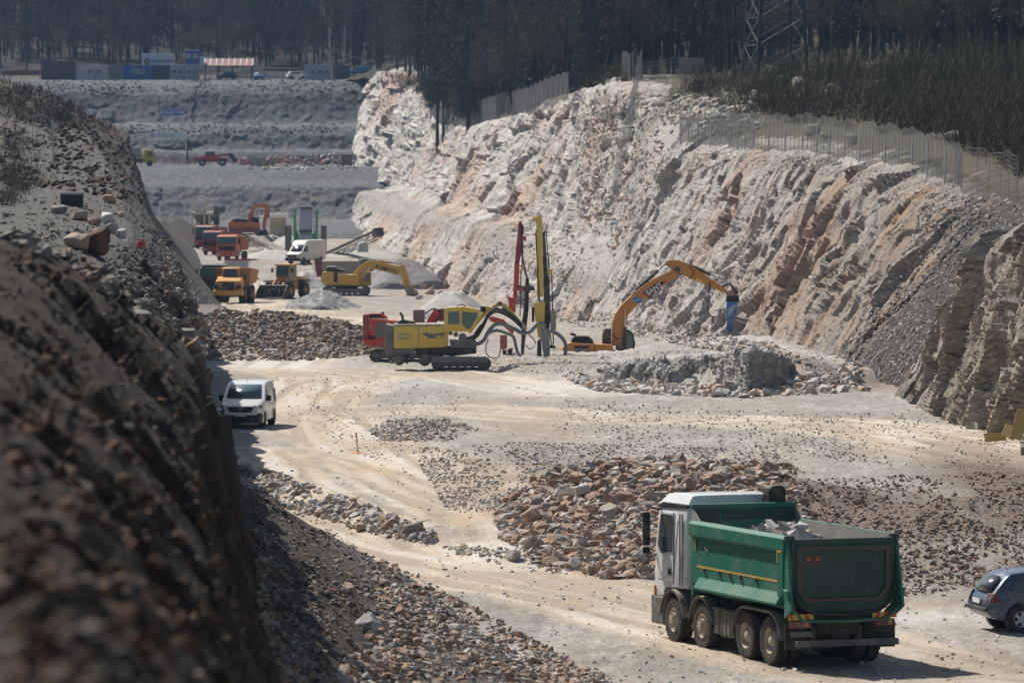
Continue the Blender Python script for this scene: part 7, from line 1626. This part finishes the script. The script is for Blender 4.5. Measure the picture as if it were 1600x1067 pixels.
MB().prism([(-1.5, 1.4), (.3, 1.4), (.2, 2.5), (-1.3, 2.5)], -.9, -.2, 'x').build('cab', G_dark, TH, bevel=.03); MB().bb((-1.0, -3.3, .5), (1.0, -2.8, 1.6)).build('counterweight', AO, TH)
for yy in (-1.9, 1.5):
    for s in (-1, 1): wheel(TH, s*1.0, yy, .6, .4, s, K_white, .5, 12, 'in')
def crate(name, label, px, Y, w, h, d, mat, cat, zf=bench_z):
    c = zf(px, Y); o = empty(name, c, random.uniform(-.1, .1), label, cat)
    MB().bb((-w/2, -d/2, 0), (w/2, -d/2+.08, h)).bb((-w/2, d/2-.08, 0), (w/2, d/2, h)).bb((-w/2, -d/2, 0), (-w/2+.08, d/2, h)).bb((w/2-.08, -d/2, 0), (w/2, d/2, h)).bb((-w/2, -d/2, 0), (w/2, d/2, .1)).build('box_wall', mat, o)
    m = MB()
    for t_ in np.linspace(-w/2, w/2, 5): m.bb((t_-.04, -d/2-.06, 0), (t_+.04, -d/2, h))
    m.bb((-w/2-.06, -d/2-.06, h-.12), (w/2+.06, -d/2, h)); m.build('rib', mat, o)
    return o
crate('skip_container', 'tan skip container on the third bench beside the debris', 401, 868, 1.8, 1.5, 1.6, CC, 'skip'); crate('skip_container', 'wide beige skip container right of the tan one', 419, 870, 2.0, 1.1, 1.6, paint('beige_skip', (.40, .34, .27), .6, 0, .3), 'skip')
crate('skip_container', 'brown box-shaped container by the pit wall corner', 541, 850, 1.7, 1.9, 1.6, paint('brown_container', (.20, .15, .11), .7, 0, .3), 'container')
# orange-red barrier netting along the edge
m = MB(); pr = None; NET = paint('barrier_red', (.42, .06, .05), .7, 0, .1); bf = empty('barrier_fence', bench_z(400, 888), 0, 'red plastic barrier netting strung along the foot of the second bench', 'barrier fence'); o0 = bf.location.copy()
pts = [Vector(bench_z(px, 884+2*math.sin(px*.1)))-o0 for px in range(196, 516, 12)]
for i, p in enumerate(pts):
    p.z = max(-2.0, min(2.5, p.z)); MB().cyl(p, p+Vector((0, 0, 1.3)), .05, n=5).build('post', NET, bf)
m = MB()
for i in range(len(pts)-1):
    a, b = pts[i], pts[i+1]; sag = .35*abs(math.sin(i*1.7))
    for t_ in np.linspace(.5, 1.2, 5): m.tube([a+Vector((0, 0, t_)), (a+b)/2+Vector((0, 0, t_-sag)), b+Vector((0, 0, t_))], .035, 4)
m.build('netting', NET, bf)
# banners on the bench faces
def banner(label, px, py, Y, w, h, mat, txt, tm, size):
    p = P(px, py, Y); q = cast(px, py, BW); p = q[0] if q else Vector(p)
    o = empty('banner', (p[0], p[1]-2.0, p[2]), 0, label, 'banner'); MB().bb((-w/2, -.03, -h/2), (w/2, .03, h/2)).build('sheet', mat, o, bevel=.01)
    if txt: text('banner_lettering', txt, size, tm, o, (0, -.035, 0), mfront(), .005, 1.1, .03)
    MB().tube([(-w/2, 0, h/2), (-w/2-.8, .7, h/2+.8)], .02, 4).build('tie_rope', K_dsteel, o); return o
banner('dark blue banner lettered KOLEKTOR hung on the highest bench face', 270, 176, 945, 4.3, 1.0, paint('banner_blue', (.02, .10, .50), .6, 0, .03), 'KOLEKTOR', DEC, .78)
bw_ = banner('long white banner hung on the second bench face', 261, 212, 905, 6.2, 1.05, paint('banner_white', (.80, .82, .86), .6, 0, .08), 'FINITURE', paint('faint_grey_text', (.42, .45, .50), .6, 0, .05), .7)
MB().lathe([(.32, 0), (.40, .01), (.40, .02), (.32, .03)], (-2.5, -.04, 0), 'y', 20).build('banner_emblem', bpy.data.materials['faint_grey_text'], bw_)
# pipe running down the benches
q = [cast(px, py, BW) for px, py in ((330, 124), (322, 128), (312, 134), (303, 142), (299, 150), (297, 165), (296, 180), (295, 194), (293, 206), (291, 225), (291, 238), (290, 250))]
q = [a[0]+Vector((0, -.35, .25)) for a in q if a]; o = MB().tube([v-q[0] for v in q], .11, 6).build('drain_pipe', K_black, None, smooth=True); o.location = q[0]; tag(o, 'dark hose pipe running down over the benches', 'pipe')
# ================================================================= cabins on the plateau
C_white = paint('cabin_white', (.50, .52, .54), .5, 0, .12); C_blue = paint('cabin_blue', (.02, .085, .34), .5, 0, .08); C_dblue = paint('cabin_dark_blue', (.015, .035, .10), .5, 0, .08); C_pale = paint('cabin_pale_grey', (.36, .42, .46), .5, 0, .15); C_navy = paint('rack_navy', (.025, .035, .06), .6, 0, .1)
PK = 8000/985.
def plat(px, Y=985): x = (px-800)/8000*Y; return (x, Y, drop(x, Y, BW+[bpy.data.objects['wooded_hill']]) or 27.5)
def cabin(name, label, x0, x1, h, mat, wins=(), door=None, zb=0.0, Y=985, d=2.5, roofm=None, cat='cabin', group=None, ribs=True):
    cx = (x0+x1)/2; w = (x1-x0)/PK*Y/985; c = plat(cx, Y); o = empty(name, (c[0], c[1], c[2]+zb), 0, label, cat, group)
    MB().bb((-w/2, 0, .1), (w/2, d, h)).build('wall', mat, o, bevel=.03)
    MB().bb((-w/2-.06, -.06, h), (w/2+.06, d+.06, h+.14)).bb((-w/2-.04, -.04, 0), (w/2+.04, d+.04, .14)).build('roof', roofm or mat, o, bevel=.02)
    if ribs:
        m = MB()
        for t_ in np.arange(-w/2+.3, w/2-.1, .45): m.bb((t_-.06, -.03, .2), (t_+.06, .0, h-.05))
        m.build('wall_rib', mat, o)
    for px in wins:
        t_ = (px-cx)/PK*Y/985; f = MB().bb((t_-.55, -.07, 1.0), (t_+.55, -.03, 2.0)).build('window', C_white, o); MB().bb((t_-.42, -.085, 1.12), (t_+.42, -.071, 1.88)).build('pane', G_dark, f)
    if door: t_ = (door-cx)/PK*Y/985; f = MB().bb((t_-.42, -.07, .15), (t_+.42, -.03, 2.1)).build('door', C_pale, o); MB().bb((t_+.25, -.1, 1.0), (t_+.32, -.071, 1.15)).build('handle', K_black, f)
    return o
gC_ = 'site cabins on the plateau'
o = cabin('pallet_rack', 'tall dark slatted stack of formwork at the left end of the plateau', 65, 118, 3.5, C_navy, cat='formwork stack', ribs=False)
for h in np.arange(.4, 3.5, .42): MB().bb((-3.3, -.12, h), (3.3, -.02, h+.1)).build('slat', K_steel, o)
cabin('site_cabin', 'white site cabin with two windows beside the dark formwork stack', 120, 169, 2.6, C_white, (141, 156), 149, group=gC_)
cabin('site_cabin', 'greyish green cabin between the white cabin and the blue container', 171, 189, 2.55, paint('cabin_grey_green', (.15, .18, .17), .6, 0, .2), group=gC_)
cabin('site_cabin', 'bright blue container with two small white-framed windows', 191, 239, 2.55, C_blue, (212, 222), None, group=gC_)
cabin('site_cabin', 'dark blue container right of the bright blue one', 240, 265, 2.6, C_dblue, group=gC_)
cabin('site_cabin', 'pale grey cabin with dark windows left of the blue watch tower foot', 267, 288, 2.7, C_pale, (273, 282), group=gC_)
cabin('site_cabin', 'pale grey cabin under the blue watch tower', 289, 311, 2.7, C_pale, (296, 305), group=gC_)
t_ = cabin('site_cabin', 'blue upper cabin with two big panes stacked above the pale cabin', 290, 311, 2.7, C_blue, zb=2.85, roofm=C_white, group=gC_)
for s in (-1, 1): f = MB().bb((s*.62-.5, -.07, 1.05), (s*.62+.5, -.04, 2.25)).build('window', C_dblue, t_); MB().bb((s*.62-.42, -.085, 1.12), (s*.62+.42, -.071, 2.15)).build('pane', C_pale, f)
w_ = cabin('site_cabin', 'white upper cabin with a dark round emblem and lettering above the blue containers', 222, 272, 2.0, C_white, zb=2.75, Y=990, roofm=K_white, group=gC_, ribs=False)
MB().lathe([(.62, -.02), (.62, -.06), (.001, -.06)], (-2.0, 0, .6), 'y', 24).build('round_emblem', K_black, w_); MB().lathe([(.40, -.062), (.40, -.07), (.001, -.07)], (-2.0, 0, .6), 'y', 20).build('emblem_face', paint('emblem_ochre', (.30, .22, .06), .6, 0, .1), w_)
text('cabin_lettering', 'STROJ. ROVTE', .62, K_black, w_, (.95, -.06, .62), mfront(), .005, 1, .02)
cabin('site_cabin', 'small white roofed hut behind the striped shelter', 312, 335, 2.2, C_white, zb=1.9, Y=1000, group=gC_)
# shelter with red striped roof
c = plat(356); sh = empty('shelter', c, 0, 'open shelter with a red roof crossed by white stripes', 'shelter')
RR_ = paint('roof_red', (.30, .10, .09), .6, 0, .15); R_ = MB().hexa([(-4.6, -.3, 2.55), (4.9, -.3, 2.55), (4.9, 3.2, 4.0), (-4.6, 3.2, 4.0), (-4.6, -.3, 2.67), (4.9, -.3, 2.67), (4.9, 3.2, 4.12), (-4.6, 3.2, 4.12)]).build('roof', RR_, sh)
for i in range(9):
    t_ = -4.5+i*1.16; MB().hexa([(t_-.1, -.34, 2.68), (t_+.1, -.34, 2.68), (t_+.1, 3.24, 4.13), (t_-.1, 3.24, 4.13), (t_-.1, -.34, 2.74), (t_+.1, -.34, 2.74), (t_+.1, 3.24, 4.19), (t_-.1, 3.24, 4.19)]).build('roof_stripe', K_white, R_)
for x in (-4.4, -2, .8, 4.6):
    for y in (0, 3): MB().bb((x-.08, y-.08, 0), (x+.08, y+.08, 2.6 if y < 1 else 3.8)).build('post', K_dsteel, sh)
c = plat(320, 984); o = MB().tube([(0, 0, 0), (.1, 0, 1.6), (-.2, 0, 2.6), (-.3, 0, 3.0)], .07).build('leaning_pole', C_white, None); o.location = (c[0], c[1]-.3, c[2]-.1); tag(o, 'white leaning pole in front of the striped shelter', 'pole')
# vehicles on the plateau
sw = lambda y, z: .85-max(0, z-.9)*.3
so_ = [(-1.9, .35), (-1.55, .25)]+arc(-1.2, .3, .34, 180, 0, 6)+[(-.8, .25), (.8, .25)]+arc(1.2, .3, .34, 180, 0, 6)+[(1.9, .3), (1.95, .75), (1.0, .95), (.5, 1.4), (-1.3, 1.45), (-1.85, 1.0)]
def scar(label, px, Y, th, mat, s=1.0, cat='car'):
    c = plat(px, Y); C, b = car('parked_car', label, cat, (c[0], c[1], c[2]), th, so_, sw, mat, (-1.2, 1.2), .3, .2, .05, G_dark, [[(-1.3, .98), (.75, .98), (.4, 1.35), (-1.2, 1.36)]], ((.98, 1.0, .66), (.52, 1.38, .58)), ((-1.82, 1.05, .6), (-1.4, 1.38, .55)))
    MB().bb((-.7, 1.93, .45), (.7, 1.98, .65)).build('grille', K_black, C); C.scale = (s,)*3; return C
CBL = paint('car_blue', (.03, .16, .30), .35, .2, .1); scar('small blue car facing the camera right of the striped shelter', 405, 984, math.pi, CBL)
scar('dark teal car parked under the striped shelter', 355, 987, math.radians(95), paint('car_teal', (.02, .06, .07), .4, .2, .1))
scar('white car half hidden by the pale container', 463, 990, math.radians(-70), K_white)
c = plat(495, 985); lb_ = cabin('site_cabin', 'long pale blue-grey container with dark windows near the blue van', 476, 517, 2.75, C_pale, (489, 501, 511), group=gC_, roofm=C_white)
o = cabin('site_cabin', 'dark-sided container set at an angle behind the long pale one', 519, 548, 2.4, paint('brown_grey_side', (.10, .10, .11), .6, 0, .2), Y=989, d=4, group=gC_, roofm=paint('rust_roof', (.25, .14, .11), .6, 0, .2)); o.rotation_euler.z = .18
c = plat(562, 975); vn_, _b = car('parked_van', 'bright blue van parked at the right end of the plateau', 'van', (c[0], c[1], c[2]+.05), math.radians(78), vo, vw, paint('van_blue', (.01, .17, .38), .35, .1, .08), (-1.45, 1.32), .33, .21, .05, None, [[(.30, 1.14), (1.16, 1.14), (.58, 1.70), (.36, 1.74)]], ((1.30, 1.24, .74), (.62, 1.77, .66)), None); vn_.scale = (.8,)*3
def bar(name, label, px0, px1, Y, z, h, mat, cat):
    a, b = plat(px0, Y), plat(px1, Y); o = empty(name, a, 0, label, cat); L = b[0]-a[0]
    MB().bb((0, -.1, z), (L, .1, z+h)).build('rail', mat, o)
    n = max(2, int(L/3)); 
    for i in range(n+1): MB().bb((L*i/n-.06, -.06, -.3), (L*i/n+.06, .06, z)).build('post', K_steel, o)
    return o
bar('red_barrier', 'stack of dark red steel beams at the far left of the plateau', 6, 63, 985, .9, .9, paint('beam_red', (.22, .03, .035), .6, 0, .15), 'steel beams'); bar('red_barrier', 'thin red boom barrier beside the blue van', 575, 602, 975, 1.7, .16, K_red, 'barrier')
bar('guard_rail', 'pale concrete edging along the plateau road', 360, 460, 990, .1, .55, C_white, 'edging'); bar('guard_rail', 'thin white guard rail behind the shelter', 330, 470, 1003, 1.7, .14, C_white, 'guard rail')
# poles and wires
for px, top, lb in ((516, 43, 'left one of the two pale poles behind the containers'), (539, 43, 'right one of the two pale poles behind the containers')):
    c = plat(px, 1000); o = empty('utility_pole', c, 0, lb, 'utility pole', 'utility poles'); hgt = P(px, top, 1000)[2]-c[2]
    MB().cyl((0, 0, -.3), (0, 0, hgt), .22, .15, n=10).build('shaft', paint('pole_grey', (.34, .34, .33), .7, 0, .1), o, smooth=True); MB().bb((-.6, -.08, hgt-.5), (.6, .08, hgt-.35)).build('cross_arm', K_steel, o)
for lb, pts in (('faint upper power line crossing the wood', ((-50, 58, 1010), (290, 62, 1010), (516, 78, 1000), (700, 105, 960))), ('power line sagging between the two pale poles', ((515, 47, 1000), (527, 56, 1000), (539, 47, 1000)))):
    q = [Vector([float(v) for v in P(*p)]) for p in pts]; r = []
    for a, b in zip(q[:-1], q[1:]):
        for t_ in np.linspace(0, 1, 8, endpoint=False): t_ = float(t_); r.append(a+(b-a)*t_-Vector((0, 0, 1.2*math.sin(math.pi*t_)*(1 if len(pts) > 3 else .2))))
    r.append(q[-1]); o = MB().tube([v-r[0] for v in r], .035, 4).build('power_line', K_steel, None); o.location = r[0]; tag(o, lb, 'power line')
# lattice pylon
c = cast(1211, 117); PY = empty('lattice_pylon', c[0], .25, 'dark green lattice pylon rising out of the picture above the brushwood', 'pylon'); GP = paint('pylon_green', (.02, .032, .03), .6, .1, .05); GL = paint('pylon_bracing', (.12, .14, .14), .5, .2, .05)
kk = 8000/c[0].y; w0 = 88/kk/2*.93; w1 = .9; Hh = 40
def wz_(z): return w0+(w1-w0)*min(1, z/30)
for sx in (-1, 1):
    for sy in (-1, 1): MB().cyl((sx*w0, sy*w0, -1), (sx*w1, sy*w1, 30), .17, .12, n=6).cyl((sx*w1, sy*w1, 30), (sx*w1, sy*w1, Hh), .12, n=6).build('leg', GP, PY)
z = 0; lv = [0]
while z < 36: z += 2.7*max(.5, wz_(z)/w0); lv.append(z)
for f in range(4):
    m = MB(); R3 = Matrix.Rotation(f*math.pi/2, 3, 'Z')
    for a, b in zip(lv[:-1], lv[1:]):
        A = R3 @ Vector((-wz_(a), -wz_(a), a)); B = R3 @ Vector((wz_(a), -wz_(a), a)); C2 = R3 @ Vector((-wz_(b), -wz_(b), b)); D = R3 @ Vector((wz_(b), -wz_(b), b))
        m.tube([A, D], .055, 4); m.tube([B, C2], .055, 4); m.tube([C2, D], .05, 4)
    m.build('bracing', GL if f in (0, 3) else GP, PY)
# mesh fences
q_ = lambda v: max(1, v.y/450)
FP = paint('dull_fence_post', (.24, .235, .23), .6, .2, .1)
MESH = paint('mesh_wire', (.26, .25, .24), .6, .3, .1); POST = paint('fence_post', (.42, .42, .42), .5, .3, .1)
def fence(label, base, h, sp=.13, wr=.007, posts=3.0, lean=0, brace=False, objs=None, name='mesh_fence', curve=0, top=None, pm=None):
    pts = []
    for b in base:
        c = Vector([float(v) for v in P(*b)]) if len(b) == 3 else (cast(*b, objs) or (None,))[0]
        if c is not None: pts.append(c)
    o0 = pts[0].copy(); F_ = empty(name, o0, 0, label, 'fence'); m = MB(); L = [0]
    for a, b in zip(pts[:-1], pts[1:]): L.append(L[-1]+(b-a).length)
    def at(s):
        s = min(max(s, 0), L[-1]-1e-4); i = max(j for j in range(len(L)-1) if L[j] <= s); t_ = (s-L[i])/(L[i+1]-L[i]); q = pts[i].lerp(pts[i+1], t_)
        return q-o0, (pts[i+1]-pts[i]).normalized()
    def hh(s): return h*(1+.05*math.sin(s*.8)+.03*math.sin(s*2.1))
    n = int(L[-1]/sp)
    for i in range(n+1):
        q, d = at(L[-1]*i/n); m.add([q+d*-wr, q+d*wr, q+d*wr+Vector((0, 0, hh(L[-1]*i/n))), q+d*-wr+Vector((0, 0, hh(L[-1]*i/n)))], [(0, 1, 2, 3)])
    mm = int(h/(sp*1.3))
    for j in range(mm+1):
        rr = wr*(2.2 if j in (0, mm) else 1); prev = None
        for i in range(0, n+1, 4):
            s = L[-1]*i/n; q, d = at(s); z_ = hh(s)*j/mm; p = (q+Vector((0, 0, z_-rr)), q+Vector((0, 0, z_+rr)))
            if prev: m.add([prev[0], p[0], p[1], prev[1]], [(0, 1, 2, 3)])
            prev = p
    m.build('wire_mesh', MESH, F_, solid=wr)
    k = max(1, round(L[-1]/posts)); pr_ = None
    for i in range(k+1):
        q, d = at(L[-1]*i/k); hgt = hh(L[-1]*i/k)*1.01; po = MB().cyl(q+Vector((0, 0, -.3)), q+Vector((0, 0, hgt)), .017*q_(o0), n=6).build('post', pm or FP, F_)
        if brace and i % brace == 1: MB().cyl(q+Vector((-.15, -.7, -.2)), q+Vector((0, -.05, hgt*.78)), .04, n=6).build('brace', POST, po)
    return F_
fence('long curved mesh fence along the rim above the pale pit wall', [(1062, 228), (1085, 228), (1110, 228), (1140, 230), (1180, 232), (1215, 236), (1265, 236), (1300, 244), (1345, 252), (1390, 258), (1440, 270), (1492, 288), (1503, 300)], 2.35, .085, .0045, 1.25, brace=4)
fence('mesh fence running on towards the picture edge past the corner post', [(1503, 300), (1530, 300), (1562, 306), (1590, 312)], 2.3, .17, .0045, 2.5)
fence('wavy pale mesh fence on the middle rim in front of the trees', [(735, 196), (752, 192), (775, 187), (800, 182), (825, 178), (850, 168), (870, 162), (888, 158)], 2.9, .25, .009, 1.6, brace=4)
fence('faint mesh fence behind the lone tall pine', [(672, 192), (690, 196), (712, 198), (738, 197)], 2.4, .25, .014, 3)
fence('mesh fence seen end-on climbing the stony slope like a hanging net', [(958, 335, 404), (966, 300, 411), (974, 262, 419), (982, 225, 429), (988, 190, 440), (993, 165, 450), (998, 145, 460), (1003, 128, 472)], 3.0, .22, .0035, 4, pm=POST)
fence('short pale mesh fence panel at the top of the stony slope', [(972, 128), (985, 128), (1003, 128)], 2.6, .22, .007, 1.0, pm=POST)
fence('low mesh fence in the grass running towards the pylon', [(1003, 128), (1030, 122), (1060, 118), (1100, 116)], 1.6, .3, .012, 3)
f_ = fence('thin wire fence in front of the dark spoil bank', [(-20, 222), (20, 222), (45, 224), (84, 230)], 2.2, .6, .006, 1.6, objs=LW)
c = cast(83, 262, LW); o = empty('strutted_post', c[0], 0, 'white corner post with two slanting struts on the left terrace', 'fence post')
MB().cyl((0, 0, -.2), (0, 0, 3.3), .06, n=8).build('shaft', POST, o); MB().cyl((-.45, 0, 1.4), (0, 0, 3.1), .03, n=6).build('strut', POST, o); MB().cyl((.35, .2, 1.2), (0, 0, 3.1), .03, n=6).build('strut', POST, o)
# ================================================================= small things on the floor and the terrace
c = gp(559, 707); z = fz(*c); o = empty('survey_stake', (c[0], c[1], z-.05), .3, 'orange survey stake standing in the dusty floor', 'stake'); OS = paint('stake_orange', (.75, .16, .05), .6, 0, .1)
MB().cyl((0, 0, 0), (-.06, 0, .80), .026, .022, n=8).build('shaft', paint('stake_wood', (.60, .30, .12), .7, 0, .1), o); MB().cyl((-.052, 0, .62), (-.067, 0, .82), .034, n=8).build('painted_tip', OS, o); MB().lathe([(.001, .055), (.22, .05), (.30, .03), (.001, .02)], (0, 0, 0), 'z', 14).build('paint_ring', OS, o)
YW = paint('yellow_wood', (.50, .37, .13), .7, 0, .2, 2)
for pts, w, lb in ((((1538, 684), (1572, 682)), .35, 'split yellow plank lying flat at the foot of the cliff nose'), (((1574, 684), (1582, 665)), .55, 'upright yellow board leaning at the foot of the cliff nose'), (((1586, 686), (1600, 640)), .5, 'long weathered timber slab leaning on the rock at the picture edge')):
    a, b = Vector([float(v) for v in P(*pts[0], 203)]), Vector([float(v) for v in P(*pts[1], 203.6)]); a.z = max(a.z, fz(a.x, a.y)+.04); d = b-a
    o = empty('timber_board', a, 0, lb, 'timber'); n_ = Vector((0, -1, .2)).normalized(); s_ = d.cross(n_).normalized()*w/2
    m = MB(); t2 = n_*.05; m.hexa([-s_+t2*0, s_, s_+t2, -s_+t2, d*.97-s_, d+s_*.9, d+s_*.9+t2, d*.97-s_+t2]); m.build('board', YW, o, bevel=.01)
c = cast(220, 389, LW); o = empty('jerrycan', c[0], .3, 'small red fuel can on the gravel ledge near the terrace edge', 'jerrycan'); JR = paint('can_red', (.45, .07, .04), .5, 0, .15)
MB().bb((-.16, -.09, 0), (.16, .09, .30)).build('can_body', JR, o, bevel=.04); MB().tube([(-.1, 0, .29), (-.08, 0, .37), (.05, 0, .37), (.07, 0, .29)], .02).build('handle', JR, o); MB().cyl((.10, 0, .29), (.13, 0, .37), .03, n=8).build('cap', K_black, o)
c = cast(111, 323, LW); o = empty('wire_basket', c[0]+Vector((0, .5, -.05)), .05, 'dark green wire basket container standing on the left terrace', 'wire basket'); WB = paint('basket_green', (.04, .06, .05), .6, .2, .15)
k = 8000/c[0].y; w = 34/k/2; h = 22/k
MB().bb((-w*.93, .1, .04), (w*.93, .8, h*.93)).build('liner', paint('basket_lining', (.035, .045, .045), .8, 0, .15), o)
m = MB()
for x in np.linspace(-w, w, 12): m.bb((x-.012, -.01, 0), (x+.012, .01, h)); m.bb((x-.012, .89, 0), (x+.012, .91, h))
for z in np.linspace(0, h, 7): m.bb((-w, -.012, z-.01), (w, .012, z+.01)); m.bb((-w-.01, 0, z-.01), (-w+.01, .9, z+.01)); m.bb((w-.01, 0, z-.01), (w+.01, .9, z+.01))
m.build('wire_side', WB, o); MB().bb((-w-.03, -.03, h-.03), (w+.03, .03, h+.03)).bb((-w-.03, .87, h-.03), (w+.03, .93, h+.03)).build('top_rail', POST, o)
for s in (-1, 1): MB().bb((s*w-.03, -.03, 0), (s*w+.03, .03, h)).build('corner_post', WB, o)
c = gp(327, 645); rng = np.random.default_rng(8); V, Fa = proto_rock(rng, 30, .6); o = npmesh('tarpaulin_bundle', V*np.array([.32, .3, .28])+np.array([0, 0, .16]), Fa, K_black); o.location = (c[0], c[1], fz(*c)); tag(o, 'black tarpaulin bundle in the shade beside the white van', 'bundle')
a = gp(335, 645); b = gp(351, 641); o = MB().cyl((0, 0, 0), (b[0]-a[0], b[1]-a[1], .02), .045, n=10).build('plastic_pipe', CS, None); o.location = (a[0], a[1], fz(*a)+.08); tag(o, 'light grey pipe lying on the ground by the white van', 'pipe')
# ================================================================= light, air, camera
SUN_AZ = (-.62, .785); EL = math.radians(47)
sd = Vector((SUN_AZ[0]*math.cos(EL), SUN_AZ[1]*math.cos(EL), math.sin(EL)))
w = bpy.data.worlds.new('World'); SC.world = w; w.use_nodes = True
sky = w.node_tree.nodes.new('ShaderNodeTexSky'); sky.sky_type = 'NISHITA'; sky.sun_disc = False
sky.sun_elevation = EL; sky.sun_rotation = math.atan2(sd.x, sd.y); sky.dust_density = 1.5
bg = w.node_tree.nodes['Background']; w.node_tree.links.new(sky.outputs[0], bg.inputs[0]); bg.inputs[1].default_value = .068
sl = bpy.data.lights.new('sun', 'SUN'); sl.energy = 5.0; sl.angle = math.radians(.53); sl.color = (1, .955, .88)
so = bpy.data.objects.new('sun', sl); COL.objects.link(so); so.rotation_euler = sd.to_track_quat('Z', 'Y').to_euler(); so.location = (0, 0, 60)
if HAZE:
    mb = MB(); mb.bb((-700, -40, -8), (1400, 1500, 330))
    ho = mb.build('haze', None); tag(ho, 'thin bluish dust haze hanging over the quarry', None, None, 'stuff')
    hm = bpy.data.materials.new('haze_air'); hm.use_nodes = True; nt = hm.node_tree; nt.nodes.clear()
    pv = nt.nodes.new('ShaderNodeVolumePrincipled'); ou = nt.nodes.new('ShaderNodeOutputMaterial'); nt.links.new(pv.outputs[0], ou.inputs['Volume'])
    pv.inputs['Color'].default_value = (.42, .66, 1, 1); pv.inputs['Density'].default_value = HAZE; pv.inputs['Anisotropy'].default_value = .3
    ho.data.materials.append(hm)
cam = bpy.data.cameras.new('camera'); co = bpy.data.objects.new('camera', cam); COL.objects.link(co); SC.camera = co
co.location = (0, 0, H); co.rotation_euler = (math.pi/2-PITCH, 0, 0); cam.lens = 180; cam.sensor_width = 36; cam.clip_start = 1; cam.clip_end = 4000
cam.dof.use_dof = True; cam.dof.focus_distance = 190; cam.dof.aperture_fstop = 3.4
SC.view_settings.view_transform = 'Standard'; SC.view_settings.look = 'None'; SC.view_settings.exposure = EXPO; SC.view_settings.gamma = 1
SC.cycles.use_denoising = True; SC.cycles.max_bounces = 6; SC.cycles.diffuse_bounces = 4; SC.cycles.volume_bounces = 1; SC.cycles.transparent_max_bounces = 12
